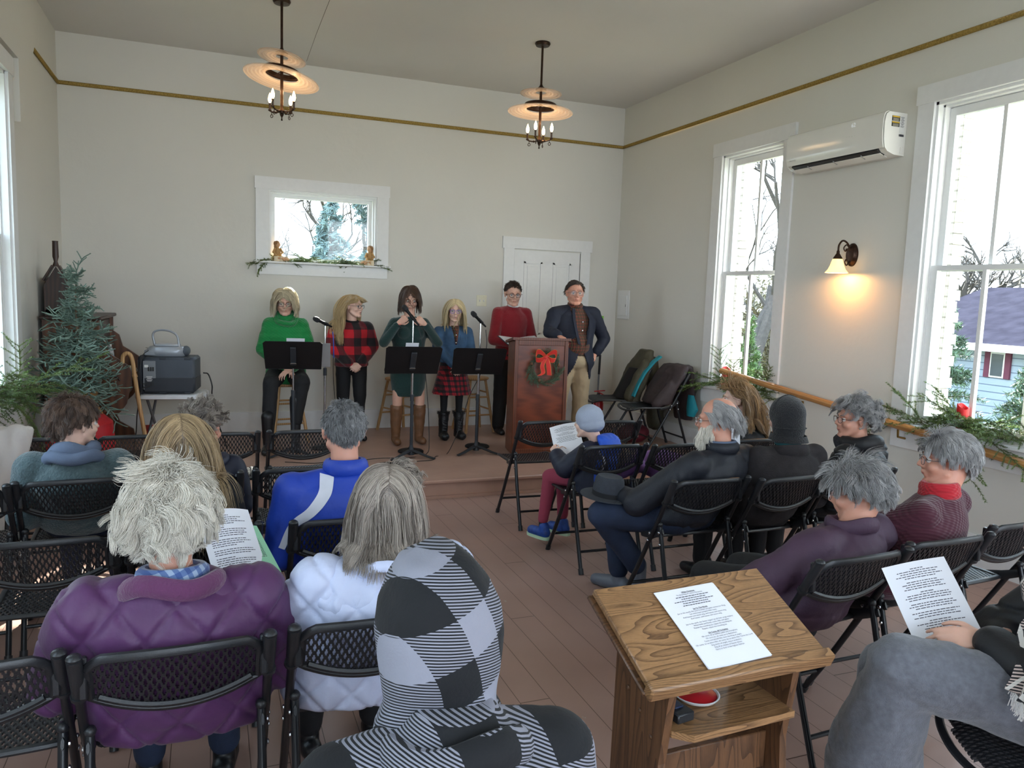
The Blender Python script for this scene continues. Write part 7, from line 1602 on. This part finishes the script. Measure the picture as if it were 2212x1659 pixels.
# woman in black puffer by the wall
F = aud('seated person with curly grey hair, glasses and earring in a black puffer coat, smiling left', 3.44, 3.20, (3.537, 3.45, 1.049), rz=22, hy=48, hp=2, s=.96, wid=1.06, tone='ruddy', glasses=(G_BRN, .0016, 1.05), shw=.185, shz=-.06, brow=B_GY)
top(F, BLKN, 'puffer_coat', .042, .009, 0, .006, (7, 7, 6), 37, puff=.016, quiltk='rows', qs=.075, smooth=6); ringtube(F, F.nb+V((0, .0, .02)), .088, .088, .040, BLKN, 'puffer_collar', .1, fold=.006, flat=1.1); ringtube(F, F.nb+V((0, .045, -.02)), .085, .080, .030, M('crinkle_scarf', rgb(40, 40, 46), .9, var=.5, vs=60, bump=1, bs=90), 'scarf', -.3, fold=.012, seed=8)
pants(F, BLKC); shoes(F, BLKS); part('earring', G().ell(F.H @ V((-.080, .0, -.045)), .006), M('pearl', rgb(230, 220, 200), .2), F.root)
hair(F.root, F.H, H_GREY, 5200, (.06, .09), (0, -.4, -.1), None, .35, .018, .013, 12, .8, .0013, 10, 37, front=.40, side=.0, back=-.62, wild=.22, lift=.3, shade=(.25, 1.15), guides=220)
# white sheet between bearded man and cloche
paper('song_sheet', 'white song sheet held between the bearded person and the black cloche hat', 'paper', (2.80, 3.62, .84), frame((.95, .2, -.05), (-.30, .1, .92)), [[.6, .8, .5], [.7, .6, .8, .4], [.8, .7, .5]], .01, w=.17, h=.22, seed=8)
# plum coat
F = aud('seated person with tousled short grey hair in a plum softshell coat, leaning toward the lectern', 2.22, 2.07, (2.428, 2.32, .962), rz=14, hy=20, hp=14, s=1.0, wid=1.18, tone='ruddy', shw=.205, shz=-.055, hs=1.0, neckb=(.13, -.09, .83), chest=(.05, -.08, .71), el=[(-.30, .10, .56), (.36, .02, .56)], wr=[(-.30, .30, .50), (.22, .26, .52)], hands=[((0, .9, -.2), (-.3, 0, .9), 1, .6), None], glasses=(G_MET, .0014, 1.0), brow=B_GY)
top(F, PLUM, 'softshell_coat', .032, .0085, -.2, .010, (7, 7, 5), 38, ex=lambda g: (g.ell((0, -.0, .54), (.22, .155, .13)), g.ell((.02, -.0, .64), (.20, .15, .12)))); ringtube(F, F.nb+V((.0, -.01, .015)), .085, .082, .020, PLUM, 'collar', .1, flat=1.6, fold=.006)
pants(F, BLKC); shoes(F, BLKS); hair(F.root, F.H, H_GREY, 10000, (.055, .085), (.5, -.45, -.45), None, .4, .017, .004, 9, .55, .0011, 8, 38, front=.36, side=-.02, back=-.88, wild=.20, lift=.22, shade=(.15, 1.15), crownlen=1.35, swirl=-.3, guides=320)
# maroon sweater
F = aud('person with short grey hair in a maroon sweater over a red turtleneck', 2.76, 2.13, (2.977, 2.37, 1.060), rz=22, hy=28, hp=4, s=1.0, wid=1.14, tone='ruddy', shw=.195, shz=-.065, hs=1.02, glasses=(G_MET, .0015, 1.0), brow=B_GY, vox=.006, neckb=(.135, -.11, .91), chest=(.06, -.09, .74), el=[(-.16, .20, .66), (.33, .04, .62)], wr=[(.015, .155, .87), (.16, .26, .60)], hands=[((.25, .05, 1), (-.75, .45, .2), 1, 1.0), None])
top(F, MAROON, 'sweater', .024, .009, 0, .006, (7, 7, 6), 39); ringtube(F, F.nb+V((0, .0, .030)), .062, .062, .020, REDT, 'turtleneck', .05, flat=1.5); ringtube(F, F.nb+V((0, -.002, .008)), .068, .066, .018, REDT, 'turtleneck', .08, flat=1.3)
pants(F, BLKC); shoes(F, BLKS); hair(F.root, F.H, H_GREY, 9500, (.045, .07), (.35, -.5, -.6), None, .5, .012, .002, 9, .45, .0011, 8, 39, front=.36, side=-.02, back=-.92, wild=.10, lift=.12, shade=(.2, 1.15), swirl=-.35, crownlen=1.3, guides=320)
# scarf figure at the right edge
loc = V((2.30, 1.36, 0)); F = figure('person at the right edge in grey trousers, black puffer and blush plaid scarf', loc, 60, (.02, .05, 1.06), s=1.04, wid=1.06, hy=-6, hp=34, tone='fair', hs=1.0, glasses=(G_MET, .0016, 1.1), brow=B_LT, vox=.0055, seatz=.50, neckb=(.0, -.05, .905), chest=(0, -.10, .78), shw=.19, knees=[(-.02, .47, .655), (.16, .44, .56)], ankles=[(.10, .50, .26), (.20, .42, .09)],
    el=[(-.30, .08, .64), (.29, .10, .64)], wr=[(.02, .235, .750), (.17, .10, .69)], hands=[((.12, .97, -.12), (-.70, .1, .7), 1, .35), ((-.25, .9, .3), (.8, .1, .5), -1, .5)])
top(F, BLKN, 'puffer_jacket', .036, .009, 0, .006, (8, 8, 6), 40, puff=.014, quiltk='rows', qs=.09, smooth=5)
pants(F, GREYP, th=.030, flare=.055, ankle=1.0, fold=.010, vox=.009, ex=lambda g: g.cap(F.kn[0], F.an[0]+V((0, .02, .05)), .085, .105, 16)); shoes(F, BLKS)
ringtube(F, F.nb+V((0, .02, .01)), .105, .105, .045, SCPL, 'scarf', -.1, fold=.016, flat=1.2, seed=3); ringtube(F, F.nb+V((0, .05, -.04)), .12, .11, .040, SCPL, 'scarf', -.25, fold=.02, flat=1.1, seed=6)
P = [[V((-.17+.05*math.sin(i*.6)+(j/8-.5)*(.22-.012*i), .10+.018*i+.018*math.sin(j*1.7+i*.3), .90-.026*i)) for j in range(9)] for i in range(9)]; sc_ = part('scarf_end', G().sheet(P, .006), SCPL, F.root)
g = G(); r = random.Random(9)
for k in range(46):
    t_ = k/45; a = P[8][0].lerp(P[8][8], t_)+V((0, .0, 0)); g.tube([a, a+V((r.uniform(-.006, .006), r.uniform(-.006, .006), -.02)), a+V((r.uniform(-.012, .012), r.uniform(-.01, .01), -.045))], .0014, 4)
    b = P[0][0].lerp(P[8][0], t_); g.tube([b, b+V((-.02, r.uniform(-.004, .004), r.uniform(-.01, .004))), b+V((-.035, 0, r.uniform(-.02, .0)))], .0012, 4)
part('scarf_fringe', g, TSH, sc_)
g = G(); H2 = F.H; g.ell(H2 @ V((0, -.018, .035)), (.088, .106, .098), H2.to_3x3().normalized(), 24, 16); me = remesh(g, .007, 3); me.materials.append(M('pink_knit', rgb(206, 160, 164), .9, bump=.6, bs=120)); part('knit_hat', me, None, F.root)
paper('song_sheet', 'white song sheet held by the person with the plaid scarf', 'paper', (2.11, 1.615, .70), frame((.858, -.437, .27), (.158, .723, .666)), [[.25, .8, .7, .9, .6], [.6, .8, .7, .8], [.25, .8, .9, .8], [.8, .9, .7], [.9, .7, .9], [.4, .9, .6, .7]], .008, seed=9, lead=.0076, h=.257, w=.20)
# ================================================================ coats over chairs
def coat(name, label, gfun, mat, seed, amp=.012, vox=.012, loc=(0, 0, 0)):
    g = G(); gfun(g); me = folds(remesh(g, vox, 4), amp, (7, 7, 5), seed); me.materials.append(mat); t = thing(name, label, 'coat', (0, 0, 0)); part('shell', me, None, t); return t
OLIVE = M('olive_nylon', rgb(70, 66, 50), .7, var=.15, bump=.2, bs=40); BRWN = M('brown_nylon', rgb(52, 40, 42), .7, var=.15, bump=.2, bs=40); TEALN = M('teal_nylon', rgb(26, 140, 156), .6, var=.06, bump=.1, bs=60)
z0 = ZST
t = coat('coat', 'olive hooded coat draped over the farther chair on the stage', lambda g: (g.loft([(4.30, 7.46, z0+.42, .08, .24), (4.38, 7.46, z0+.62, .07, .25), (4.46, 7.46, z0+.82, .075, .23), (4.50, 7.44, z0+.92, .07, .15), (4.52, 7.42, z0+1.0, .06, .11)], 24), g.cap((4.24, 7.28, z0+.50), (4.42, 7.28, z0+.84), .06, .06, 12), g.cap((4.62, 7.46, z0+.86), (4.66, 7.4, z0+.2), .06, .10, 14)), OLIVE, 3)
part('dark_lining', G().loft([(4.23, 7.44, z0+.475, .07, .16), (4.28, 7.44, z0+.60, .04, .14), (4.37, 7.44, z0+.80, .03, .08)], 18), BLKC, t)
t = coat('coat', 'dark brown coat with teal lining thrown over the nearer chair on the stage', lambda g: (g.loft([(4.36, 6.93, z0+.48, .12, .22), (4.42, 6.93, z0+.62, .08, .24), (4.52, 6.92, z0+.80, .075, .25), (4.58, 6.92, z0+.88, .06, .22)], 24), g.cap((4.28, 6.78, z0+.49), (4.42, 6.76, z0+.66), .05, .06, 12), g.loft([(4.69, 6.9, z0+.30, .045, .16), (4.68, 6.9, z0+.6, .05, .2), (4.64, 6.92, z0+.88, .06, .2)], 20)), BRWN, 5)
g = G(); P = [[V((x+.0, 7.175+dy, z)) for dy in (0, .03, .06)] for x, z in ((4.26, z0+.50), (4.31, z0+.62), (4.39, z0+.76), (4.50, z0+.88), (4.58, z0+.935))]; part('teal_lining', g.sheet([[V((q.x-.02, q.y, q.z+.01)) for q in r_] for r_ in P], .02), TEALN, t)
part('teal_corner', G().loft([(4.66, 6.72, z0+.36, .03, .06), (4.66, 6.70, z0+.44, .03, .10), (4.66, 6.74, z0+.58, .02, .05)], 14), TEALN, t)
coat('bag', 'dark red and patterned bundle under the coat chairs on the stage', lambda g: g.ell((4.30, 7.25, z0+.10), (.18, .14, .10)), M('burgundy_cloth', rgb(92, 20, 36), .8, var=.2), 7)
coat('coat', 'white puffy coat draped over the front chair at the left wall', lambda g: (g.loft([(-1.17, 4.90, .40, .12, .06), (-1.15, 4.92, .60, .14, .07), (-1.10, 4.95, .80, .15, .08), (-1.08, 4.98, .87, .13, .07)], 24), g.cap((-1.02, 4.94, .84), (-1.10, 4.86, .55), .06, .06, 12)), M('cream_nylon', rgb(214, 208, 206), .6, var=.03, bump=.3, bs=30), 9, .014)
coat('coat', 'burgundy coat bundled on the row two chair at the left frame edge', lambda g: g.loft([(-1.20, 4.10, .46, .10, .14), (-1.20, 4.05, .60, .10, .12), (-1.22, 3.98, .78, .06, .08)], 18), M('burgundy_cloth', rgb(92, 20, 36), .8), 11)
